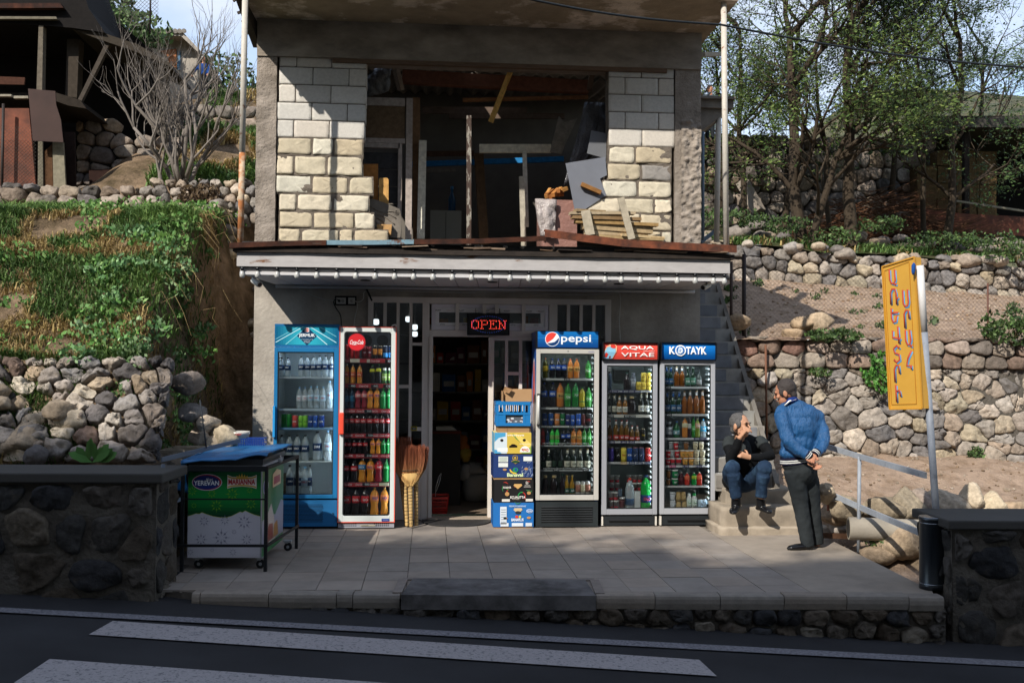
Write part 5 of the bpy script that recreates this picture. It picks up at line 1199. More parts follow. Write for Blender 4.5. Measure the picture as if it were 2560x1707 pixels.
'r3': ((('pet', '#128a3c', '#a8b83a', '#d8dcd4'), {'band': (.5, .75)}), 'green juice bottle with lime label', 'bottle'),
'wy': ((('yog', '#dfe6e2', '#d4e2d8', '#e0e6e4', 'Green', '#4a9a5a'), {}), 'white yoghurt bottle with green print', 'bottle'),
'wg': ((('yog', '#dfe6e2', '#d4e2d8', '#2aa85a', 'Green', '#4a9a5a'), {}), 'white yoghurt bottle with green lid', 'bottle'),
'wb': ((('can', '#b8c8d4', '#a8c0d4', '#c8d0d8'), {}), 'small blue and white milk can', 'can'),
}
FN = {'jermuk': 'blue fridge', 'coke': 'red-rimmed fridge', 'pepsi': 'black-based fridge', 'aqua': 'coral-headed fridge', 'kotayk': 'rightmost fridge'}
c1 = (680, 780, 5.227); c2 = (680, 1050, 5.227); c5 = (1320, 800, 5.6); c6 = (1320, 1050, 5.405); c7 = (1490, 840, 6.271); c8 = (1490, 1070, 6.032)
# (fridge, shelf word, shelf row in the photo or None for the floor, crop, [(x, width, top, kind), ...])
ROWS = [
('jermuk', 'top shelf', 943, c1, [(112, 78, 590, 'jm'), (195, 80, 592, 'jm'), (372, 82, 575, 'jm'), (452, 80, 578, 'jm'), (538, 82, 575, 'jm'), (610, 80, 568, 'jm'), (690, 82, 565, 'jm'), (768, 76, 565, 'jm')]),
('jermuk', 'second shelf', 1022, c1, [(352, 72, 980, 'sw'), (425, 72, 980, 'sw'), (500, 78, 968, 'jp'), (580, 78, 970, 'jp'), (662, 78, 974, 'jp'), (746, 84, 900, 'jp')]),
('jermuk', 'third shelf', 1070, c1, [(150, 64, 1326, 'cg'), (222, 64, 1328, 'cg'), (300, 72, 1345, 'cr'), (376, 62, 1348, 'cy'), (434, 58, 1346, 'cy'), (500, 64, 1348, 'cn'), (567, 64, 1348, 'cb'), (645, 72, 1348, 'cn')]),
('jermuk', 'fourth shelf', 1154, c2, [(128, 98, 192, 'jm'), (228, 98, 194, 'jm'), (333, 102, 192, 'jm'), (438, 102, 192, 'jm'), (593, 120, 145, 'jm'), (730, 102, 132, 'jp')]),
('jermuk', 'bottom', None, c2, [(238, 100, 582, 'jm'), (348, 108, 592, 'jm'), (436, 120, 605, 'jp'), (500, 60, 584, 'jm')]),
('coke', 'top shelf', 896.5, c1, [(966, 58, 424, 'ck'), (1030, 60, 440, 'ck'), (1100, 62, 442, 'ck'), (1195, 62, 442, 'cd'), (1258, 62, 442, 'cd'), (1334, 62, 440, 'cf'), (1403, 62, 442, 'cf'), (1472, 64, 442, 'cl'), (1532, 50, 442, 'cl')]),
('coke', 'second shelf', 959.5, c1, [(967, 70, 680, 'oj'), (1046, 72, 684, 'oj'), (1138, 72, 684, 'oj'), (1305, 76, 690, 'bk'), (1385, 74, 680, 'bk'), (1462, 72, 733, 'yg'), (1528, 52, 733, 'yg')]),
('coke', 'third shelf', 1022.5, c1, [(962, 74, 985, 'bl'), (1038, 76, 985, 'bl'), (1120, 80, 1000, 'pk'), (1202, 78, 1000, 'pk'), (1279, 84, 995, 'fa'), (1366, 84, 995, 'fa'), (1448, 78, 990, 'sp'), (1520, 58, 990, 'sp')]),
('coke', 'fourth shelf', 1085, c1, [(962, 76, 1312, 'co'), (1040, 76, 1312, 'co'), (1118, 76, 1312, 'co'), (1198, 80, 1312, 'co'), (1281, 80, 1312, 'co'), (1360, 78, 1312, 'co'), (1438, 76, 1312, 'co'), (1513, 66, 1312, 'co')]),
('coke', 'fifth shelf', 1136.5, c2, [(945, 60, 235, 'co'), (1008, 64, 232, 'co'), (1080, 64, 232, 'co'), (1150, 66, 232, 'co'), (1220, 66, 232, 'co'), (1318, 70, 240, 'fa'), (1392, 66, 240, 'fa'), (1460, 64, 236, 'sp'), (1518, 50, 236, 'sp')]),
('coke', 'sixth shelf', 1208, c2, [(964, 98, 505, 'co'), (1078, 102, 508, 'co'), (1184, 104, 503, 'fb'), (1292, 104, 505, 'fa'), (1400, 100, 503, 'fr'), (1498, 76, 508, 'sp')]),
('coke', 'bottom', None, c2, [(988, 106, 878, 'cz'), (1108, 108, 878, 'cz'), (1226, 106, 878, 'cz'), (1348, 116, 880, 'fa'), (1478, 104, 878, 'fa')]),
('pepsi', 'top shelf', 946, c5, [(238, 72, 530, 'ld'), (332, 80, 540, 'pe'), (420, 80, 540, 'pe'), (500, 78, 540, 'pe'), (589, 84, 545, 'mi'), (676, 82, 545, 'mi'), (838, 78, 572, 'ga')]),
('pepsi', 'second shelf', 1019, c5, [(222, 92, 875, 'pe'), (345, 98, 875, 'pe'), (447, 102, 880, 'mi'), (555, 96, 884, 'ga'), (660, 96, 882, '7u'), (755, 86, 944, 'ye'), (846, 86, 944, 'ga')]),
('pepsi', 'third shelf', 1065, c5, [(232, 72, 1302, 'pc'), (322, 74, 1300, 'pc'), (408, 72, 1304, 'po'), (484, 68, 1304, 'p7'), (556, 62, 1320, 'px'), (626, 62, 1322, 'cb'), (705, 70, 1308, 'cb'), (775, 50, 1310, 'pb'), (850, 92, 1310, 'pq')]),
('pepsi', 'fourth shelf', 1114, c6, [(200, 56, 110, 'rd'), (264, 54, 118, 'db'), (328, 62, 112, 'lg'), (396, 62, 112, 'lg'), (478, 58, 118, 'pe'), (543, 64, 114, 'pe'), (616, 66, 112, 'mi'), (692, 72, 110, 'mi'), (762, 58, 114, 'ga'), (826, 60, 114, 'ga')]),
('pepsi', 'fifth shelf', 1176, c6, [(200, 70, 385, 'bd'), (284, 76, 385, 'be'), (358, 60, 385, 'bd'), (440, 62, 385, 'bd'), (534, 88, 388, 'be'), (620, 74, 388, 'be'), (708, 82, 388, 'be'), (806, 78, 386, 'be')]),
('pepsi', 'bottom', None, c6, [(236, 86, 745, 'ja'), (355, 98, 745, 'ja'), (472, 84, 726, 'dj'), (528, 66, 746, 'go'), (600, 70, 746, 'go'), (680, 68, 828, 'sc'), (746, 62, 828, 'se'), (812, 66, 824, 'sc')]),
('aqua', 'top shelf', 976, c7, [(212, 52, 560, 'tw'), (482, 112, 570, 'dj'), (582, 84, 578, 'gc'), (664, 74, 716, 'yc'), (741, 72, 716, 'yc'), (820, 72, 716, 'yc')]),
('aqua', 'second shelf', 1037, c7, [(208, 52, 908, 'be'), (286, 74, 918, 'be'), (366, 84, 938, 'am'), (456, 84, 938, 'am'), (561, 130, 944, 'ja'), (706, 88, 896, 'ar'), (792, 86, 896, 'ar')]),
('aqua', 'third shelf', 1104, c7, [(215, 76, 1322, 'ab'), (314, 84, 1314, 'ab'), (402, 82, 1316, 'ab'), (482, 80, 1320, 'ab'), (564, 76, 1404, 'ab'), (648, 76, 1404, 'ab'), (738, 72, 1450, 'yt')]),
('aqua', 'fourth shelf', 1156, c8, [(230, 84, 290, 'pu'), (326, 80, 292, 'bc'), (420, 82, 292, 'yl'), (508, 82, 292, 'bn'), (597, 84, 292, 'b7'), (687, 84, 292, 'b7'), (786, 84, 294, 'b9')]),
('aqua', 'bottom', None, c8, [(232, 66, 1090, 'wc'), (312, 80, 1088, 'wc'), (396, 84, 1036, 'dc'), (512, 134, 750, 'cc'), (758, 164, 708, 'gg')]),
('kotayk', 'top shelf', 967, c7, [(1104, 62, 490, 'kb'), (1172, 70, 494, 'kb'), (1262, 82, 484, 'ka'), (1346, 82, 484, 'ka'), (1436, 82, 494, 'kg'), (1522, 80, 494, 'kg'), (1614, 76, 540, 'ks')]),
('kotayk', 'second shelf', 1035.5, c7, [(1116, 80, 880, 'kb'), (1210, 92, 878, 'kb'), (1302, 84, 880, 'kb'), (1386, 76, 862, 'ka'), (1474, 92, 852, 'ka'), (1572, 94, 852, 'ka'), (1664, 88, 852, 'ka')]),
('kotayk', 'third shelf', 1095.5, c7, [(1145, 108, 1342, 'kw'), (1266, 110, 1336, 'kn'), (1394, 92, 1276, 'ko'), (1464, 60, 1276, 'kd'), (1528, 56, 1268, 'ga'), (1588, 84, 1290, 'ky'), (1680, 92, 1296, 'kc')]),
('kotayk', 'fourth shelf', 1164.5, c8, [(1086, 76, 452, 'u1'), (1160, 76, 450, 'u2'), (1246, 84, 450, 'u2'), (1346, 90, 446, 'u3'), (1438, 76, 446, 'u3'), (1518, 80, 450, 'u4'), (1608, 84, 450, 'u4')]),
('kotayk', 'fifth shelf', 1215.5, c8, [(1092, 70, 762, 'u5'), (1192, 92, 756, 'u6'), (1290, 76, 664, 'r1'), (1376, 80, 670, 'r2'), (1482, 80, 668, 'r3'), (1560, 80, 664, 'r2')]),
('kotayk', 'bottom', None, c8, [(1160, 84, 1096, 'u7'), (1250, 88, 1096, 'u8'), (1336, 84, 1094, 'u8'), (1408, 74, 984, 'wy'), (1485, 76, 984, 'wg'), (1574, 76, 1076, 'wb'), (1640, 66, 1070, 'wb')]),
]
for (fk, sw, row, cr, lst) in ROWS:
 g_ = FR[fk]; sz = g_['z'](row) if row else g_['gz0']-.028
 for k, (cx, w, top, kd) in enumerate(lst):
  spec, desc, cat = SP[kd]
  item(fk, sz+.001, cr[0]+cx/cr[2], w/cr[2], cr[1]+top/cr[2], 1100, (spec[0], spec[1]), '%s, %s from left, %s, %s' % (desc, ORD[k], sw, FN[fk]), 'drink_'+cat.split()[-1] if False else cat.replace(' ', '_')+('' if 'bottle' in cat else ''), cat, group='drinks inside the '+FN[fk])
# things stacked on others or standing behind them: (fridge, shelf words, crop, x, width, top, bottom, kind, dy)
ST = [('aqua', 'on the top shelf', c7, 741, 70, 566, 716, 'yc', 0, 'upper left yellow tin'), ('aqua', 'on the top shelf', c7, 820, 70, 566, 716, 'yc', 0, 'upper right yellow tin')]
for (x, nm) in ((226, 'leftmost'), (302, 'second')): ST.append(('aqua', 'above the bottom row', c8, x, 74, 962, 1090, 'wc', 0, nm+' white paper cup with red band, second layer'))
for k, x in enumerate((238, 322, 500, 586, 664)):
 ST.append(('aqua', 'in the back stack', c8, x, 76, 822, 945, 'wc', .14, ORD[k]+' white cup of the lower back layer')); ST.append(('aqua', 'in the back stack', c8, x, 72, 706, 822, 'wc', .14, ORD[k]+' white cup of the topmost back layer'))
 if x > 450: ST.append(('aqua', 'in the back stack', c8, x, 76, 945, 1075, 'wc', .14, ORD[k]+' white cup of the lowest back layer')); ST.append(('aqua', 'in the back stack', c8, x, 76, 1075, 1205, 'wc', .14, ORD[k]+' white cup at the very back'))
 else: ST.append(('aqua', 'in the back stack', c8, x, 76, 945, 1205, 'wc', .14, ORD[k]+' tall white cup at the back'))
ST.append(('aqua', 'at the bottom', c8, 366, 62, 905, 1034, 'tw', .0, 'small dark tin on a dark cup'))
for k, (x, kd) in enumerate(((1090, 'u1'), (1150, 'u9'), (1222, 'u1'), (1308, 'u3'), (1372, 'u3'), (1434, 'u3'), (1520, 'u4'), (1608, 'u4'))): ST.append(('kotayk', 'middle layer, fourth shelf', c8, x, 78, 330, 447, kd, 0, ORD[k]+' '+SP[kd][1]))
for k, (x, kd) in enumerate(((1130, 'u9'), (1206, 'u1'), (1360, 'u5'), (1500, 'u4'), (1588, 'u4'))): ST.append(('kotayk', 'top layer, fourth shelf', c8, x, 74, 205, 328, kd, 0, ORD[k]+' '+SP[kd][1]))
ST += [('kotayk', 'second layer, fifth shelf', c8, 1092, 70, 624, 758, 'u5', 0, 'brown coffee cup'), ('kotayk', 'second layer, fifth shelf', c8, 1192, 90, 626, 756, 'u6', 0, 'green cup with domed white lid'),
 ('kotayk', 'second layer, bottom', c8, 1158, 84, 966, 1096, 'u7', 0, 'plain white cup'), ('kotayk', 'second layer, bottom', c8, 1248, 86, 960, 1095, 'u8', 0, 'first tan cup'), ('kotayk', 'second layer, bottom', c8, 1322, 80, 960, 1093, 'u8', 0, 'second tan cup')]
for (fk, sw, cr, x, w, t, bt, kd, dy, desc) in ST:
 spec = SP[kd][0]; g_ = FR[fk]; r_ = w/cr[2]/2/FPX*10.4; Yi = g_['Y']+.085+r_+dy; px = cr[0]+x/cr[2]
 item(fk, ZY(px, cr[1]+bt/cr[2], Yi), px, w/cr[2], cr[1]+t/cr[2], 1100, (spec[0], spec[1]), '%s, %s, %s' % (desc, sw, FN[fk]), SP[kd][2].replace(' ', '_'), SP[kd][2], dy, 'drinks inside the '+FN[fk])
g_ = FR['aqua']; b = MB(); b.C('#c9ccca'); px0, px1 = 1490+582/6.032, 1490+668/6.032; yy = g_['Y']+.10
b.box((XY(px0, 1240, yy), yy, g_['gz0']-.026), (XY(px1, 1240, yy), yy+.06, ZY(1594, 1070+955/6.032, yy))); tag(b.build('carton', m_lab), 'plain white carton beside the large green bottle at the bottom of the coral-headed fridge', 'carton')
b = MB(); b.C('#3a3b38'); b.box((XY(1534, 930, g_['Yb']-.1), g_['Yb']-.12, ZY(1560, 950, g_['Yb']-.1)), (XY(1572, 930, g_['Yb']-.1), g_['Yb']-.05, ZY(1560, 925, g_['Yb']-.1)))
b.C('#141512')
for k in range(7): z = lerp(ZY(1560, 948, g_['Yb']-.1), ZY(1560, 928, g_['Yb']-.1), k/6); b.box((XY(1538, 930, g_['Yb']-.1), g_['Yb']-.123, z), (XY(1568, 930, g_['Yb']-.1), g_['Yb']-.12, z+.006))
under(g_['r'], b.build('evaporator_vent', m_matt))
# ================================================================ shop front
random.seed(41)
m_frame = mat('cream_painted_metal', None, .5, nscale=5, namt=.08, spec=.4)
m_win = glassmat('window_glass', (.8, .84, .84), 1.2)
yF = -.035
def fx(px): return XY(px, 1000, yF)
def fz(py): return ZY(1200, py, yF)
sf = empty('storefront', (.5, yF, 0), 'cream painted metal and glass shop front with barred window slots and an open doorway', 'shop front')
b = MB(); FC = '#cdc3bb'; b.C(FC); d0, d1 = yF, .05
def bar(x0, y0, x1, y1, f=0, back=None): b.box((fx(x0), yF+f, fz(y1)), (fx(x1), d1 if back is None else back, fz(y0)))
bar(918, 745, 1527, 759)                                # head
bar(918, 759.2, 931, 1300, .002); bar(1054.5, 759.2, 1072, 1300, .002)
bar(956.2, 759.2, 964, 1180, .004); bar(989.2, 759.2, 997, 1180, .004); bar(1021.5, 759.2, 1029.2, 1180, .004)
bar(931.2, 1180, 1054.2, 1298, .006)                  # solid lower panel
bar(997.2, 963, 1021.3, 971, .006); bar(1029.4, 857.7, 1054.3, 865, .006); bar(1029.4, 1068, 1054.3, 1077, .006); bar(1029.4, 1140, 1054.3, 1146, .006)
bar(1072.2, 826, 1392, 842, .002)                     # door head
bar(1072.2, 759.2, 1392, 761, .006); bar(1385, 761, 1392.5, 1298, .003); 
bar(1416.3, 759.2, 1424.3, 870, .004); bar(1448.3, 759.2, 1456, 870, .004); bar(1480.3, 759.2, 1487.8, 870, .004); bar(1512.4, 759.2, 1527, 1298, .002); bar(1392.7, 870, 1512.2, 1298, .006)
for (a, c) in ((1137, 1146), (1204.5, 1213.6), (1236, 1245), (1303, 1312)): bar(a, 761.2, c, 826, -.02, yF+.01)
bar(1372, 761.2, 1384.8, 826, .004)
under(sf, b.build('frame', m_frame))
b = MB(); b.C('#d3ccd2')
def pv(x0, y0, x1, y1, f): b.box((fx(x0), yF+f, fz(y1)), (fx(x1), .045, fz(y0)))
pv(1077, 761.5, 1370, 770.5, .008); pv(1077, 815.5, 1370, 825.5, .008); pv(1077, 770.7, 1086.5, 815.3, .008); pv(1361, 770.7, 1370, 815.3, .008)
b.C('#dcd8d8'); pv(1086.7, 770.7, 1360.8, 781, .018); pv(1086.7, 807, 1360.8, 815.2, .018); pv(1086.7, 781.2, 1096, 806.8, .018); pv(1351, 781.2, 1360.8, 806.8, .018)
under(sf, b.build('transom_window', m_frame))
b = MB(); b.C('#3a3a44')
for px in (1094, 1152, 1215, 1266, 1322, 1364-12): b.txt('PLAST', (fx(px), yF+.0165, fz(776.5)), U_, Z_, w=fx(px+7)-fx(px-7), h=fz(774.8)-fz(778.2), off=.02)
for px in (1104, 1160, 1281, 1339): b.txt('PLAST', (fx(px), yF+.0165, fz(811.5)), -U_, -Z_, w=fx(px+6)-fx(px-6), h=fz(810)-fz(813), off=.02)
b.C('#b0645c')
for px in (1115, 1182, 1300, 1340): b.box((fx(px), yF+.0160, fz(777.0)), (fx(px+12), yF+.0170, fz(776.2)))
under(sf, b.build('frame_lettering', m_print))
b = MB()
for (x0, y0, x1, y1) in ((931, 759, 1055, 1180), (1096, 781, 1351, 807), (1392, 759, 1513, 870)): b.box((fx(x0), .01, fz(y1)), (fx(x1), .016, fz(y0)))
under(sf, b.build('window_glass', m_win))
# door frame, threshold and the fixed leaf on the right
b = MB(); b.C('#d2c9bf'); bar(1072.3, 842.2, 1081.5, 1296, -.012); bar(1221, 842.2, 1233, 1296, -.012); b.C('#9a8c7c'); bar(1072, 1292, 1240, 1301, -.05); under(sf, b.build('door_frame', m_frame))
b = MB(); b.C('#d4ccc4')
bar(1233.3, 842.2, 1384.8, 850.5, .006); bar(1233.3, 851, 1234.8, 1296, .006)
for (a, c) in ((1262, 1269.5), (1297, 1305), (1337, 1384.8)): bar(a, 850.7, c, 1007, .006)
bar(1269.7, 929, 1296.8, 937, .008); bar(1235, 1007.2, 1384.8, 1296, .006)
under(sf, b.build('door_leaf', m_frame))
b = MB(); b.box((fx(1234), .012, fz(1007)), (fx(1340), .018, fz(851))); under(sf, b.build('door_glass', m_win))
b = MB(); b.C('#c9b434'); b.box((fx(1028), yF-.006, fz(1076)), (fx(1043), yF+.004, fz(1066))); b.C('#16181a'); b.box((fx(1029.5), yF-.008, fz(1074.5)), (fx(1041.5), yF-.0055, fz(1067.5))); b.C('#e8e8e8'); b.txt('1200', (fx(1035.5), yF-.009, fz(1071)), U_, Z_, w=fx(1040)-fx(1031), h=.016); tag(b.build('price_card', m_print), 'small yellow and black price card stuck on the left door post', 'price card')
# OPEN sign of light dots
os_ = empty('open_sign', (fx(1221), yF-.09, fz(810)), 'black light sign with red dotted OPEN letters above the doorway', 'sign')
yS = -.115; sx_ = lambda px: XY(px, 811, yS); szz = lambda py: ZY(1221, py, yS)
b = MB(); b.C('#0d0e10'); b.box((sx_(1168), yS, szz(838)), (sx_(1274), yS+.03, szz(783.5)))
b.C('#1a1d1e'); b.box((sx_(1171.5), yS-.002, szz(834)), (sx_(1270.5), yS-.0002, szz(787))); under(os_, b.build('panel', m_matt))
m_led = mat('red_led', H('#ff5a4a'), .5, emit=H('#ff4a38'), estr=1.6); m_ledb = mat('blue_led', H('#5a78e8'), .5, emit=H('#4a68e0'), estr=.9)
GL = {'O': ['01110', '11011', '10001', '10001', '10001', '10001', '10001', '11011', '01110'], 'P': ['111110', '010001', '010001', '010001', '011110', '010000', '010000', '010000', '111000'],
 'E': ['111111', '010001', '010100', '011100', '010100', '010000', '010001', '010001', '111111'], 'N': ['1100111', '0100010', '0110010', '0110010', '0101010', '0101010', '0100110', '0100110', '1110010']}
def ledrow():
 r_ = MB(); xx = 1179.5
 for ch, w in (('O', 16.5), ('P', 17), ('E', 17), ('N', 20)):
  gl = GL[ch]; n = len(gl[0])
  for i, row in enumerate(gl):
   for j, c in enumerate(row):
    if c == '1': r_.ball((sx_(xx+w*j/(n-1)), yS-.004, szz(801.5+20*i/8)), .0033, 6, 4)
  xx += w+5.2
 return r_
under(os_, ledrow().build('red_lights', m_led))
b = MB()
for k in range(46):
 a = 2*math.pi*k/46; b.ball((sx_(1221.5+42*math.cos(a)), yS-.004, szz(811-20.5*math.sin(a))), .0019, 6, 4)
under(os_, b.build('blue_lights', m_ledb))
b = MB(); b.C('#202020'); b.tube([(sx_(1190), yS+.02, szz(783.5)), (sx_(1190), -.04, szz(770))], .004, 6); b.tube([(sx_(1250), yS+.02, szz(783.5)), (sx_(1250), -.04, szz(770))], .004, 6); under(os_, b.build('hanger', m_matt))
# ---------------------------------------------------------------- sockets and cables on the wall
def wallx(px, py=750, Y=-.01): return XY(px, py, Y)
def wallp(px, py, Y=-.012): return PY(px, py, Y)
r = empty('power_sockets', wallp(862, 753), 'double and single wall sockets on a black board above the red-rimmed fridge', 'socket')
b = MB(); b.C('#1a1816'); p, q = wallp(837, 763, -.02), wallp(891, 740, -.02); b.box((p.x, -.024, p.z), (q.x, -.002, q.z)); under(r, b.build('backboard', m_matt))
b = MB(); b.C('#b3b0a8')
for (a, c) in ((841, 865), (871, 888)): p, q = wallp(a, 760), wallp(c, 744.5); b.box((p.x, -.04, p.z), (q.x, -.026, q.z))
under(r, b.build('socket_plate', m_pl))
b = MB()
for px in (848.5, 857.5, 879.5): b.C('#8d8a84'); p = wallp(px, 752.5); b.cyl((p.x, -.0405, p.z), (p.x, -.0425, p.z), .018, n=16)
under(r, b.build('outlet', m_pl))
b = MB(); b.C('#151515'); p = wallp(848.5, 752.5); b.cyl((p.x, -.043, p.z), (p.x, -.075, p.z), .016, .011, 12); under(r, b.build('plug', m_pl))
def cable(pts, rad, col, lab, Y=-.03, name='cable'):
 b = MB(); b.C(col); P = [wallp(px, py, Y if len(z) == 0 else z[0]) for px, py, *z in pts]; sm = []
 for i in range(len(P)-1):
  p0 = P[max(i-1, 0)]; p1 = P[i]; p2 = P[i+1]; p3 = P[min(i+2, len(P)-1)]
  for t in (0, .2, .4, .6, .8): sm.append(.5*((2*p1)+(p2-p0)*t+(2*p0-5*p1+4*p2-p3)*t*t+(3*p1-p0-3*p2+p3)*t**3))
 sm.append(P[-1]); b.tube(sm, rad, 6); return tag(b.build(name, m_pl), lab, 'cable', 'cables on the shop wall')
cable([(741, 712), (745, 720), (770, 733), (800, 745), (838, 753)], .004, '#a8a49c', 'pale cable sagging from the canopy to the wall sockets')
cable([(848, 752, -.07), (840, 748), (834, 755), (840, 770), (850, 785), (853, 800), (854, 818)], .006, '#141414', 'thick black plug cable running down behind the fridges')
cable([(880, 752, -.06), (892, 755), (893, 770), (887, 795), (885, 820)], .0045, '#b0aca4', 'pale cable from the right socket down to the red-rimmed fridge')
cable([(882, 752, -.06), (900, 754), (909, 745), (909, 735), (912, 729), (925, 727), (960, 725), (1060, 729), (1170, 731), (1250, 729), (1330, 732), (1430, 737), (1500, 735), (1545, 734), (1550, 738), (1551, 760), (1548, 800), (1550, 835), (1553, 870)], .0045, '#b4b0aa', 'long pale cable under the canopy running to the coral-headed fridge')
cable([(916, 722), (922, 735), (930, 752)], .012, '#1c1c1c', 'short black conduit slanting from the canopy to the shop front')
# ---------------------------------------------------------------- string of lamps
sl = empty('string_lights', (0, SF-.06, zA), 'string of white round bulbs in black sockets along the canopy front', 'string lights')
b = MB(); b.C('#141416'); n = 120; yb = SF-.052
bx = [606, 644, 693, 742.5, 792, 842, 889.5, 938, 986.5, 1034, 1082.5, 1131, 1179, 1226, 1275, 1322.5, 1371, 1418.5, 1466, 1513, 1553.5, 1600.5, 1647, 1693, 1738, 1783.5, 1811]
P = []
for k in range(len(bx)-1):
 for t in (0, .25, .5, .75):
  px = lerp(bx[k], bx[k+1], t); x = XY(px, 662, yb); P.append((x, yb, zA-.006-.012*math.sin(math.pi*t)*(3.0 if k == 19 else .6)))
b.tube(P, .005, 6); under(sl, b.build('wire', m_matt))
m_bulb = mat('milky_bulb', H('#a9a8a4'), .25, spec=.5)
s0 = MB(); s0.C('#141418'); s0.cyl((0, 0, .0), (0, 0, -.042), .0155, n=10); b0 = MB(); b0.lathe([(.012, -.040), (.016, -.048), (.024, -.068), (.027, -.085), (.024, -.10), (.014, -.111), (.004, -.114)], n=12)
so_, bo_ = s0.build('lamp_socket', m_pl), b0.build('bulb', m_bulb); inv = Matrix.Translation(-Vector(sl.location))
for k, px in enumerate(bx):
 a, c = (so_, bo_) if k == 0 else (so_.copy(), bo_.copy())
 if k: COL.objects.link(a); COL.objects.link(c)
 a.parent = sl; a.matrix_parent_inverse = inv; a.location = (XY(px, 665, yb), yb, zA-.004); c.parent = a; c.location = (0, 0, 0)
# downlights and cameras
for k, px in enumerate((913.5, 1231.5, 1547)):
 p = PY(px, 704, -.66); p.z = lerp(zsf, zsb, .47)-.001; b = MB(); b.C('#3a3836'); b.tube([p, p-Vector((0, 0, .008))], [.055, .048], 20); b.C('#151413'); b.tube([p-Vector((0, 0, .009)), p-Vector((0, 0, .0095))], [.034, .034], 20)
 tag(b.build('downlight', m_matt), ['round recessed downlight left in the canopy soffit above the red-rimmed fridge', 'round recessed downlight in the canopy soffit above the OPEN sign', 'round recessed downlight in the canopy soffit above the coral-headed fridge'][k], 'downlight', 'downlights in the soffit')
def cctv(px, py, Y, dirv, mount, lab):
 p = PY(px, py, Y); r = empty('security_camera', p, lab, 'camera', 'security cameras at the canopy corners'); d = Vector(dirv).normalized()
 b = MB(); b.C('#c4c2bc'); b.tube([p-d*.06, p+d*.05, p+d*.062], [.030, .032, .030], 14); under(r, b.build('housing', m_pl))
 b = MB(); b.C('#0e1013'); b.tube([p+d*.0625, p+d*.064], [.024, .024], 14); under(r, b.build('lens', m_pl))
 b = MB(); b.C('#bab7b0'); m_ = PY(*mount); b.tube([m_, lerp(m_, p, .55), p-d*.03], [.012, .011, .012], 8); b.tube([m_+Vector((0, 0, .012)), m_], [.03, .028], 14); under(r, b.build('bracket', m_pl))
cctv(641, 706, -.75, (.55, -.5, -.35), (630, 690, -.72), 'white bullet camera under the left canopy corner')
cctv(1765, 715, -.9, (-.7, -.6, -.35), (1774, 700, -.98), 'white bullet camera under the right canopy corner')
# ---------------------------------------------------------------- inside the shop
m_in = mat('shop_interior', None, .8, nscale=4, namt=.2)
b = MB(); b.C('#6b5c4c'); b.poly([(-1.6, .23, .03), (2.8, .23, .03), (2.8, 5.7, .03), (-1.6, 5.7, .03)]); under(bd, b.build('shop_floor', m_in)); b = MB(); b.C('#5a554e'); b.poly([(-1.6, .23, 2.80), (2.8, .23, 2.80), (2.8, 5.7, 2.80), (-1.6, 5.7, 2.80)][::-1]); under(bd, b.build('shop_ceiling', m_in))
r = empty('shop_shelving', (.6, 3.2, .03), 'dim shelves stacked with packets at the back of the shop', 'shelving')
b = MB(); b.C('#7a756c')
for z in (.1, .5, .9, 1.3, 1.7, 2.1): b.box((-1.5, 3.0, z), (2.6, 3.35, z+.025)); b.box((-1.5, 1.0, z), (-1.2, 3.0, z+.02))
under(r, b.build('shelf_boards', m_in))
gd = ['#a83a2c', '#c9a43a', '#2a5a8a', '#3a7a4a', '#b0a898', '#7a4a2a', '#8a8f9a', '#c07a3a', '#6a2a3a', '#d0c8b8']
pk = MB(); pk.box((-.5, -.5, 0), (.5, .5, 1)); n = 0
for z in (.125, .525, .925, 1.325, 1.725, 2.125):
 x = -.95
 while x < 2.4:
  w = rnd(.09, .2); h_ = rnd(.14, .32); q = MB(); q.C(random.choice(gd)); q.box((x, 3.02, z), (x+w-.01, 3.14, z+h_), .004); q.C('#c9c4b8'); q.box((x+.02, 3.018, z+h_*.3), (x+w-.03, 3.0195, z+h_*.6))
  if -.2 < x < 1.5: n += 1; tag(q.build('packet', m_in), 'dim coloured packet on a back shelf seen through the doorway', 'packet', 'packets on the back shelves')
  x += w+rnd(0, .03)
# three lit lamps seen through the slots
for k, (px, py, Y) in enumerate(((940, 806, 1.2), (1021, 799, 1.6), (1037, 819, 2.0), (1037, 836, 2.4))):
 p = PY(px, py, Y); t = empty('ceiling_lamp', (p.x, p.y, 2.8), ['glowing white shop lamp in the leftmost window slot', 'glowing white shop lamp behind the third window post', 'glowing white shop lamp in the fourth slot, upper', 'glowing white shop lamp in the fourth slot, lower'][k], 'lamp', 'lit lamps inside the shop')
 b = MB(); b.lathe([(.02, .04), (.034, .035), (.038, .0), (.034, -.022), (.015, -.03)], p, 12); under(t, b.build('shade', mat('lit_lamp', H('#ffffff'), .5, emit=(.92, .96, 1), estr=1.5)))
 b = MB(); b.C('#55524c'); b.cyl(p+Vector((0, 0, .05)), (p.x, p.y, 2.8), .006, n=6); under(t, b.build('rod', m_in))
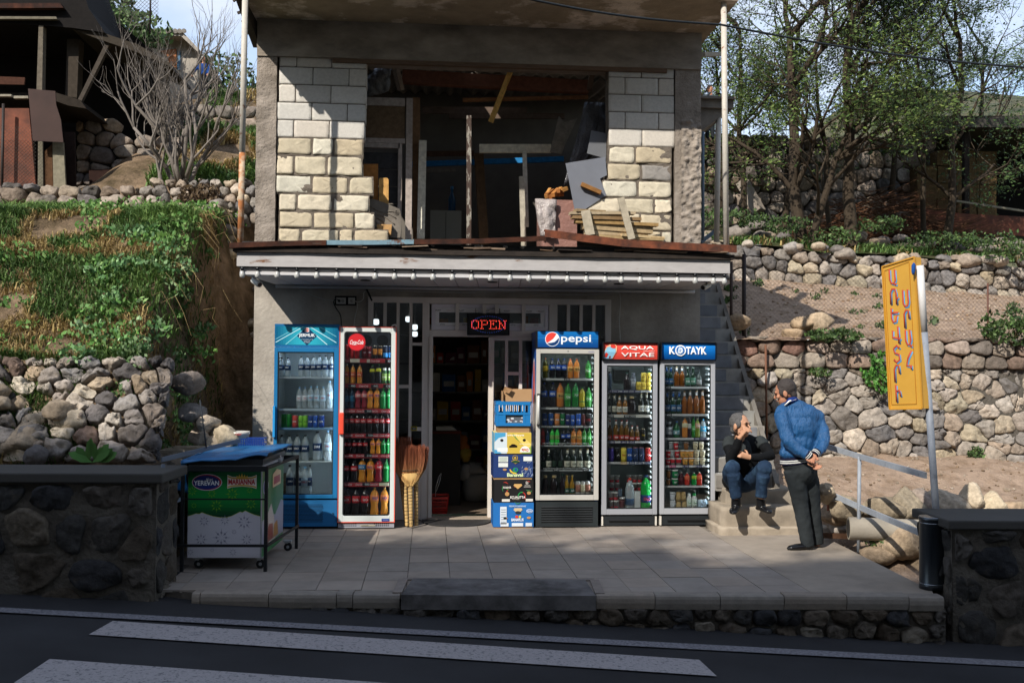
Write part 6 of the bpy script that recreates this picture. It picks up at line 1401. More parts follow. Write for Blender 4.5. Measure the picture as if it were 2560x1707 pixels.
# sack, scale, basket, bags near the door
p = PY(1188, 1218, 1.3); r = empty('woven_sack', (p.x, 1.3, .03), 'big open white woven sack on the shop floor', 'sack')
b = MB(); b.C('#8f8c84'); b.lathe([(.12, .0), (.15, .02), (.165, .15), (.16, .28), (.14, .33)], (p.x, 1.3, .03), 20); under(r, b.build('sack_body', m_in))
b = MB(); b.C('#9a9893'); b.ball((p.x-.02, 1.3, .40), (.14, .12, .10), 14, 9, .5, 2.5); b.ball((p.x-.12, 1.25, .38), (.09, .08, .11), 12, 8, .6, 3.0, 3); under(r, b.build('bunched_top', m_in))
p = PY(1118, 1072, .9); r = empty('counter_scale', (p.x, .9, p.z), 'pale counter weighing scale inside the doorway', 'scale')
b = MB(); b.C('#a3a196'); b.hexa([(p.x-.13, .8, p.z-.01), (p.x+.11, .8, p.z-.01), (p.x+.11, 1.05, p.z-.01), (p.x-.13, 1.05, p.z-.01), (p.x-.13, .8, p.z+.03), (p.x+.06, .8, p.z+.035), (p.x+.06, 1.05, p.z+.035), (p.x-.13, 1.05, p.z+.03)]); under(r, b.build('scale_body', m_in))
b = MB(); b.C('#33302c'); b.box((p.x-.25, .95, .03), (p.x+.16, 1.5, p.z-.012)); b.C('#6a2f22'); b.box((p.x-.26, .94, p.z-.06), (p.x+.17, .955, p.z-.03)); tag(b.build('counter', m_in), 'dark shop counter under the pale scale', 'counter')
p = PY(1104, 1236, .35); r = empty('shopping_basket', (p.x, .35, .03), 'red plastic shopping basket just inside the doorway', 'basket')
b = MB(); b.C('#b52a22'); cx, cz, cy = p.x-.02, .03, .36
def trap(z): t = z/.19; return .075+.022*t, .13+.02*t
for z in (.0, .06, .125): 
 hx, hy = trap(z)
 for (a, c, e, g2) in ((-hx, -hy, hx, -hy+.004), (-hx, hy-.004, hx, hy), (-hx, -hy, -hx+.004, hy), (hx-.004, -hy, hx, hy)): b.box((cx+a, cy+c, cz+z), (cx+e, cy+g2, cz+z+.012))
for k in range(13):
 t = lerp(-1, 1, k/12); b.beam((cx+t*.075, cy-.13, cz), (cx+t*.093, cy-.146, cz+.17), .004, .004)
 b.beam((cx+.077, cy+t*.13, cz), (cx+.095, cy+t*.146, cz+.17), .004, .004); b.beam((cx-.077, cy+t*.13, cz), (cx-.095, cy+t*.146, cz+.17), .004, .004)
hx, hy = .105, .158
for q in ((-hx, -hy, hx, -hy+.012), (-hx, hy-.012, hx, hy), (-hx, -hy, -hx+.012, hy), (hx-.012, -hy, hx, hy)): b.box((cx+q[0], cy+q[1], cz+.165), (cx+q[2], cy+q[3], cz+.19))
b.box((cx-.07, cy-.12, cz-.002), (cx+.07, cy+.12, cz+.004)); under(r, b.build('basket_cage', m_pl))
b = MB(); b.C('#c9c9c4'); b.tube([(cx-.05, cy-.1, cz+.19), (cx-.045, cy-.1, cz+.30), (cx-.01, cy-.1, cz+.42), (cx+.012, cy-.1, cz+.45), (cx-.0, cy-.1, cz+.37), (cx-.04, cy-.1, cz+.25)], .008, 6, flat=.4); under(r, b.build('cloth_strap', m_in))
p = PY(1150, 1170, 1.5); b = MB(); b.C('#1f3a78'); b.ball((p.x-.03, 1.5, .38), (.12, .1, .22), 12, 9, .4, 2.5, 4); tag(b.build('blue_bag', m_in), 'dark blue plastic bag beside the white sack', 'bag')
p = PY(1150, 1110, 1.2); b = MB(); b.C('#9a5a26'); b.ball(p, (.10, .08, .13), 12, 9, .6, 2.8, 7); b.C('#a88f3a'); b.ball(p+Vector((.06, -.03, -.12)), (.08, .06, .08), 12, 9, .6, 3, 9); tag(b.build('hanging_bags', m_in), 'orange and gold snack bags hanging in the doorway', 'snack bags')
# mat
b = MB(); b.C('#2d2c2c'); p0, p1 = PZ(1054, 1306, .0), PZ(1229, 1306, .0); n = 20
pts = [Vector((p0.x, -.055, .003))]+[Vector(((p0.x+p1.x)/2-(p1.x-p0.x)/2*math.cos(math.pi*k/n), -.06-.46*math.sin(math.pi*k/n)**.8, .003)) for k in range(n+1)]+[Vector((p1.x, -.055, .003))]
b.prism(pts, (0, 0, .012)); 
tag(b.build('door_mat', mat('ribbed_rubber', None, .6, nscale=30, namt=.2, bscale=90, bstr=.8, bdist=.005)), 'dark half round rubber mat before the doorway', 'mat')
# ---------------------------------------------------------------- cartons, crate and boxes in a stack by the door
m_card = mat('cardboard_print', None, .75, nscale=12, namt=.05, bscale=50, bstr=.12, bdist=.002, spec=.2)
yB = -.62
def boxat(x0, y1, x1, y0, dep=.34, Y=yB): return XY(x0, (y0+y1)/2, Y), XY(x1, (y0+y1)/2, Y), ZY(1280, y0, Y), ZY(1280, y1, Y)
def carton(name, x0, x1, y1, y0, col, lab, draw, cat='box', dep=.36, side=None, lidc='#a8865c'):
 X0, X1, Z0, Z1 = boxat(x0, y1, x1, y0); r = empty(name, ((X0+X1)/2, yB, Z0), lab, cat, 'fruit boxes stacked by the door')
 b = MB(); b.C(col); e = .012
 b.hexa([(X0, yB, Z0+e), (X1, yB, Z0+e), (X1, yB+dep, Z0+e), (X0-.0, yB+dep, Z0+e), (X0+rnd(-.003, .003), yB-rnd(0, .004), Z1), (X1+rnd(-.003, .003), yB-rnd(0, .004), Z1), (X1, yB+dep, Z1), (X0, yB+dep, Z1)])
 if side: b.C(side); b.poly([(X0-.0015, yB+dep, Z0+e), (X0-.0015, yB+.002, Z0+e), (X0-.004, yB+.002, Z1-.004), (X0-.004, yB+dep, Z1-.004)])
 under(r, b.build('lid', m_card)); b = MB(); b.C(lidc); b.box((X0+.008, yB+.008, Z0-.012), (X1-.008, yB+dep-.008, Z0+e+.001)); under(r, b.build('tray', m_card))
 b = MB(); fw = lambda u: X0+(X1-X0)*u; fh = lambda v: Z0+e+(Z1-Z0-e)*v
 draw(b, fw, fh, yB-.006); under(r, b.build('box_print', m_print)); return r
def hole(b, fw, fh, u, v, ru, rv, y, c='#1a120c', kind=0):
 if kind == 0: b.C(c); b.poly([(fw(u+ru*math.cos(2*math.pi*i/14)), y, fh(v+rv*math.sin(2*math.pi*i/14))) for i in range(14)])
 else: b.C(c); b.poly([(fw(u+a), y, fh(v+c_)) for a, c_ in ((-ru, rv*.4), (-ru*.8, rv), (ru*.8, rv), (ru, rv*.4), (ru*.5, -rv*.3), (0, -rv), (-ru*.5, -rv*.3))][::-1])
def rc(b, fw, fh, u0, v0, u1, v1, y, c): b.C(c); b.poly([(fw(u0), y, fh(v0)), (fw(u1), y, fh(v0)), (fw(u1), y, fh(v1)), (fw(u0), y, fh(v1))])
def letters(b, fw, fh, s_, u, v, du, dv, y, c, off=.02, flip=False): b.C(c); b.txt(s_, (fw(u), y, fh(v)), -U_ if flip else U_, -Z_ if flip else Z_, w=fw(du)-fw(0), h=fh(dv)-fh(0), off=off)
def d1_(b, fw, fh, y):
 rc(b, fw, fh, .17, .12, .33, .84, y-.001, '#cfd6dc')
 for k in range(6): rc(b, fw, fh, .19, .2+.1*k, .31, .23+.1*k, y-.002, '#7a8894')
 letters(b, fw, fh, 'PREMIUM BANANAS', .60, .86, .42, .07, y-.001, '#b8cfe8'); hole(b, fw, fh, .61, .66, .11, .12, y-.001, '#c9b28a', 1); hole(b, fw, fh, .61, .60, .07, .06, y-.002, '#2a3038')
 b.C('#e8eef4'); b.poly([(fw(.90+.08*math.cos(a)), y-.001, fh(.66+.08*math.sin(a))) for a in [2*math.pi*i/18 for i in range(18)]]); b.C('#2a66a8'); b.poly([(fw(.90+.07*math.cos(a)), y-.0015, fh(.66+.065*math.sin(a))) for a in [2*math.pi*i/18 for i in range(18)]]); letters(b, fw, fh, 'NOORA', .90, .66, .11, .06, y-.002, '#e8eef4')
 hole(b, fw, fh, .30, .36, .05, .05, y-.001, '#c08a50'); hole(b, fw, fh, .88, .38, .05, .05, y-.001, '#c08a50')
 hole(b, fw, fh, .58, .42, .04, .06, y-.001, '#d03a2c'); hole(b, fw, fh, .66, .42, .03, .06, y-.001, '#c9c040'); letters(b, fw, fh, 'BANAPLUS', .60, .30, .30, .12, y-.002, '#e4ecf4', .03)
 for (a, c) in ((.18, .38), (.46, .74), (.80, .96)): rc(b, fw, fh, a, .03, c, .17, y-.001, '#cfd6dc')
def d2_(b, fw, fh, y):
 for (cx, cy, a0, a1, r_, c) in ((.28, .74, 20, 130, .16, '#b0392e'), (.3, .62, 140, 230, .2, '#3a7a48'), (.86, .82, 30, 150, .12, '#b0392e'), (.86, .62, 200, 330, .12, '#3a7a48'), (.4, .4, 100, 200, .2, '#b0392e'), (.3, .45, 20, 110, .18, '#3a7a48'), (.55, .6, 30, 150, .12, '#b0392e'), (.6, .12, 200, 340, .18, '#3a7a48'), (.95, .45, 60, 250, .07, '#3a7a48')):
  n = 10; A = [R(lerp(a0, a1, i/n)) for i in range(n+1)]; b.C(c); b.poly([(fw(cx+r_*.5*math.cos(a)), y-.001, fh(cy+r_*math.sin(a))) for a in A]+[(fw(cx+(r_*.5-.022*math.sin(math.pi*i/n))*math.cos(a)), y-.001, fh(cy+(r_-.04*math.sin(math.pi*i/n))*math.sin(a))) for i, a in reversed(list(enumerate(A)))])
 letters(b, fw, fh, 'ECUADOR', .33, .66, .20, .08, y-.002, '#e4ddd4', .03); letters(b, fw, fh, 'ECUALITTA', .60, .24, .38, .10, y-.002, '#f0ece6', .02); letters(b, fw, fh, 'Premium Bananas', .55, .155, .18, .035, y-.002, '#c9c4bc')
 rc(b, fw, fh, .80, .80, .86, .92, y-.001, '#c9c4bc'); letters(b, fw, fh, 'N', .83, .86, .03, .08, y-.002, '#24201e'); rc(b, fw, fh, .75, .66, .93, .70, y-.001, '#8d8984'); rc(b, fw, fh, .77, .72, .91, .76, y-.001, '#8d8984')
 hole(b, fw, fh, .60, .70, .11, .11, y-.002, '#c9a064', 1); hole(b, fw, fh, .33, .38, .055, .09, y-.002, '#b58a58'); hole(b, fw, fh, .88, .42, .05, .07, y-.002, '#b58a58')
 for k in range(15):
  a = R(200-k*17); c = ['#2aa85a', '#c8382e'][k > 7]; hole(b, fw, fh, .70+.09*math.cos(a), .28+.17*math.sin(a), .012, .022, y-.0015, c)
 rc(b, fw, fh, .20, .05, .40, .16, y-.001, '#d4d0c8'); rc(b, fw, fh, .80, .06, .98, .17, y-.001, '#d4d0c8')
def d3_(b, fw, fh, y):
 for (a, c, d_, e_) in ((.13, .68, .37, .92), (.13, .46, .37, .64), (.76, .72, .98, .92)): rc(b, fw, fh, a, c, d_, e_, y-.001, '#d8dcd8')
 for k in range(5): rc(b, fw, fh, .15, .71+.04*k, .35, .725+.04*k, y-.002, '#8aa08a')
 hole(b, fw, fh, .55, .86, .07, .12, y-.001, '#b89a3a'); hole(b, fw, fh, .55, .87, .055, .10, y-.0015, '#1c2f58'); hole(b, fw, fh, .55, .86, .03, .06, y-.002, '#b89a3a'); hole(b, fw, fh, .56, .67, .11, .08, y-.001, '#8f7a4a', 1); hole(b, fw, fh, .56, .69, .09, .05, y-.002, '#1f4a30')
 hole(b, fw, fh, .29, .35, .05, .05, y-.001, '#b5885a'); hole(b, fw, fh, .83, .38, .05, .05, y-.001, '#b5885a')
 b.C('#d8b23a'); b.poly([(fw(u), y-.001, fh(v)) for u, v in ((.41, .36), (.43, .24), (.5, .17), (.6, .16), (.58, .21), (.5, .24), (.46, .3), (.43, .37))]); hole(b, fw, fh, .56, .33, .07, .11, y-.0012, '#1f8a58'); hole(b, fw, fh, .57, .34, .035, .07, y-.0014, '#24508a')
 letters(b, fw, fh, 'Banaval', .55, .12, .40, .16, y-.003, '#d8e8b0', .03)
 random.seed(9)
 for k in range(46):
  u, v = rnd(.68, .99), rnd(.03, .66)
  if u < .8 and v > .42: continue
  b.C('#aab6cc'); a = R(rnd(20, 70)); l = .05; b.poly([(fw(u), y-.0008, fh(v)), (fw(u+l*math.cos(a)), y-.0008, fh(v+l*2*math.sin(a))), (fw(u+l*math.cos(a)+.008), y-.0008, fh(v+l*2*math.sin(a))), (fw(u+.008), y-.0008, fh(v))])
def d4_(b, fw, fh, y):
 rc(b, fw, fh, .0, .0, .34, 1., y-.0002, '#c9d4da'); b.C('#4a9ac4'); b.poly([(fw(u), y-.0005, fh(v)) for u, v in ((0, .55), (.12, .75), (.3, .82), (.3, 1), (0, 1))]); b.poly([(fw(u), y-.0005, fh(v)) for u, v in ((0, 0), (.2, 0), (.1, .15), (0, .2))])
 rc(b, fw, fh, .34, .0, 1., 1., y-.0002, '#c9ad48'); b.C('#e0c868'); b.poly([(fw(u), y-.0006, fh(v)) for u, v in ((.36, .9), (.6, .75), (.75, .45), (.9, .2), (1, .15), (1, .45), (.85, .7), (.6, .95))]); b.C('#8aa04a'); b.poly([(fw(u), y-.0008, fh(v)) for u, v in ((.72, 0), (1, 0), (1, .4), (.92, .2))]); b.C('#6a8a3a'); b.poly([(fw(u), y-.0008, fh(v)) for u, v in ((.48, .92), (.58, .7), (.72, .5), (.6, .75), (.52, .93))])
 letters(b, fw, fh, 'BANANAS', .55, .87, .5, .07, y-.001, '#e8e4dc', .02, True); rc(b, fw, fh, .08, .08, .36, .28, y-.001, '#dde2e2')
 hole(b, fw, fh, .20, .63, .045, .07, y-.001); hole(b, fw, fh, .81, .64, .045, .07, y-.001); b.C('#1a120c'); b.poly([(fw(u), y-.001, fh(v)) for u, v in ((.40, .28), (.62, .29), (.62, .38), (.58, .41), (.54, .45), (.47, .45), (.44, .39), (.40, .36))][::-1])
 b.C('#e4e4de'); b.poly([(fw(.83+.14*math.cos(a)), y-.001, fh(.06+.30*math.sin(a))) for a in [math.pi*i/12 for i in range(13)]]); letters(b, fw, fh, 'Dole', .83, .17, .18, .13, y-.002, '#c23a28', .03, True); hole(b, fw, fh, .84, .17, .02, .04, y-.0025, '#d8a030'); letters(b, fw, fh, 'Premium Bananas', .82, .45, .28, .05, y-.001, '#e4e4de', .01, True)
carton('banana_box', 1233, 1334, 1256, 1319.5, '#2368ac', 'bright blue banana box with white stickers at the bottom of the stack', d1_, side='#1f5a98')
carton('banana_box', 1235, 1334, 1198, 1259, '#1d1c1e', 'black banana box with red and green leaf print, second from the ground', d2_, side='#181718')
carton('banana_box', 1233, 1332, 1136, 1196, '#22386a', 'navy banana box with white palm leaves, third from the ground', d3_, side='#1c3060')
carton('banana_box', 1236, 1328, 1081, 1136, '#c9bd8a', 'yellow and sky blue banana box turned upside down, fourth from the ground', d4_, side='#6aa0bc')
X0, X1, Z0, Z1 = boxat(1244, 1064, 1324, 1081.5); b = MB(); b.C('#9a7a58'); b.box((X0, yB+.02, Z0), (X1, yB+.3, Z1)); b.C('#7a5f44'); b.box((X0+.1, yB+.018, Z0+.002), (X0+.104, yB+.0195, Z1-.002)); b.box((X1+.004, yB+.03, Z0), (X1+.012, yB+.25, Z1+.12)); tag(b.build('flattened_carton', m_card), 'flat brown carton between the blue crate and the yellow banana box', 'carton')
# blue plastic crate, slightly tilted
X0, X1, Z0, Z1 = boxat(1241, 1004, 1326, 1064.5); r = empty('bottle_crate', ((X0+X1)/2, yB, Z0), 'sky blue plastic bottle crate on top of the brown carton', 'crate')
b = MB(); b.C('#2272ae'); dep = .28; th = .012
def crate_side(P0, ux, L_, H_, n_):
 ux = Vector(ux); nn = Vector(n_)
 def pl(u0, v0, u1, v1, t=0.0): a = P0+ux*u0*L_+Vector((0, 0, v0*H_)); c = P0+ux*u1*L_+Vector((0, 0, v1*H_)); b.hexa([a+nn*t, a+ux*(u1-u0)*L_+nn*t, a+ux*(u1-u0)*L_-nn*th, a-nn*th, Vector((a.x, a.y, c.z))+nn*t, c+nn*t, c-nn*th, Vector((a.x, a.y, c.z))-nn*th])
 pl(0, 0, 1, .12, .004); pl(0, .86, 1, 1, .006); pl(0, .46, 1, .56, .004)
 for u in (0, .20, .78, .93): pl(u, .12, u+.07, .86, .002)
 for u in (.24, .36, .48, .60, .72): pl(u, .56, u+.035, .86)
 pl(.07, .12, .22, .46); pl(.80, .12, .95, .46)
crate_side(Vector((X0, yB, Z0)), (1, 0, 0), X1-X0, Z1-Z0, (0, -1, 0)); crate_side(Vector((X0, yB+dep, Z0)), (0, -1, 0), dep, Z1-Z0, (-1, 0, 0)); crate_side(Vector((X1, yB, Z0)), (0, 1, 0), dep, Z1-Z0, (1, 0, 0)); crate_side(Vector((X1, yB+dep, Z0)), (-1, 0, 0), X1-X0, Z1-Z0, (0, 1, 0))
b.box((X0+.01, yB+.01, Z0), (X1-.01, yB+dep-.01, Z0+.01)); under(r, b.build('crate_shell', m_pl))
b = MB(); b.C('#5a6066'); b.box((X0+.08, yB+.02, Z0+.012), (X1-.03, yB+.2, Z0+(Z1-Z0)*.5)); random.seed(4)
for k in range(9): b.C('#c9cdd0'); x = rnd(X0+.09, X1-.06); z = rnd(Z0+.03, Z0+.09); b.box((x, yB+.018, z), (x+rnd(.015, .035), yB+.0195, z+rnd(.01, .02)))
for px in (.42, .75): b.C('#8a3a3a'); b.txt('OJ', (lerp(X0, X1, px), yB+.0185, Z0+.055), U_, Z_, w=.035, h=.025)
tag(b.build('bottle_wrap', m_print), 'shrink wrapped drinks visible inside the sky blue crate', 'drinks pack')
X0, X1, Z0, Z1 = boxat(1257, 971, 1330, 1004); b = MB(); b.C('#a98661'); b.box((X0+.03, yB+.02, Z0+.002), (X1, yB+.026, Z1-.004)); b.box((X0+.03, yB+.22, Z0+.002), (X1, yB+.226, Z1-.02)); b.box((X1-.004, yB+.026, Z0+.002), (X1+.002, yB+.22, Z1-.006)); b.box((X0, yB+.02, Z0+.002), (X0+.006, yB+.22, Z1-.03))
b.C('#8a6a4a'); b.hexa([(X0, yB+.018, Z1-.03), (X0+.06, yB-.03, Z1-.05), (X0+.064, yB-.03, Z1-.05), (X0+.005, yB+.022, Z1-.03), (X0+.02, yB+.0, Z1+.02), (X0+.10, yB-.02, Z1-.005), (X0+.104, yB-.016, Z1-.005), (X0+.025, yB+.004, Z1+.02)]); b.C('#7a5c40'); b.poly([(X0+.005, yB+.03, Z0+.02), (X1-.005, yB+.03, Z0+.02), (X1-.005, yB+.21, Z0+.02), (X0+.005, yB+.21, Z0+.02)])
tag(b.build('open_carton', m_card), 'open brown cardboard carton with raised flap on top of the crate', 'carton', 'fruit boxes stacked by the door')
# ---------------------------------------------------------------- brooms: bristles up, canes on the ground
m_straw = mat('broom_straw', None, .8, nscale=30, namt=.25, stretch=(1, 1, .15), bscale=60, bstr=.5)
random.seed(8)
def broom(px_foot, py_foot, px_neck, py_neck, px_top, py_top, wtop, Y0_, Y1_, lab, seed, col='#8a4a30'):
 foot = PY(px_foot, py_foot, Y0_); foot.z = .012; neck = PY(px_neck, py_neck, lerp(Y0_, Y1_, .45)); top = PY(px_top, py_top, Y1_)
 r = empty('straw_broom', foot, lab, 'broom', 'straw brooms leaning by the door'); rs = random.Random(seed)
 b = MB(); n = 13
 for k in range(n):      # cane of bundled straw with ties
  a, c = foot.lerp(neck, k/n), foot.lerp(neck, (k+1)/n); b.C('#b99a62'); b.col = vary(H('#b2935f'), .12); r0 = lerp(.019, .025, k/n); b.tube([a, a.lerp(c, .15), a.lerp(c, .5), a.lerp(c, .9), c], [r0*.9, r0*1.02, r0*1.05, r0, r0*.88], 10)
 under(r, b.build('handle', m_straw))
 b = MB(); b.C('#2c3a2e')
 for k in range(1, n+1): a = foot.lerp(neck, k/n); r0 = lerp(.019, .025, k/n); b.tube([a, a+(neck-foot).normalized()*.004], r0*.99, 10)
 d = (top-neck).normalized(); sx = d.cross(Vector((0, -1, 0))).normalized()
 for t in (.30, .38): 
  c0 = neck.lerp(top, t); w = wtop*lerp(.5, .82, t); b.tube([c0-sx*w*.92+Vector((0, -.035, 0)), c0+Vector((0, -.045, 0)), c0+sx*w*.92+Vector((0, -.035, 0))], .0035, 5)
 under(r, b.build('binding', m_straw))
 b = MB()
 for k in range(420):
  u = rs.uniform(-1, 1); v = rs.uniform(-1, 1)*.8; tt = rs.uniform(.86, 1.02); w_ = lambda t: wtop*(.22+.78*min(1, t/.45)**.75)*(1+.1*t)
  pts = []
  for t in (0, .15, .35, .6, tt): c0 = neck.lerp(top, t)+sx*u*w_(t)*(1+.05*rs.uniform(-1, 1))+Vector((0, v*.035-.005, 0)); pts.append(c0)
  cs = [lerp_c('#b5935a', '#a97a4a', t) for t in (0, .3)]+[lerp_c('#a97a4a', col, t) for t in (.4, .8, 1.)]
  cs = [vary(c, .0) for c in cs]; kf = rs.uniform(.8, 1.2); cs = [(c[0]*kf, c[1]*kf, c[2]*kf) for c in cs]
  b.tube(pts, [.003, .0026, .0022, .0017, .001], 3, cap=False, cols=cs)
 b.C('#b5935a'); b.tube([neck-d*.02, neck.lerp(top, .1), neck.lerp(top, .3)], [.028, wtop*.42, wtop*.74], 14, flat=.5, refv=(0, -1, 0))
 under(r, b.build('bristles', m_straw))
def lerp_c(a, b_, t): return tuple(lerp(p, q, t) for p, q in zip(H(a), H(b_)))
broom(1016, 1312, 1003, 1190, 1001, 1092, .11, -.46, -.36, 'straw broom with reddish head at the back left of the bundle', 1)
broom(1041, 1310, 1040, 1200, 1046, 1115, .10, -.48, -.38, 'straw broom at the right of the bundle beside the door post', 2)
broom(1028, 1315, 1025.5, 1214, 1024, 1112, .145, -.56, -.44, 'widest straw broom with red tinted bristles at the front of the bundle', 3)
broom(1018, 1314, 1012, 1196, 1009, 1112, .09, -.50, -.40, 'narrow straw broom half hidden behind the widest one', 4)
# ================================================================ upper floor: open store room
random.seed(51)
m_wood = mat('raw_board', None, .88, nscale=9, namt=.3, stretch=(2, 2, 2), bscale=30, bstr=.5, bdist=.005, spec=.2)
m_plsheet = mat('plastic_sheet', H('#a49a96'), .22, nscale=6, namt=.3, bscale=7, bstr=1.0, bdist=.05, spec=.7)
cu_ = (900, 120, 3.016)
def U5(x, y, Y): return PY(900+x/3.016, 120+y/3.016, Y)
b = MB(); b.C('#6a645c'); b.box((XL+.2, 3.6, 3.0), (XR-.2, 3.7, 6.2)); b.box((XL+.2, 2.0, 5.75), (XR-.2, 3.7, 5.8)); under(bd, b.build('back_partition', m_in))
# corrugated roof sheets
b = MB(); b.C('#6e675f')
def corr(x0, x1, y0, y1, z0, z1, col):
 b.C(col); n = int((x1-x0)/.02); A_ = []
 for i in range(n+1):
  x = x0+(x1-x0)*i/n; w = .028*math.cos(x*2*math.pi/.17); A_.append(b._v([(x, y0, z0+w), (x, y1, z1+w), (x, y0, z0+w+.008), (x, y1, z1+w+.008)]))
 for p, q in zip(A_, A_[1:]): b._f((p, p+1, q+1, q), True); b._f((p+2, q+2, q+3, p+3), True); b._f((p, q, q+2, p+2), True)
for k, (x0, x1, yy, zz) in enumerate([(XL+.2, -.62, .75, 5.36), (-.66, -.1, .62, 5.38), (-.09, .42, .66, 5.36), (.50, 1.0, .6, 5.38), (.98, 2.0, .68, 5.33), (1.96, XR-.1, .62, 5.36)]):
 zz -= .04+.01*(k % 2); corr(x0, x1, yy, 2.0, zz, zz+.22, '#948b80'); corr(x0, x1, 1.9, 3.7, zz+.14, zz+.38, '#857d73')
under(bd, b.build('corrugated_roof', mat('asbestos_sheet', None, .9, nscale=5, namt=.25, bscale=30, bstr=.4, spec=.2)))
def pl(name, lab, cat, Y, pts, col, th=.02, m=None, grp=None, lean=0):
 b = MB(); b.C(col); P = [U5(x, y, Y+(lean*(1-(i % 4)/2) if lean else 0)) for i, (x, y) in enumerate(pts)]; b.prism(P[::-1] if False else P, (0, th, 0)); o = b.build(name, m or m_wood); return tag(o, lab, cat, grp)
def bm(name, lab, cat, Ya, a, Yb_, c, w, h_, col, grp=None, m=None):
 b = MB(); b.col = tuple(min(.8, q*(2.0 if grp == G1 else 1)) for q in H(col)); b.beam(U5(*a, Ya), U5(*c, Yb_), w, h_); return tag(b.build(name, m or m_wood), lab, cat, grp)
G1 = 'beams and posts in the open upper room'
bm('roof_beam', 'thick reddish log beam under the corrugated sheets', 'beam', .9, (320, 220), .9, (1720, 300), .12, .15, '#56382a', G1)
bm('cross_plank', 'yellow plank crossing diagonally under the roof', 'plank', .8, (1150, 140), .9, (985, 560), .05, .05, '#a98548', G1)
bm('ceiling_plank', 'long thin horizontal plank below the reddish beam', 'plank', .95, (775, 395), .95, (1720, 372), .04, .04, '#6a4a30', G1)
bm('rafter', 'grey rafter slanting at the upper left of the opening', 'beam', .5, (255, 90), .6, (310, 320), .05, .07, '#55483a', G1)
bm('rafter', 'short dark rafter at the upper right of the opening', 'beam', .6, (1760, 130), .6, (1730, 320), .05, .06, '#4a3a2c', G1)
for k, (a, c, w, col, lab) in enumerate([((470, 470), (1260, 475), .09, '#4c4038', 'wide grey board at ceiling height left of centre'), ((670, 515), (1540, 515), .07, '#453a32', 'dim board running right across the back of the room'), ((400, 800), (860, 795), .07, '#3c2c22', 'brown cross board behind the thin white pipe'), ((500, 925), (720, 920), .05, '#55504a', 'short grey lath under the blue beam')]):
 bm('back_board', lab, 'board', 2.2, a, 2.2, c, .03, w, col, G1)
bm('blue_beam', 'long blue painted beam at the back of the upper room', 'beam', 2.6, (385, 878), 2.6, (1535, 838), .05, .07, '#1f5a86', G1)
bm('white_lintel', 'white painted wooden bar across the right of the room', 'beam', .8, (900, 760), .8, (1440, 760), .05, .10, '#9b9788', G1)
bm('log_post', 'rough dark log post with peeling bark in the middle of the room', 'post', 1.2, (895, 800), 1.2, (935, 1480), .13, .11, '#3c2f22', G1, m_bark)
bm('thin_pipe', 'thin rusty pipe with flaking white paint standing in the middle of the opening', 'pipe', -.35, (821, 515), -.35, (820, 1545), .055, .05, '#8c857a', G1, mat('flaking_pipe', H('#8f887c'), .7, nscale=9, namt=.2, col2=H('#3d2c22'), ramp=(.44, .5), stretch=(3, 3, 1)))
bm('brown_post', 'brown wooden post left of the white cabinet', 'post', .9, (424, 380), .9, (427, 1440), .06, .09, '#5c4632', G1)
bm('white_post', 'slim white painted post next to the brown post', 'post', .8, (474, 700), .8, (458, 1440), .05, .09, '#a39f92', G1)
bm('white_post', 'slim pale post hanging below the white bar', 'post', .7, (1240, 790), .7, (1256, 1350), .035, .05, '#8f8c82', G1)
bm('white_post', 'second slim pale post just left of the hanging one', 'post', .6, (1218, 970), .6, (1235, 1515), .04, .06, '#7d786c', G1)
r = empty('old_door', U5(200, 1430, .5), 'weathered white door frame with a brown panel leaning at the left of the upper room', 'door')
b = MB(); b.C('#a79b92')
for (x0, y0, x1, y1) in ((340, 380, 398, 1440), (-10, 380, 339, 430), (-10, 685, 339, 712), (-10, 722, 300, 748), (282, 722, 318, 1440)): p, q = U5(x0, y1, .5), U5(x1, y0, .5); b.box((p.x, .5, p.z), (q.x, .54, q.z))
under(r, b.build('door_frame', m_wood)); b = MB(); b.C('#6d5a46'); p, q = U5(-10, 685, .5), U5(340, 430, .5); b.box((p.x, .52, p.z), (q.x, .53, q.z)); b.C('#3f3e3e')
for k in range(4): p, q = U5(-10, 900+k*130, .5), U5(282, 780+k*130, .5); b.box((p.x, .55, p.z), (q.x, .56, q.z-.008))
under(r, b.build('door_panel', m_wood))
pl('plank_end', 'short orange brown board leaning inside beside the left pier', 'board', .30, [(20, 875), (136, 875), (136, 1200), (20, 1200)], '#a8713c'); pl('plank_end', 'pale yellow board with a knot beside the left pier', 'board', .27, [(142, 990), (150, 980), (205, 980), (215, 992), (215, 1200), (142, 1200)], '#c09458')
r = empty('carved_panel', U5(200, 1430, .15), 'dark stone plate carved with wavy lines beside the left pier', 'panel')
b = MB(); b.C('#5c5a58'); pts = [(70, 1130), (180, 1165), (300, 1215), (315, 1300), (305, 1430), (70, 1430)]; b.prism([U5(x, y, .20) for x, y in pts], (0, .03, 0)); under(r, b.build('plate', m_conc))
b = MB(); b.C('#3c3a3a')
for k in range(8): b.tube([U5(80+t*(200-k*9), 1190+k*30+18*math.sin(t*5+k)+t*70, .197) for t in lsp(0, 1, 10)], .006, 5)
b.tube([U5(275+18*math.cos(a)*(1-a/14), 1240+22*math.sin(a)*(1-a/14), .197) for a in lsp(0, 11, 30)], .004, 5); under(r, b.build('carving', m_conc))
pl('cardboard_scrap', 'torn brown cardboard box at the foot of the left pier', 'box', .12, [(128, 1330), (240, 1330), (232, 1410), (180, 1420), (130, 1400)], '#b08a5c', .12)
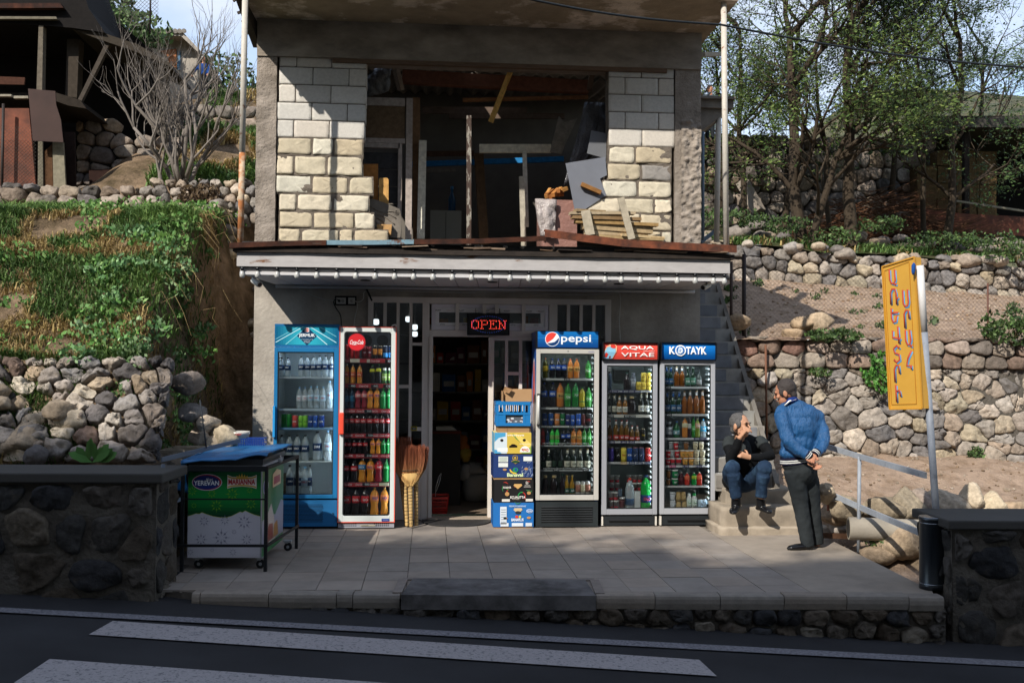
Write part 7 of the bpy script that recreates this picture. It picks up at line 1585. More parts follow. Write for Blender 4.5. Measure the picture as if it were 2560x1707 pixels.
r = empty('white_cabinet', U5(640, 1500, 2), 'pale grey metal cabinet deep in the dark room', 'cabinet'); b = MB(); b.C('#8f938d'); p, q = U5(528, 1500, 1.8), U5(765, 1228, 1.8); b.box((p.x, 1.8, 3.0), (q.x, 2.3, q.z)); under(r, b.build('cabinet_body', m_pl)); b = MB(); b.C('#4a4e4c'); b.box(((p.x+q.x)/2-.004, 1.795, 3.02), ((p.x+q.x)/2+.004, 1.799, q.z-.02)); under(r, b.build('door_gap', m_pl))
r = empty('blue_bottle', U5(692, 1228, 1.9), 'blue glass bottle on top of the pale cabinet', 'bottle'); p = U5(692, 1224, 1.95); b = MB(); b.C('#1f4f74'); b.lathe([(.045, 0), (.05, .02), (.05, .17), (.02, .25), (.017, .30)], (p.x, 1.95, q.z), 12); under(r, b.build('glass', m_drink)); b = MB(); b.C('#2f6c98'); b.lathe([(.022, .30), (.022, .34)], (p.x, 1.95, q.z), 10); under(r, b.build('cap', m_pl))
# wrapped heaps and sheets on the right
def sheet(name, lab, cat, Y, pts, th, m, amp=.04, col='#ffffff'):
 b = MB(); b.C(col); P = [U5(x, y, Y) for x, y in pts]; n = 10; A_ = []
 for i in range(n+1):
  l0 = P[0].lerp(P[3], i/n); r0 = P[1].lerp(P[2], i/n)
  A_.append(b._v([l0.lerp(r0, j/n)+Vector((0, amp*fbm(i*.5, j*.5, P[0].x, 3)+(-th*math.sin(math.pi*j/n)*math.sin(math.pi*min(1, i/n+.1))), 0)) for j in range(n+1)]))
 for i in range(n):
  for j in range(n): a = A_[i]+j; c = A_[i+1]+j; b._f((a, c, c+1, a+1), True)
 o = b.build(name, m); s_ = o.modifiers.new('thickness', 'SOLIDIFY'); s_.thickness = .02; s_.offset = 1; return tag(o, lab, cat)
b = MB(); b.C('#8f6a60'); p, q = U5(1372, 1440, .05), U5(1640, 1145, .05); b.box((p.x, .08, 3.0), (q.x, .6, q.z)); tag(b.build('wrapped_stack', mat('wrapped_brick', None, .25, nscale=8, namt=.2, bscale=6, bstr=.8, bdist=.03, spec=.7)), 'pinkish stack under shiny clear plastic behind the rusty bar', 'stack')
sheet('plastic_wrap', 'crumpled clear plastic wrapping over the pinkish stack', 'plastic sheet', .04, [(1325, 1140), (1480, 1150), (1470, 1440), (1360, 1420)], .03, m_plsheet)
sheet('plastic_wrap', 'long hanging clear plastic beside the right pier', 'plastic sheet', .4, [(1700, 415), (1855, 420), (1850, 700), (1530, 1050)], .05, mat('dark_plastic_sheet', H('#4c4c50'), .2, nscale=6, namt=.4, bscale=7, bstr=1.0, bdist=.06, spec=.8))
sheet('plastic_wrap', 'pale plastic sheet pinned high at the left of the roof', 'plastic sheet', .45, [(50, 200), (240, 100), (215, 330), (60, 370)], .05, mat('grey_plastic_sheet', H('#5a5855'), .3, nscale=6, namt=.4, bscale=7, bstr=1.0, bdist=.05, spec=.6))
m_slate = mat('grey_sheet', None, .55, nscale=3, namt=.15, spec=.5)
pl('grey_sheet', 'large blue grey metal sheet leaning against the right pier', 'sheet', -.02, [(1550, 870), (1850, 822), (1862, 960), (1810, 985), (1858, 1110), (1700, 1215), (1618, 1215)], '#6d7078', .012, m_slate)
pl('grey_sheet', 'smaller grey sheet above the leaning one', 'sheet', .12, [(1745, 622), (1858, 645), (1855, 835), (1712, 795)], '#67696d', .012, m_slate)
pl('white_board', 'pale torn panel at the dark back right of the room', 'panel', .7, [(1500, 515), (1540, 560), (1640, 530), (1560, 700), (1520, 800), (1432, 785)], '#8a857a', .02)
bm('scrap_stick', 'brown stick lying across the grey sheet', 'stick', -.06, (1668, 1028), -.05, (1815, 1092), .05, .045, '#8a6238')
for k in range(12):
 x = rnd(1385, 1585); bm('split_log', 'short split log on top of the wrapped stack', 'log', .06+rnd(0, .2), (x, 1130-rnd(0, 75)*(1-abs(x-1500)/120)), .3, (x+rnd(10, 50), 1115-rnd(0, 55)), rnd(.03, .05), rnd(.03, .05), random.choice(['#a8703c', '#8c5a30', '#b5854c']), 'split logs on the wrapped stack')
cr3 = lambda x, y, Y: PY(1200+x/2.45, y/2.45, Y)
for k, (x0, y0, x1, y1, c, h_) in enumerate([(580, 1290, 760, 1300, '#8f7a5c', .03), (550, 1308, 945, 1308, '#a8977c', .03), (560, 1332, 980, 1345, '#8a7050', .035), (600, 1318, 905, 1322, '#b3a080', .03), (580, 1358, 1085, 1380, '#9a7d52', .035), (640, 1355, 840, 1360, '#c4a878', .03), (625, 1385, 1050, 1415, '#a89270', .07), (640, 1420, 1020, 1436, '#b59f7e', .06), (700, 1450, 1115, 1468, '#a58c66', .035), (860, 1440, 1120, 1462, '#c0a880', .03)]):
 b = MB(); b.C(c); b.beam(cr3(x0, y0, -.30+k*.012), cr3(x1, y1, -.22+k*.015), .10, h_); tag(b.build('loose_plank', m_wood), '%s from the top in the pile of old planks before the right pier' % (ORD[k]+' plank'), 'plank', 'pile of old planks')
for (a, c, lab) in (((645, 1290), (675, 1440), 'left of the two upright boards leaning on the plank pile'), ((862, 1212), (930, 1465), 'right and longer of the two upright boards leaning on the plank pile')):
 b = MB(); b.C('#a09683'); b.beam(cr3(*a, -.33), cr3(*c, -.36), .075 if a[0] > 700 else .1, .02, up=(0, 1, 0)); tag(b.build('upright_board', m_wood), lab, 'board')
# annex roof slab and slim posts right of the upper floor
r = empty('annex', PY(1775, 500, 1.2), 'narrow concrete landing slab on slim white pipes right of the upper floor', 'landing')
b = MB(); b.C('#8a857c'); p, q = PY(1748, 270, 1.2), PY(1806, 262, 1.2); t_ = .10
b.hexa([(XR+.002, .8, p.z-t_), (q.x+.02, .8, p.z-t_), (q.x+.02, 3, p.z-t_), (XR+.002, 3, p.z-t_), (XR+.002, .8, p.z), (q.x+.02, .8, p.z), (q.x+.02, 3, p.z), (XR+.002, 3, p.z)])
b.C('#5c564e'); b.prism([(XR+.002, .85, p.z-t_-.001), (q.x+.0, .85, p.z-t_-.001), (XR+.002, .85, p.z-.55)], (0, 2, 0)); b.C('#3a4650'); b.box((XR+.002, .75, p.z+.001), (q.x+.03, 3, p.z+.03)); under(r, b.build('slab', m_conc))
b = MB(); b.C('#b5b1a8'); a = PY(1796, 290, .9); c = PY(1791, 605, .9); b.tube([a, c], .035, 12); under(r, b.build('pipe_leg', m_post)); b = MB(); b.C('#5a6a78'); b.tube([PY(1757, 330, .4), PY(1757, 600, .4)], .02, 8); under(r, b.build('drain_pipe', m_matt)); b = MB(); b.C('#5a6a78'); b.beam(PY(1752, 605, 1.4), PY(1792, 575, 1.4), .05, .05); under(r, b.build('brace', m_matt))
b = MB(); b.C('#8f8678'); b.beam(PY(1750, 137, .6), PY(1795, 137, 1.4), .12, .05); tag(b.build('jutting_board', m_wood), 'short grey board jutting out right of the column near the roof', 'board')
# overhead cable
b = MB(); b.C('#1a2024'); A_ = PY(1240, -20, -2.6); B2 = PY(1800, 62, -2.0); C2 = PY(2600, 172, -1.2); b.tube([A_.lerp(B2, t)+Vector((0, 0, -.05*math.sin(math.pi*t))) for t in lsp(0, 1, 12)]+[B2.lerp(C2, t)+Vector((0, 0, -.06*math.sin(math.pi*t))) for t in lsp(.08, 1, 12)], .011, 6); tag(b.build('overhead_cable', m_matt), 'thick dark cable hanging across the roof slab and the trees', 'cable')
# ================================================================ ice cream freezer
random.seed(61)
fz_ = empty('ice_cream_freezer', (-1.7, -2.3, 0), 'green and white printed ice cream chest freezer on castors in the left foreground', 'freezer')
cz = (400, 1060, 4.125)
YFf = -2.60
pA, pB = PY(471.5, 1394.5, YFf), PY(660.6, 1171.5, YFf); FXa, FXb, FZa, FZb = pA.x, pB.x, pA.z, pB.z; FYb = -1.70; YAW_ = 0
b = MB(); b.C('#9a9ba0'); b.box((FXa, YFf, FZa), (FXb, FYb, FZb+.03)); b.C('#2c2e30'); b.box((FXa-.01, YFf-.01, FZb+.031), (FXb+.01, FYb+.01, FZb+.08)); o = b.build('cabinet', m_pl); under(fz_, o)
fw = lambda x: lerp(FXa, FXb, (x-295)/(1075-295)); fh = lambda y: lerp(FZb, FZa, (y-460)/(1380-460))
def fp(pts, c, lay): b.C(c); b.poly([(fw(x), YFf-.002-lay*.0008, fh(y)) for x, y in pts])
b = MB(); n = 14
for k in range(n): y0, y1 = lerp(462, 970, k/n), lerp(462, 970, (k+1)/n); b.col = tuple(lerp(p, q, math.sin(math.pi*min(1, k/n*1.1))) for p, q in zip(H('#0c3a22'), H('#14853a'))); b.poly([(fw(297), YFf-.002, fh(y1)), (fw(1066), YFf-.002, fh(y1)), (fw(1066), YFf-.002, fh(y0)), (fw(297), YFf-.002, fh(y0))])
wave = [(297, 952), (340, 940), (380, 925), (420, 928), (445, 912), (490, 930), (560, 952), (640, 965), (700, 965), (760, 950), (810, 925), (850, 905), (875, 912), (905, 893), (950, 915), (1000, 935), (1066, 952)]
for i in range(len(wave)-1): a, c = wave[i], wave[i+1]; fp([(a[0], 1378), (c[0], 1378), (c[0], c[1]-5), (a[0], a[1]-5)], '#a9b84a', 1); fp([(a[0], 1378), (c[0], 1378), c, a], '#c6c4cc', 2)
def el(cx, cy, rx, ry, c, lay, a0=0, a1=360, n=36): fp([(cx+rx*math.cos(R(lerp(a0, a1, i/n))), cy+ry*math.sin(R(lerp(a0, a1, i/n)))) for i in range(n)], c, lay)
def flake(cx, cy, r_, c, lay=3):
 for k in range(8):
  a = math.pi*k/4; u = Vector((math.cos(a), math.sin(a))); v = Vector((-u.y, u.x)); 
  for (t0, t1, w) in ((.12, .95, .035), (.35, .62, .13)): p0, p1 = Vector((cx, cy))+u*r_*t0, Vector((cx, cy))+u*r_*t1; fp([tuple(p0), tuple(p0.lerp(p1, .5)+v*r_*w), tuple(p1), tuple(p0.lerp(p1, .5)-v*r_*w)], c, lay)
for q in ((340, 690, 65), (548, 715, 62), (765, 720, 88), (950, 680, 45), (360, 840, 42), (600, 840, 85), (965, 820, 75)): flake(*q, '#6fa82e')
for q in ((470, 1000, 70), (690, 990, 65), (895, 1010, 95), (655, 1170, 105), (440, 1190, 80), (925, 1190, 75), (790, 1110, 35), (330, 1320, 45), (560, 1300, 30), (780, 1320, 50)): flake(*q, '#8a8a9c')
el(496, 598, 160, 86, '#d8dbe4', 4); el(496, 598, 153, 80, '#b32a34', 5); el(490, 600, 142, 72, '#1c2f74', 6)
b.C('#eef0f4'); YL = YFf-.002-.0064
b.txt('YEREVAN', (fw(490), YL, fh(605)), U_, Z_, w=fw(625)-fw(357), h=fh(580)-fh(630), off=.02); b.txt('kat', (fw(535), YL, fh(566)), U_, Z_, w=fw(560)-fw(512), h=fh(552)-fh(580)); fp([(487, 560), (500, 556), (520, 628), (510, 628)], '#eef0f4', 7)
fp([(712, 520), (760, 540), (866, 546), (970, 540), (1022, 520), (1022, 664), (970, 648), (866, 640), (760, 648), (712, 664)], '#e8e2dc', 4); fp([(716, 528), (760, 546), (866, 552), (970, 546), (1018, 528), (1018, 545), (970, 560), (866, 566), (760, 560), (716, 545)], '#c9a13c', 5); fp([(716, 640), (760, 628), (866, 622), (970, 628), (1018, 640), (1018, 656), (970, 642), (866, 636), (760, 642), (716, 656)], '#c9a13c', 5)
for k, x in enumerate((822, 842, 866, 890, 912)): fp([(x-14, 552), (x+14, 552), (x+(k-2)*6, 502+abs(k-2)*12)], '#d8b048', 6)
b.C('#b5202c'); b.txt('MARIANNA', (fw(866), YL, fh(592)), U_, Z_, w=fw(1008)-fw(724), h=fh(562)-fh(618), off=.03)
under(fz_, b.build('front_print', m_print))
b = MB(); X_ = FXb+.002      # right side print
def sp_(pts, c, lay): b.C(c); b.poly([(X_+lay*.0008, lerp(YFf+.02, FYb-.01, u), lerp(FZa, FZb, v)) for u, v in pts])
sp_([(0, 0), (1, 0), (1, 1), (0, 1)], '#1a6a38', 0); sp_([(0, .1), (1, .1), (1, .48), (.9, .52), (.6, .38), (.3, .45), (0, .4)], '#8f8ea0', 1); sp_([(.15, .1), (.6, .1), (.55, .35), (.4, .55), (.25, .45)], '#b5a8a0', 2); sp_([(.2, .12), (.5, .12), (.48, .3), (.3, .32)], '#8a3a30', 3); sp_([(.5, .12), (.75, .12), (.7, .3), (.55, .28)], '#a8783c', 3); sp_([(.1, .1), (.3, .1), (.25, .5), (.15, .6)], '#6a4a32', 2)
sp_([(.14+.12*math.cos(a), .78+.1*math.sin(a)) for a in [2*math.pi*i/20 for i in range(20)]], '#c9ccd8', 4); sp_([(.14+.105*math.cos(a), .78+.088*math.sin(a)) for a in [2*math.pi*i/20 for i in range(20)]], '#22357a', 5); sp_([(.45, .72), (.85, .72), (.85, .88), (.65, .92), (.45, .88)], '#d0b08a', 4); sp_([(.5, .75), (.8, .75), (.8, .84), (.5, .84)], '#9a3a44', 5)
under(fz_, b.build('side_print', m_print))
for k, (px, py, Y) in enumerate(((499, 1423, YFf+.06), (655, 1424, YFf+.06), (712, 1366, FYb-.06), (520, 1370, FYb-.06))):
 p = PY(px, py, Y); x = p.x; c = MB(); c.C('#9a9c9e'); c.box((x-.035, Y-.03, FZa-.014), (x+.035, Y+.03, FZa-.001)); c.hexa([(x-.018, Y-.012, .04), (x+.0, Y-.012, .04), (x+.0, Y+.012, .04), (x-.018, Y+.012, .04), (x-.025, Y-.015, FZa-.015), (x+.01, Y-.015, FZa-.015), (x+.01, Y+.015, FZa-.015), (x-.025, Y+.015, FZa-.015)]); o = c.build('castor', m_pl); under(fz_, o)
 w = MB(); w.C('#17181a'); w.tube([(x+.004, Y-.014, .038), (x+.004, Y+.014, .038)], .036, 18); w.C('#8a8c8e'); w.tube([(x+.004, Y-.016, .038), (x+.004, Y-.0145, .038)], .014, 10); w2 = w.build('wheel', m_matt); w2.parent = o
# black guard frame
gf = empty('guard_frame', (-1.7, -2.4, 0), 'black steel bar frame standing around the ice cream freezer', 'frame')
b = MB(); b.C('#17191c'); Yg = YFf-.07; Yb2 = FYb+.06; gA, gB = PY(459, 1300, Yg).x, PY(670.5, 1300, Yg).x; zt1 = PY(600, 1165, Yg).z; w = .026
gBb = PY(732.5, 1250, Yb2).x
for (x, y) in ((gA, Yg), (gB, Yg), (gBb, Yb2), (gA+.02, Yb2)): b.box((x-w/2, y-w/2, 0), (x+w/2, y+w/2, zt1))
zm, zl = PY(560, 1246.7, Yg).z, PY(560, 1362.5, Yg).z
b.beam((gA, Yg, zt1-.02), (gB, Yg, zt1-.02), .03, .04); b.beam((gA, Yg-.016, zm), (gB, Yg-.016, zm), .008, .012); b.beam((gA-.03, Yg-.016, zl), (gB+.02, Yg-.016, zl), .012, .022)
b.beam((gB, Yg, zt1-.012), (gBb, Yb2, zt1-.012), .03, .024); b.beam((gB+.014, Yg, zl), (gBb+.018, Yb2, zl+.0), .012, .022); b.beam((gA, Yg, zt1-.012), (gA+.02, Yb2, zt1-.012), .03, .024); b.beam((gA+.02, Yb2, zt1-.02), (gBb, Yb2, zt1-.02), .03, .04)
under(gf, b.build('bars', m_matt)); b = MB(); b.C('#8d8f90'); b.ball((gB+.045, Yg+.33, zt1+.02), (.02, .012, .022), 10, 7); b.tube([(gB+.045, Yg+.33, zt1+.03), (gB+.045, Yg+.31, zt1+.06), (gB+.045, Yg+.35, zt1+.06), (gB+.045, Yg+.34, zt1+.03)], .004, 6); under(gf, b.build('padlock', m_pl))
for o in (fz_, gf): o.rotation_euler.z = R(-3)
# blue tarpaulin
b = MB(); b.C('#1a6094'); n = 24; A_ = []
c00, c10, c11, c01 = PY(452, 1151, Yg-.01), PY(668, 1134, Yg+.02), PY(731, 1109.5, Yb2+.02), PY(560, 1112, Yb2+.05)
for i in range(n+1):
 row = []
 for j in range(n+1):
  u, v = j/n, i/n; p = c00.lerp(c10, u).lerp(c01.lerp(c11, u), v); p += Vector((0, 0, .012*fbm(u*4, v*4, 1, 3)+.015*math.sin(u*9)*math.exp(-v*4)*(1 if u > .6 else .4)-(.02 if i == 0 else 0))); row.append(p)
 A_.append(b._v(row))
for i in range(n):
 for j in range(n): a, c = A_[i]+j, A_[i+1]+j; b._f((a, a+1, c+1, c), True)
A_ = []       # hanging left side
h0, h1, h2, h3 = PY(452, 1151, Yg-.012), PY(540, 1113, Yb2), PY(424, 1222, Yb2-.2), PY(470, 1234, Yg+.1)
for i in range(13):
 A_.append(b._v([h0.lerp(h3, i/12).lerp(h1.lerp(h2, i/12), j/12)+Vector((.012*fbm(i*.3, j*.4, 4, 2), .02*math.sin(j*1.3)*i/12, 0)) for j in range(13)]))
for i in range(12):
 for j in range(12): a, c = A_[i]+j, A_[i+1]+j; b._f((a, a+1, c+1, c), True)
o = b.build('tarpaulin', mat('blue_tarp', None, .42, nscale=7, namt=.15, bscale=9, bstr=.7, bdist=.02, spec=.5)); s_ = o.modifiers.new('thickness', 'SOLIDIFY'); s_.thickness = .006; s_.offset = -1
tag(o, 'bright blue tarpaulin folded over the top and left side of the freezer', 'tarpaulin')
# grey hand rails left of the freezer
r = empty('hand_rail', (-2.1, -2.8, 0), 'grey flat steel hand rail on thin posts between the left wall and the freezer', 'railing')
b = MB(); b.C('#5c6470'); b.beam(PY(404, 1149, -3.1), PY(600, 1101, -1.9), .012, .036); b.beam(PY(404, 1265, -3.1), PY(450, 1248, -2.8), .012, .03); under(r, b.build('rail', m_matt)); b = MB(); b.C('#2c3036'); b.tube([PY(500, 1000, -2.5), PY(516, 1120, -2.5)], .006, 6); under(r, b.build('thin_post', m_matt)); b = MB(); b.C('#565e68'); a = PY(408, 1160, -3.08); b.tube([(a.x, a.y, 0), a], .015, 8); under(r, b.build('rail_post', m_matt))
# bucket and small blue crate on the bank foot
b = MB(); b.box((-2.45, -1.75, 0), (-1.98, -1.2, ZY(600, 1120, -1.5))); b.c = [(*H('#8d8271'), 1)]*len(b.v); tag(b.build('stone_ledge', m_stone), 'rough stone ledge carrying the white bucket left of the shop wall', 'ledge')
p = PY(596.5, 1104, -1.55); q = PY(625, 1078, -1.55); rb = q.x-p.x; r = empty('plastic_bucket', p, 'white plastic bucket with red lettering behind the blue tarpaulin', 'bucket')
b = MB(); b.C('#b9b6ae'); b.lathe([(rb*.8, -.06), (rb*.93, q.z-p.z-.03), (rb, q.z-p.z-.028), (rb, q.z-p.z), (rb*.95, q.z-p.z), (rb*.93, q.z-p.z-.02)], p, 24); under(r, b.build('pail', m_pl)); b = MB(); b.C('#a8322c'); b.txt('EVIA LOGY', (p.x-.02, p.y-rb-.002, q.z-.02), U_, Z_, w=rb*1.3, h=.02, off=.03); under(r, b.build('pail_print', m_print))
b = MB(); b.C('#1c3f8a'); p = PY(596, 1118, -1.75); q = PY(660, 1097, -1.75)
for k in range(4): z = lerp(p.z, q.z, k/3); b.box((p.x, -1.75, z-.004), (q.x, -1.742, z+.004)); b.box((p.x, -1.6, z-.004), (q.x, -1.59, z+.004))
for k in range(12): x = lerp(p.x, q.x-.006, k/11); b.box((x, -1.7505, p.z), (x+.006, -1.7425, q.z)); 
b.box((p.x, -1.75, p.z-.01), (q.x, -1.59, p.z)); tag(b.build('plastic_crate', m_pl), 'small dark blue plastic crate peeking out behind the tarpaulin', 'crate')
# ================================================================ people
random.seed(71)
ctex = bpy.data.textures.new('folds', 'CLOUDS'); ctex.noise_scale = .09; ctex.noise_depth = 2
def flesh(mb, name, m, vox, sm=4, parent=None, disp=0.0, loc=None):
 if any(n.type == 'VERTEX_COLOR' for n in m.node_tree.nodes):      # remeshing drops mesh colours: give the part its own plain colour
  key = m.name+'_%02x%02x%02x' % tuple(int(c*255) for c in mb.c[0][:3])
  if key not in MATS:
   MATS[key] = m.copy(); t = MATS[key].node_tree; vn = [n for n in t.nodes if n.type == 'VERTEX_COLOR'][0]; rg = t.nodes.new('ShaderNodeRGB'); rg.outputs[0].default_value = mb.c[0]
   for l in list(vn.outputs[0].links): t.links.new(rg.outputs[0], l.to_socket)
  m = MATS[key]
 o = mb.build(name, m, loc=loc); q = o.modifiers.new('join', 'REMESH'); q.mode = 'VOXEL'; q.voxel_size = vox; q.use_smooth_shade = True
 if sm: q = o.modifiers.new('soft', 'SMOOTH'); q.iterations = sm; q.factor = .5
 if disp: q = o.modifiers.new('folds', 'DISPLACE'); q.texture = ctex; q.strength = disp; q.mid_level = .5
 if parent is not None: under(parent, o) if loc is None else setattr(o, 'parent', parent)
 return o
m_skin = mat('skin', None, .5, nscale=14, namt=.08, spec=.35)
m_cloth = mat('cloth', None, .85, nscale=9, namt=.12, bscale=16, bstr=.35, bdist=.012, spec=.15)
m_nylon = mat('blue_nylon', H('#20507e'), .38, nscale=5, namt=.15, bscale=16, bstr=1.0, bdist=.035, spec=.4, stretch=(1.3, 1.3, .35))
m_denim = mat('denim', H('#1c2d42'), .85, nscale=7, namt=.25, col2=H('#3a546c'), ramp=(.5, .8), bscale=12, bstr=.5, bdist=.015, spec=.2)
m_trou = mat('pinstripe_wool', H('#2a2e30'), .85, nscale=6, namt=.15, bscale=9, bstr=.5, bdist=.02, spec=.2, stretch=(1, 1, .4))
m_leather = mat('black_leather', H('#0e0e10'), .28, bscale=20, bstr=.2, bdist=.004, spec=.6)
m_hair = mat('hair', None, .75, nscale=60, namt=.3, bscale=90, bstr=.9, bdist=.005, spec=.3)
def head(body, hair, eyes, c, fwd, up, s, hc, hl=.0):
 """adds skull, jaw, nose, ears to body; hair cap to hair"""
 c = Vector(c); f = Vector(fwd).normalized(); u = Vector(up); u = (u-f*u.dot(f)).normalized(); sd = f.cross(u)
 M = Matrix((sd, f, u)).transposed()
 P = lambda x, y, z: c+M @ Vector((x*s, y*s, z*s))
 body.ball(P(0, -.01, .02), Vector((.074, .093, .098))*s, 20, 14, rot=M); body.ball(P(0, .028, -.055), Vector((.052, .058, .062))*s, 16, 10, rot=M); body.ball(P(0, .060, -.088), Vector((.024, .022, .02))*s, 10, 8, rot=M)
 body.tube([P(0, .085, .012), P(0, .108, -.022), P(0, .098, -.032)], [.008*s, .0115*s, .009*s], 8); body.ball(P(0, .080, .026), Vector((.05, .016, .011))*s, 12, 8, rot=M)
 for k in (-1, 1): body.ball(P(.040*k, .066, -.02), Vector((.022, .02, .02))*s, 10, 8, rot=M); body.ball(P(.080*k, -.008, -.01), Vector((.009, .022, .033))*s, 10, 8, rot=M)
 body.ball(P(0, .089, -.055), Vector((.022, .006, .007))*s, 10, 6, rot=M)
 eyes.C('#1c1512')
 for k in (-1, 1): eyes.ball(P(.031*k, .082, .008), Vector((.013, .006, .006))*s, 8, 6, rot=M); eyes.C('#3a3230'); eyes.ball(P(.032*k, .089, .030), Vector((.020, .006, .0045))*s, 8, 6, rot=M); eyes.C('#1c1512')
 eyes.C('#8a4a40'); eyes.ball(P(0, .0975, -.056), Vector((.020, .004, .003))*s, 8, 6, rot=M)
 hair.C(hc)
 hair.ball(P(0, -.026, .036), Vector((.083, .094, .096))*s, 26, 18, .10, 7, 3, rot=M)
 for k in (-1, 1): hair.ball(P(.066*k, .006, .012), Vector((.017, .042, .040))*s, 12, 8, .1, 6, 2, rot=M)
 hair.ball(P(0, -.070, -.035), Vector((.058, .035, .048))*s, 12, 8, .1, 6, 2, rot=M)
 return P
def hand(body, wrist, palm_dir, finger_side, curl_dir, s=1.0, curl=1.0):
 w = Vector(wrist); d = Vector(palm_dir).normalized(); a = Vector(finger_side); a = (a-d*a.dot(d)).normalized(); cdir = Vector(curl_dir); cdir = (cdir-d*cdir.dot(d)).normalized()
 body.tube([w-d*.02, w+d*.03*s, w+d*.085*s], [.026*s, .034*s, .038*s], 10, flat=.55, refv=tuple(cdir))
 for k, L_ in enumerate((.072, .080, .075, .060)):
  b0 = w+d*.080*s+a*(-.030+.020*k)*s; p = [b0]; ang = .25*curl; dd = d
  for j, seg in enumerate((.45, .32, .23)): ang += (.55*curl if j else 0); dd = d*math.cos(ang)+cdir*math.sin(ang); p.append(p[-1]+dd*L_*seg*s)
  body.tube(p, [.0098*s, .0092*s, .0084*s, .0070*s], 8)
 t0 = w+d*.025*s-a*.030*s; body.tube([t0, t0+(d*.5-a*.7+cdir*.3).normalized()*.035*s, t0+(d*.9-a*.45+cdir*.6).normalized()*.065*s], [.014*s, .011*s, .009*s], 8)
def shoe(mb, heel, toe, w=.045, h=.07):
 heel, toe = Vector(heel), Vector(toe); d = toe-heel; L_ = d.length; d = d/L_
 mb.tube([heel+Vector((0, 0, .032))-d*.01, heel+d*L_*.25+Vector((0, 0, .036)), heel+d*L_*.6+Vector((0, 0, .028)), heel+d*L_*.88+Vector((0, 0, .020)), heel+d*L_+Vector((0, 0, .014))], [w*.72, w*.85, w*.92, w*.72, w*.25], 14, flat=.62, refv=(0, 0, 1))
 mb.ball(heel+d*.045+Vector((0, 0, .055)), (w*.8, w*.8, h*.55), 12, 8)
# ---- standing man seen from behind, turned left, hands clasped behind his back
YM = -1.93
def Q(x, y, dy=0.0): return PY(1780+x/3.409, 940+y/3.409, YM+dy)
man = empty('person', (Q(800, 1500).x, YM, 0), 'man in blue bomber jacket and dark trousers standing with hands clasped behind his back', 'person')
bo, hr, ey = MB(), MB(), MB(); bo.C('#a8765c')
hc_ = Q(622, 142, .05); fw_ = Vector((-.86, .42, -.30))
head(bo, hr, ey, hc_, fw_, (-.25, .1, 1), .99, '#3a3432')
bo.tube([Q(655, 175, .05), Q(690, 235, .04), Q(715, 300, .03)], [.052, .056, .075], 12)
# core, legs and arms of the body (inside the clothes)
bo.tube([Q(720, 300, .03), Q(745, 480, 0), Q(745, 720, 0)], [.09, .11, .11], 12)
for pts in ([Q(690, 740), Q(745, 1090, .01), Q(815, 1450, 0)], [Q(800, 740), Q(850, 1090, .08), Q(897, 1440, .10)]): bo.tube(pts, [.07, .05, .035], 10)
bo.tube([Q(590, 310, -.02), Q(655, 560, -.13), Q(835, 690, -.20)], [.035, .033, .026], 10); bo.tube([Q(905, 330, .05), Q(945, 560, -.02), Q(880, 655, -.18)], [.035, .033, .026], 10)
hand(bo, Q(838, 690, -.205), (Q(868, 745, -.21)-Q(838, 690, -.2)), (1, 0, .2), (.6, -.6, .3), .95, 1.1)
hand(bo, Q(872, 668, -.19), (Q(838, 735, -.24)-Q(872, 668, -.19)), (-1, 0, -.1), (-.5, -.6, .3), .95, 1.25)
flesh(bo, 'body', m_skin, .0052, 3, man)
under(man, ey.build('face_features', m_skin)); flesh(hr, 'hair', m_hair, .006, 1, man, .006)
jk = MB()
def eb(c, rx, ry, rz, rot=None): jk.ball(c, (rx, ry, rz), 18, 12, rot=rot)
eb(Q(745, 335, .02), .205, .115, .12); eb(Q(745, 450, .0), .19, .125, .17); eb(Q(735, 570, 0), .165, .125, .15); eb(Q(720, 655, 0), .165, .135, .09); eb(Q(700, 265, .03), .14, .10, .075); eb(Q(735, 690, 0), .158, .125, .05)
eb(Q(600, 325, .0), .075, .08, .09); eb(Q(885, 365, .04), .085, .08, .10)
jk.tube([Q(592, 320, -.02), Q(615, 430, -.07), Q(655, 555, -.13), Q(730, 630, -.165), Q(812, 672, -.20)], [.070, .067, .065, .056, .045], 14)
jk.tube([Q(895, 360, .04), Q(935, 450, .0), Q(952, 545, -.06), Q(935, 620, -.12), Q(888, 655, -.17)], [.068, .064, .059, .051, .043], 14)
flesh(jk, 'jacket', m_nylon, .011, 5, man, .022)
b = MB(); b.C('#17172a')
def band(c, rx, ry, z0_, z1_, col, tilt=0, n=30, k=1.0):
 b.C(col); A_ = [b._v([Vector((c.x+rx*k*math.cos(2*math.pi*i/n), c.y+ry*k*math.sin(2*math.pi*i/n), c.z+zz+tilt*math.cos(2*math.pi*i/n))) for i in range(n)]) for zz in (z0_, z1_)]
 for i in range(n): j = (i+1) % n; b._f((A_[0]+i, A_[0]+j, A_[1]+j, A_[1]+i), True)
cb = Q(728, 702, 0)
for (za, zb2, c, k) in ((-.038, .03, '#16162a', 1.0), (-.006, .004, '#c9c9c4', 1.012), (-.024, -.014, '#c9c9c4', 1.012)): band(cb, .160, .130, za, zb2, c, .022, 30, k)
def cuff(p, q, r_):
 p, q = Vector(p), Vector(q); b.C('#16162a'); b.tube([p, q], [r_, r_*.92], 16)
 for t in (.3, .62): b.C('#c9c9c4'); a = p.lerp(q, t); b.tube([a, a+(q-p)*.14], r_*1.04, 16)
cuff(Q(800, 660, -.20), Q(836, 690, -.205), .042); cuff(Q(898, 640, -.17), Q(870, 672, -.19), .040)
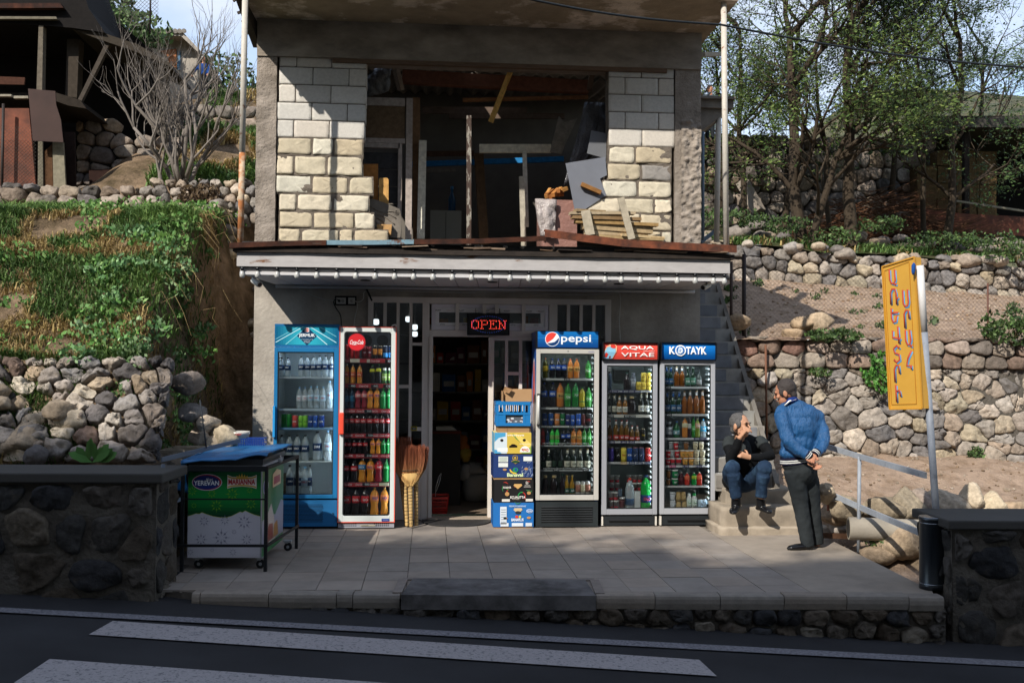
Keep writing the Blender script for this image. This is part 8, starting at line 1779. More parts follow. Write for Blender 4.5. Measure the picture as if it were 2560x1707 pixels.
b.C('#1a2f6a'); c0, c1 = Q(655, 215, .03), Q(668, 190, .045); b.tube([Q(630, 240, -.03), Q(668, 205, -.055), Q(712, 195, -.02), Q(735, 215, .05)], [.012, .02, .02, .012], 8, flat=1.4); b.C('#dcdcd8'); b.tube([Q(620, 250, -.045), Q(660, 212, -.078), Q(712, 200, -.04), Q(735, 220, .04)], .008, 6)
under(man, b.build('ribbed_trim', m_cloth))
tr = MB()
tr.ball(Q(735, 745, 0), (.155, .125, .10), 18, 12); tr.ball(Q(755, 810, -.01), (.14, .125, .13), 18, 12)
tr.tube([Q(700, 800, -.01), Q(728, 950, -.01), Q(752, 1090, 0), Q(790, 1290, 0), Q(818, 1450, 0)], [.100, .086, .072, .065, .064], 16)
tr.tube([Q(805, 800, .05), Q(838, 950, .07), Q(855, 1090, .09), Q(882, 1290, .10), Q(900, 1430, .11)], [.10, .088, .074, .064, .060], 16)
flesh(tr, 'trousers', m_trou, .010, 4, man, .020)
sh = MB(); h_ = Q(850, 1480, 0); t_ = Q(640, 1462, -.02); h_.z = 0; t_.z = .0; shoe(sh, h_, t_, .052); flesh(sh, 'shoe', m_leather, .006, 2, man); sh = MB(); h2 = Q(915, 1470, .14); t2 = Q(790, 1450, .20); h2.z = t2.z = 0; shoe(sh, h2, t2, .052); flesh(sh, 'shoe', m_leather, .006, 2, man)
# ---- seated man resting his chin on his fist
YS2 = -.98
def G(x, y, dy=0.0): return PY(1790+x/5.229, 1020+y/5.229, YS2+dy)
sit = empty('person', (G(340, 1090).x, -.8, z0+.15), 'grey haired man in black shirt and jeans sitting on the steps, fist at his mouth', 'person')
bo, hr, ey = MB(), MB(), MB(); bo.C('#b08468')
head(bo, hr, ey, G(322, 232, -.12), (.62, -.76, .06), (.02, .1, 1), 1.04, '#504e4d')
bo.tube([G(310, 330, -.06), G(300, 420, 0), G(310, 480, .04)], [.055, .058, .08], 12); bo.tube([G(320, 470, .05), G(335, 700, .1), G(340, 980, .2)], [.1, .11, .12], 12)
bo.tube([G(165, 440, .0), G(205, 640, -.16), G(318, 372, -.25)], [.04, .038, .027], 10); bo.tube([G(600, 440, 0), G(705, 620, -.12), G(440, 640, -.24)], [.04, .038, .027], 10)
for a in (((260, 960, .1), (215, 760, -.28), (262, 1180, -.22)), ((430, 960, .1), (640, 760, -.30), (588, 1180, -.24))): bo.tube([G(*q) for q in a], [.07, .035, .034], 10)
hand(bo, G(318, 372, -.25), G(385, 285, -.27)-G(318, 372, -.25), (.5, -.2, -.8), (.75, .1, -.4), .98, 1.7)
hand(bo, G(432, 640, -.24), G(330, 608, -.22)-G(432, 640, -.24), (0, -.4, -1), (0, .8, .2), .95, .6)
flesh(bo, 'body', m_skin, .0055, 3, sit); under(sit, ey.build('face_features', m_skin)); flesh(hr, 'hair', m_hair, .006, 1, sit, .008)
jk = MB(); jk.C('#141516')
jk.ball(G(350, 520, .05), (.20, .125, .15), 18, 12); jk.ball(G(340, 660, .05), (.175, .13, .17), 18, 12); jk.ball(G(330, 830, .12), (.175, .14, .14), 18, 12); jk.ball(G(310, 950, .15), (.19, .13, .12), 18, 12); jk.ball(G(175, 440, .02), (.062, .065, .065)); jk.ball(G(570, 440, .02), (.068, .065, .065))
flesh(jk, 'vest', m_cloth, .010, 4, sit, .012)
sl_ = MB(); sl_.C('#101113'); sl_.tube([G(160, 450, .0), G(185, 560, -.10), G(212, 652, -.17), G(262, 520, -.22), G(306, 400, -.25)], [.062, .058, .055, .048, .036], 14); sl_.tube([G(598, 450, 0), G(655, 540, -.08), G(712, 620, -.14), G(580, 650, -.21), G(440, 642, -.24)], [.062, .060, .056, .048, .036], 14); flesh(sl_, 'sleeves', m_cloth, .009, 4, sit, .010)
ts = MB(); ts.C('#2e3233'); ts.ball(G(175, 445, -.01), (.066, .072, .070)); ts.ball(G(578, 445, -.01), (.070, .072, .070)); ts.tube([G(168, 445, -.01), G(175, 525, -.07)], [.066, .066], 14); ts.tube([G(590, 445, -.01), G(625, 500, -.05)], [.066, .066], 14); ts.ball(G(300, 420, .03), (.13, .07, .05)); ts.ball(G(380, 560, -.02), (.075, .075, .13)); flesh(ts, 'grey_shirt', m_cloth, .009, 3, sit, .008)
jn = MB(); jn.ball(G(330, 980, .14), (.17, .12, .10), 16, 10); jn.ball(G(220, 790, -.26), (.074, .074, .072)); jn.ball(G(638, 800, -.28), (.074, .074, .072))
jn.tube([G(250, 960, .08), G(190, 850, -.12), G(215, 765, -.28), G(228, 860, -.27), G(245, 1010, -.24), G(262, 1165, -.22)], [.10, .088, .074, .070, .060, .060], 16); jn.tube([G(430, 960, .08), G(560, 860, -.10), G(642, 770, -.30), G(622, 880, -.29), G(600, 1010, -.26), G(586, 1160, -.24)], [.10, .088, .074, .070, .060, .060], 16)
flesh(jn, 'jeans', m_denim, .010, 3, sit, .018)
sk = MB(); a0 = G(262, 1180, -.2); a1 = G(588, 1180, -.2); z_f = G(235, 1362, -.24).z; sh = MB()
sh.tube([a0, Vector((a0.x, a0.y, z_f+.05))], [.048, .05], 12)
p = G(262, 1340, -.16); q = G(220, 1362, -.40); p.z = z_f; q.z = z_f; shoe(sh, p, q, .054); flesh(sh, 'shoe', m_leather, .006, 2, sit); sh = MB(); sh.tube([a1, Vector((a1.x, a1.y, z_f+.05))], [.048, .05], 12); p = G(560, 1340, -.16); q = G(722, 1378, -.34); p.z = z_f; q.z = z_f-.005; shoe(sh, p, q, .054)
flesh(sh, 'shoe', m_leather, .006, 2, sit)
# ---- two distant people
def far_person(px, py, Y, hpx, shirt, pants, hairc, lab, headonly=False):
 s = hpx/FPX*(Y+11)/1.72; p = PY(px, py, Y); r = empty('person', p, lab, 'person'); T = lambda x, y, z: p+Vector((x, y, z))*s
 bo, hr, ey = MB(), MB(), MB(); bo.C('#a8765a'); head(bo, hr, ey, T(0, 0, 1.60), (.5, -.8, -.1), (0, 0, 1), s*1.05, hairc); bo.tube([T(0, 0, 1.52), T(0, .01, 1.40)], [.05*s, .06*s], 10); bo.tube([T(0, .01, 1.45), T(0, 0, .9)], [.09*s, .1*s], 10)
 hs = [((-.19, 0, 1.38), (-.33, -.02, 1.12), (-.42, -.12, .92)), ((.19, 0, 1.38), (.24, -.03, 1.12), (.20, -.2, .95))] if not headonly else [((-.19, 0, 1.38), (-.28, -.2, 1.2), (-.05, -.25, 1.45)), ((.19, 0, 1.38), (.3, -.2, 1.15), (0, -.3, 1.15))]
 for a in hs: bo.tube([T(*q) for q in a], [.04*s, .035*s, .028*s], 8); hand(bo, T(*a[2]), (0, -.3, -1 if not headonly else 1), (1, 0, 0), (0, 1, 0), s, .8)
 for k in (-1, 1): bo.tube([T(.09*k, 0, .9), T(.1*k, 0, .08)], [.07*s, .04*s], 8)
 flesh(bo, 'body', m_skin, .009, 2, r); under(r, ey.build('face_features', m_skin)); under(r, hr.build('hair', m_hair))
 c = MB(); c.C(shirt); c.ball(T(0, 0, 1.22), (.21*s, .13*s, .24*s)); c.ball(T(0, 0, 1.0), (.17*s, .12*s, .16*s))
 for a in hs: c.tube([T(*a[0]), T(*a[1]), T(*a[2])], [.07*s, .058*s, .045*s], 10)
 flesh(c, 'jacket', m_cloth, .014, 3, r); c = MB(); c.C(pants); c.ball(T(0, 0, .9), (.16*s, .12*s, .12*s))
 for k in (-1, 1): c.tube([T(.08*k, 0, .85), T(.09*k, 0, .08)], [.09*s, .06*s], 10); c.tube([T(.09*k, .02, .04), T(.09*k, -.18, .03)], [.04*s, .03*s], 8)
 flesh(c, 'trousers', m_cloth, .014, 3, r)
FPY = 6.5
far_person(508, 246, FPY, 104, '#1d3f7a', '#18202c', '#b5b0a8', 'small white haired man in blue on the slope behind the bare tree')
far_person(1775, 350, 2.2, 140, '#3a424a', '#22262a', '#2a1d16', 'man high on the landing right of the building, head showing', True)
# ================================================================ sign, pole, bin, railing
random.seed(81)
YP = -3.22
r = empty('sign_pole', (PY(2342, 1400, YP).x, YP, 0), 'tall slightly leaning pipe pole, white above and grey below, carrying the yellow sign', 'pole')
pb, ptp = PY(2341, 1290, YP), PY(2300, 664, YP); dd = (ptp-pb).normalized(); p0 = pb-dd*(pb.z+.0)/dd.z; pm = PY(2310, 830, YP)
m_pole = mat('pole_painted_shade', H('#7c828c'), .6, nscale=9, namt=.12, col2=H('#5a5f69'), ramp=(.55, .75)); m_polew = mat('white_pole', H('#c4c2c0'), .6, nscale=9, namt=.08, col2=H('#9a5a44'), ramp=(.64, .70))
b = MB(); b.tube([p0, pm], .028, 16); under(r, b.build('lower_pipe', m_pole)); b = MB(); b.tube([pm, ptp], .0285, 16); under(r, b.build('upper_pipe', m_polew))  # grey of the lower length is shade put into its colour
c8_ = lambda x, y: (1980+x/3.408, 600+y/3.408)
a3, c3 = PY(*c8_(770, 228), -2.86), PY(*c8_(1043, 145), YP+.02); n_ = Vector((-(c3.y-a3.y), c3.x-a3.x, 0)).normalized()*-1
if n_.y > 0: n_ = -n_
SG = lambda x, y, off=0.0: PP(*c8_(x, y), a3+n_*off, n_)
r = empty('shop_sign', SG(940, 1430), 'tall yellow metal sign with red hand painted Armenian letters shaded in blue', 'sign')
m_sign = mat('sign_paint', None, .5, nscale=4, namt=.08, spec=.4); b = MB(); b.C('#bd8f38'); cr_ = [(770, 228), (1043, 145), (1110, 1435), (833, 1440)]
b.prism([SG(x, y, -.0) for x, y in cr_][::-1], -n_*.07); b.C('#b8842a')
for (p, q) in zip(cr_, cr_[1:]+cr_[:1]): b.beam(SG(*p, .004), SG(*q, .004), .012, .012)
ins = [(790, 262), (998, 185), (1062, 1395), (850, 1400)]
for (p, q) in zip(ins, ins[1:]+ins[:1]): b.C('#a87424'); b.beam(SG(*p, .001), SG(*q, .001), .006, .006)
under(r, b.build('sign_box', m_sign))
LT = [[(828, 250), (832, 335), (845, 368), (866, 372), (880, 345), (872, 250)], [(866, 372), (890, 380)], [(842, 548), (838, 450), (850, 420), (875, 418), (885, 450), (892, 548)], [(884, 490), (906, 496)], [(845, 580), (848, 670), (862, 700), (885, 695), (892, 640)], [(848, 622), (905, 618)],
 [(856, 770), (858, 830), (925, 842)], [(900, 735), (912, 880)], [(916, 922), (892, 900), (864, 925), (876, 962), (912, 975), (918, 1020), (892, 1042), (868, 1018)], [(878, 1208), (872, 1100), (885, 1068), (908, 1070), (916, 1135)], [(883, 1232), (892, 1378)], [(888, 1288), (915, 1282), (926, 1330)],
 [(942, 425), (948, 540), (962, 565), (985, 560), (992, 530), (983, 420)], [(962, 747), (955, 630), (968, 600), (990, 600), (998, 668)], [(965, 765), (970, 860), (985, 893), (1004, 890), (1012, 850), (1000, 762)], [(1004, 896), (1024, 906)], [(1018, 942), (988, 1005), (978, 1070), (1022, 1074)], [(1014, 1072), (1018, 1100)]]
for (col, ox, oy, of) in (('#4a8cb4', 10, 10, .0015), ('#ad4632', 0, 0, .0035)):
 b = MB(); b.C(col)
 for pl_ in LT:
  P_ = [SG(x+ox, y+oy, of) for x, y in pl_]
  b.tube(P_, [.0092]*len(P_), 8, flat=.10, refv=tuple(n_))
 under(r, b.build('red_letters' if ox == 0 else 'blue_letter_shadow', m_sign))
b = MB(); b.C('#9a7020')
for y in (780, 1215, 1325): b.beam(SG(1050, y, -.03), SG(1050, y, -.03)+Vector((.07, -.02, 0)), .03, .03)
under(r, b.build('sign_bracket', m_sign)); b = MB(); b.C('#1f4a8a'); b.ball(PY(*c8_(1036, 245), YP-.03), (.018, .015, .05), 8, 6, .5, 4); tag(b.build('blue_rag', m_cloth), 'scrap of blue rag tied at the top of the sign pole', 'rag')
p = PY(2332, 1470, -3.58); rb = .098; zt_ = PY(2327, 1292, -3.58).z; r = empty('litter_bin', (p.x, -3.58, 0), 'dark shiny cylindrical metal litter bin at the right end of the terrace', 'litter bin')
b = MB(); b.lathe([(rb*1.02, 0), (rb*1.02, .03), (rb, .035), (rb, zt_-.03), (rb*1.02, zt_-.027), (rb*1.02, zt_), (rb*.97, zt_), (rb*.95, zt_-.12)], (p.x, -3.58, .004), 40); under(r, b.build('drum', mat('dark_steel', H('#4a4f54'), .28, metal=.9, nscale=4, namt=.25, stretch=(6, 6, .4))))
b = MB(); 
for z in (.04, zt_-.045, zt_-.002): b.lathe([(rb*1.0, z-.004), (rb*1.035, z), (rb*1.0, z+.004)], (p.x, -3.58, .004), 40)
under(r, b.build('rim', mat('bright_steel', H('#8d9298'), .25, metal=.9)))
c3_ = lambda x, y, Y: PY(1960+x/3.92, 1100+y/3.92, Y)
r = empty('hand_rail', PZ(2147, 1378, 0), 'grey painted steel hand rail running from the sign pole past the standing man', 'railing')
m_rail = mat('grey_rail', H('#8a8f96'), .5, nscale=12, namt=.15, col2=H('#5f6570'), ramp=(.6, .75), spec=.4)
P1, P2, P3 = c3_(400, 55, -1.55), c3_(740, 160, -2.05), c3_(1390, 345, YP+.02); Q1, Q2, Q3 = c3_(305, 460, -1.55), c3_(740, 655, -2.05), c3_(1390, 930, YP+.02)
b = MB()
for (p, q) in ((P1-(P2-P1)*.6, P2), (P2, P3), (Q1-(Q2-Q1)*.5, Q2), (Q2, Q3)): b.beam(p, q, .02, .05)
under(r, b.build('rail', m_rail)); b = MB(); b.tube([c3_(730, 1095, -2.05), P2], .017, 12); under(r, b.build('post', m_rail)); b = MB(); b.C('#7a4a3a'); b.tube([c3_(435, 690, -1.6), c3_(435, 530, -1.6)], .016, 8); under(r, b.build('stub_post', m_matt))
b = MB(); b.C('#4a3426'); b.beam(PY(2060, 1338, -1.45), PY(2165, 1341, -1.9), .05, .05); tag(b.build('timber', m_wood), 'dark short timber lying in the gully beside the terrace', 'timber')
# ---------------------------------------------------------------- wire mesh fence above the low wall
def meshfence(a, c, zb0, zb1, hh, name, lab, posts, sp=.055, wr=.0016):
 r = empty(name, a, lab, 'fence'); a, c = Vector(a), Vector(c); L_ = (c-a).length; d = (c-a)/L_; b = MB(); b.C('#4a433c'); U3 = lambda u, v: a+d*u+Vector((0, 0, lerp(zb0, zb1, u/L_)+v-a.z))
 u = -hh
 while u < L_:
  for s_ in (1, -1):
   u0, u1 = (u, u+hh); v0, v1 = (0, hh) if s_ == 1 else (hh, 0)
   if u0 < 0: v0 += (v1-v0)*(-u0/hh); u0 = 0
   if u1 > L_: v1 = v0+(v1-v0)*((L_-u0)/(u1-u0)); u1 = L_
   if u1 > u0+.01: b.tube([U3(u0, v0), U3(u1, v1)], wr, 3, cap=False)
  u += sp
 under(r, b.build('wire_mesh', m_matt))
 for (u, h0, col, rr) in posts: b = MB(); b.C(col); b.tube([U3(u, -.12), U3(u, h0)], rr, 8); under(r, b.build('fence_post', m_matt))
YW = 1.12; fa, fb_ = PY(1828, 775, YW), PY(2640, 800, YW)
meshfence(fa, fb_, 2.06, 1.98, .92, 'mesh_fence', 'rusty chain link fence along the edge of the garden plot', [(0, .95, '#3a2a22', .02), (PY(1860, 800, YW).x-fa.x, 1.05, '#2e2421', .026), (PY(2470, 800, YW).x-fa.x, .85, '#5a3a2e', .012)])
b = MB(); b.C('#6a4632'); b.tube([PY(1914, 862, .93), PY(1917, 1095, .85)], .014, 8); tag(b.build('rusty_rod', m_matt), 'thin rusty rod standing against the low stone wall by the stairs', 'rod')
# ================================================================ plants
def leafcloud(mb, c, rad, n, size, cols, up=.3, noi=1.6, seed=0):
 c = Vector(c); rs = random.Random(seed); k = 0; tries = 0
 while k < n and tries < n*6:
  tries += 1; d = Vector((rs.uniform(-1, 1), rs.uniform(-1, 1), rs.uniform(-1, 1)))
  if d.length > 1 or noise.noise(d*noi+Vector((seed, 0, seed*.3))) < -.05: continue
  p = c+Vector((d.x*rad[0], d.y*rad[1], d.z*rad[2])); u = Vector((rs.uniform(-1, 1), rs.uniform(-1, 1), rs.uniform(-.3, 1)+up)).normalized(); v = u.cross(Vector((rs.uniform(-1, 1), -1, rs.uniform(-1, 1)))).normalized(); s = size*rs.uniform(.6, 1.4)
  kf = rs.uniform(.65, 1.35); cc = H(rs.choice(cols)); mb.col = (cc[0]*kf, cc[1]*kf, cc[2]*kf); mb.poly([p-u*s*.6, p+v*s*.32-u*s*.1, p+u*s*.6, p-v*s*.32]); k += 1
GR = ['#43592f', '#516a3a', '#374a27', '#5f7544', '#2c3f20']
def bush(name, px, py, Y, rx, rz, n, lab, cat='shrub', size=.035, cols=GR, ry=None, grp=None):
 p = PY(px, py, Y); r = empty(name, (p.x, p.y, p.z-rz), lab, cat, grp); b = MB(); leafcloud(b, p, (rx, ry or rx*.7, rz), n, size, cols, seed=int(px+py)); under(r, b.build('leaves', m_leaf))
 b = MB(); b.C('#4a3c2a')
 for k in range(5): b.tube([(p.x, p.y, p.z-rz*1.05), (p.x+rnd(-.4, .4)*rx, p.y, p.z), (p.x+rnd(-.8, .8)*rx, p.y, p.z+rz*.6)], [.006, .004, .002], 4)
 under(r, b.build('stems', m_bark))
bush('weed', 2200, 930, .80, .24, .26, 420, 'leafy green vine hanging over the stone wall left of the yellow sign', size=.05, cols=['#48752f', '#5a8a3e', '#365f28'])
bush('weed', 2085, 838, .85, .36, .08, 420, 'long grass tuft growing on the stone wall top', 'weed', .05)
bush('weed', 2052, 930, .85, .16, .06, 160, 'small green weed in the wall joints above the standing man', 'weed', .04)
bush('weed', 2530, 815, .8, .42, .24, 900, 'large bright green nettle bush at the right edge on the wall', 'shrub', .05)
bush('weed', 2545, 650-30, 4.6, .6, .3, 900, 'rounded green bush on the upper wall at the right edge', 'shrub', .05)
bush('weed', 2440, 1140, .75, .12, .12, 200, 'small weed low in the wall at right', 'weed', .04); bush('weed', 2210, 1372-20, -2.0, .3, .05, 260, 'green weeds under the concrete pipe', 'weed', .03)
for k, (px, py) in enumerate(((1850, 545), (1960, 560), (2080, 590), (1760, 540), (2200, 560), (2330, 600), (2420, 600))): bush('undergrowth', px, py, 5.6, .5, .16, 380, '%s low green bush from the left along the upper wall' % ORD[k], 'shrub', .05, grp='low bushes on the upper wall')
for k in range(26): 
 x, y = rnd(4, 9.5), rnd(1.3, 4.6); b = MB(); leafcloud(b, (x, y, hR(x, y)+.04), (.1, .1, .05), 30, .05, GR, .8, seed=k) if k == 0 else None
 if k == 0: w0 = b.build('seedling', m_leaf, loc=(x, y, hR(x, y))); tag(w0, 'small green seedling in the dug garden plot', 'weed', 'seedlings in the garden plot')
 else: o = w0.copy(); COL.objects.link(o); o.location = (x, y, hR(x, y)); o.rotation_euler = (0, 0, rnd(0, 6)); o.scale = (rnd(.6, 1.4),)*3
# grass on the left bank
def grass(name, n, region, hfun, lab, col, hh, dens=None, seed=1, wide=.006):
 rs = random.Random(seed); b = MB(); k = 0
 while k < n:
  x, y = region(rs)
  dn = fbm(x*1.0, y*1.0, seed, 3, 1.1)
  if dens and not dens(x, y, dn, rs): k += 1; continue
  z = hfun(x, y); a = rs.uniform(0, 6.28); l = hh*rs.uniform(.5, 1.3)*(1+.5*dn); w = wide*rs.uniform(.7, 1.5); lean = Vector((math.cos(a)*.5+.05, math.sin(a)*.5-.35, 1)).normalized()
  p = Vector((x, y, z-.01)); s = Vector((math.cos(a+1.5), math.sin(a+1.5), 0))*w; c = H(rs.choice(col(x, y, dn))); kf = rs.uniform(.7, 1.3); b.col = (c[0]*kf, c[1]*kf, c[2]*kf)
  q = p+lean*l*.6; t = q+(lean+Vector((math.cos(a)*.5, math.sin(a)*.5-.2, -.7))).normalized()*l*.45; i = b._v([p-s, p+s, q+s*.7, q-s*.7, t]); b._f((i, i+1, i+2, i+3), False); b._f((i+3, i+2, i+4), False); k += 1
 return tag(b.build(name, m_leaf), lab, 'grass', kind='stuff')
STRAW = ['#9a8458', '#86704a', '#a8935f']
def gcol(x, y, dn): return STRAW if (dn < -.2 or (math.sin(y*5.2+x*.4)+dn*1.6 < -.75)) else (['#546f38', '#466030', '#627c40', '#3c552a'] if dn < .25 else ['#627f40', '#748c4c', '#4e6c38'])
grass('grass', 52000, lambda rs: (rs.uniform(-7.6, -2.3), rs.uniform(-1.75, 2.2)), hL, 'thick green grass and dry straw covering the left bank', gcol, .15, lambda x, y, dn, rs: dn > -.42 and x < -2.25+.15*dn-(.25 if y > .9 else 0)-.1*rs.random(), 3, .0065)
grass('hill_grass', 14000, lambda rs: (rs.uniform(-3.9, -1.9), rs.uniform(2.9, 8.5)), hL, 'green grass on the steep slope behind the bare tree', gcol, .2, lambda x, y, dn, rs: dn > -.3, 5, .012)
grass('wall_weeds', 15000, lambda rs: (rs.uniform(-6.8, -2.3), rs.uniform(-2.32, -1.7)), hL, 'straw and weeds growing between the bank wall stones', gcol, .13, lambda x, y, dn, rs: dn > -.12, 8, .005)
grass('terrace_grass', 12000, lambda rs: (rs.uniform(3, 16), rs.uniform(5.15, 7)), hR, 'rough grass under the trees above the upper wall', gcol, .18, lambda x, y, dn, rs: dn > -.1, 9, .012)
b = MB(); rs = random.Random(4)
for k in range(100):
 x, y = rs.uniform(-6.6, -2.45), rs.uniform(-1.8, 2.0); s_ = rs.uniform(.1, .24) if x > -4.6 else rs.uniform(.06, .13)
 leafcloud(b, (x, y, hL(x, y)+s_*.35), (s_*1.3, s_, s_*.6), int(70*s_/.15), .045, ['#56803c', '#668c46', '#486c34', '#7c9a5a'], .6, seed=k)
for k in range(16): x = rs.uniform(-3.5, -2.55); y = rs.uniform(-1.75, .4); leafcloud(b, (x, y, hL(x, y)+.05), (.22, .2, .12), 110, .045, ['#507546', '#628a52', '#42623a', '#86a474'], .6, seed=k+90)
for k in range(26): x = rs.uniform(-2.75, -2.3); y = rs.uniform(-2.0, -.2); leafcloud(b, (x, y, hL(x, y)+.05), (.14, .12, .12), 90, .04, ['#50703a', '#7c9468', '#385830'], .6, seed=k+200)
tag(b.build('nettles', m_leaf), 'clumps of broad leaved nettles over the grassy left bank', 'nettles', kind='stuff')
b = MB(); p = PY(235, 1120, -2.4); b.C('#5c8a4a')
for k in range(9): a = rnd(-1.3, 1.3); u = Vector((math.sin(a)*.9, -.35, 1.0-abs(a)*.45)).normalized(); v = u.cross(Vector((0, -1, .2))).normalized(); L_ = rnd(.16, .26); b.col = vary(H('#5c8a4a'), .2); q = p+Vector((rnd(-.05, .05), 0, -.12)); i = b._v([q, q+u*L_*.4+v*.035, q+u*L_*.8+v*.03, q+u*L_, q+u*L_*.8-v*.03, q+u*L_*.4-v*.035]); b._f((i, i+1, i+2, i+3, i+4, i+5), False)
tag(b.build('dock_plant', m_leaf), 'broad leaved dock plant growing above the left roadside wall', 'plant')
b = MB(); b.C('#a08a62')     # dry stalks hanging over the gully
for k in range(26): x = rnd(-2.85, -2.35); y = rnd(-1.2, 1.6); z = hL(x-.15, y); L_ = rnd(.15, .55); b.col = vary(H('#a08a62'), .25); b.tube([(x-.1, y, z), (x+rnd(0, .15), y-.06, z+rnd(0, .09)), (x+.1+L_*rnd(.1, .4), y-.1, z-L_*rnd(.2, .5)), (x+.12+L_*rnd(.1, .5), y-.12, z-L_*.8)], [.002, .0018, .0015, .0008], 3, cap=False)
tag(b.build('dry_stalks', m_bark), 'dry pale stalks hanging over the earth cut beside the shop', 'stalks', kind='stuff')
# ---------------------------------------------------------------- trees
def grow(br, lf, p, d, L_, r_, depth, rs, spec):
 n = 4; pts = [p]; q = p; dd = d.copy()
 for k in range(n): dd = (dd+Vector((rs.uniform(-1, 1), rs.uniform(-1, 1), rs.uniform(-1, 1)))*spec['wig']+Vector((0, 0, spec['up']))).normalized(); q = q+dd*L_/n; pts.append(q)
 r1 = r_*spec['tap']; br.tube(pts, [lerp(r_, r1, k/n) for k in range(n+1)], 7 if depth > 3 else (5 if depth > 1 else 3), cap=False)
 if depth <= spec['leafd'] and lf is not None:
  for k in range(spec['nl']):
   t = rs.random(); c = pts[min(n-1, int(t*n))].lerp(pts[min(n, int(t*n)+1)], rs.random())+Vector((rs.uniform(-1, 1), rs.uniform(-1, 1), rs.uniform(-1, 1)))*spec['lsp']
   u = Vector((rs.uniform(-1, 1), rs.uniform(-1, 1), rs.uniform(-1, .6))).normalized(); v = u.orthogonal().normalized(); s = spec['ls']*rs.uniform(.6, 1.4); cc = H(rs.choice(spec['cols'])); kf = rs.uniform(.6, 1.4); lf.col = (cc[0]*kf, cc[1]*kf, cc[2]*kf); lf.poly([c-u*s*.6, c+v*s*.3, c+u*s*.6, c-v*s*.3])
 if depth == 0: return
 m = rs.choice(spec['nb'])
 for k in range(m):
  t = rs.uniform(.35, 1.0) if k else 1.0; i = min(n-1, int(t*n)); c = pts[i].lerp(pts[i+1], min(1, t*n-i)); ax_ = Vector((rs.uniform(-1, 1), rs.uniform(-1, 1), rs.uniform(-.4, .4))).normalized()
  nd = (dd*math.cos(spec['ang'])+(ax_-dd*ax_.dot(dd)).normalized()*math.sin(spec['ang']*rs.uniform(.5, 1.4))).normalized(); grow(br, lf, c, nd, L_*spec['ls_']*rs.uniform(.75, 1.2), lerp(r_, r1, t)*.72, depth-1, rs, spec)
def tree(px, py, Y, tx_, ty_, rad, L_, depth, lab, seed, spec, name='tree', mid=None):
 base = PY(px, py, Y); base.z = min(base.z, hR(base.x, Y)+.05) if px > 1700 else base.z; top = PY(tx_, ty_, Y+rnd(-.4, .4)); r = empty(name, base, lab, 'tree'); br, lf = MB(), MB(); br.C(spec.get('bark', '#40372d')); rs = random.Random(seed)
 pts = [base.lerp(top, t)+Vector((rs.uniform(-.08, .08), rs.uniform(-.1, .1), 0))*(1 if 0 < t < 1 else 0) for t in (0, .25, .5, .75, 1)]; rad *= .8; br.tube(pts, [rad, rad*.85, rad*.72, rad*.6, rad*.45], 10, cap=False); d = (top-base).normalized()
 for k in range(spec['n0']): t = rs.uniform(.35, 1) if k > 1 else 1; a = rs.uniform(0, 6.28); c = pts[min(4, int(t*4))]; nd = (d*.6+Vector((math.cos(a), math.sin(a)*.7, rs.uniform(0, .5)))).normalized(); grow(br, lf, c, nd, L_, rad*.45, depth, rs, spec)
 under(r, br.build('trunk', m_bark), *([lf.build('crown', m_leaf)] if lf.v else []))
SPR = dict(wig=.22, up=.05, tap=.55, leafd=2, nl=6, lsp=.11, ls=.058, cols=['#5c6d34', '#4a5c2a', '#6c7a40', '#3f5226', '#344a22'], nb=[3, 3, 4], ang=.75, ls_=.72, n0=7)
SP2 = dict(SPR, cols=['#3c5228', '#324622', '#4a6032'], nl=7, ls=.062)
for k, a in enumerate([(2005, 571, 5.9, 1975, 90, .15, 1.35, 4, 'big leaning tree with thick dark double trunk left of centre on the terrace', SPR), (2026, 600, 5.7, 2120, 330, .10, 1.1, 4, 'crooked tree leaning right in front of the rubble wall', SPR), (2132, 596, 5.8, 2122, 60, .15, 1.3, 4, 'straight grey trunked tree in the middle of the terrace', SPR),
     (2362, 596, 6.2, 2400, 100, .10, 1.2, 4, 'forked tree in front of the dark hay shed', SP2), (2310, 590, 7.0, 2290, 130, .07, 1.1, 4, 'thin dark trunked tree left of the hay shed', SP2), (1860, 540, 8.2, 1850, 80, .09, 1.2, 4, 'slim tree closest to the white pipe post', SPR),
     (1960, 540, 9.0, 2000, 60, .09, 1.2, 4, 'background tree rising over the rubble wall', SP2), (2230, 560, 9.3, 2240, 80, .09, 1.3, 4, 'background tree with dark evergreen like foliage', SP2), (1800, 520, 9.2, 1790, 150, .07, 1.1, 4, 'small tree just behind the landing', SPR), (2450, 520, 12, 2460, 120, .08, 1.3, 4, 'thin tree behind the shed roof at right', SPR), (2080, 560, 7.6, 2040, 150, .07, 1.2, 4, 'thin tree between the leaning and the straight tree', SPR)]): tree(*a[:8], a[8], 30+k, a[9])
FIG = dict(wig=.13, up=.16, tap=.66, leafd=-1, nl=0, lsp=0, ls=.01, cols=[], nb=[2, 2, 3], ang=.6, ls_=.74, n0=0, bark='#706860')
r = empty('bare_tree', PY(440, 480, 2.2), 'bare pale branched fig tree fanning out above the stone heap', 'tree'); br = MB(); br.C('#706860'); rs = random.Random(12)
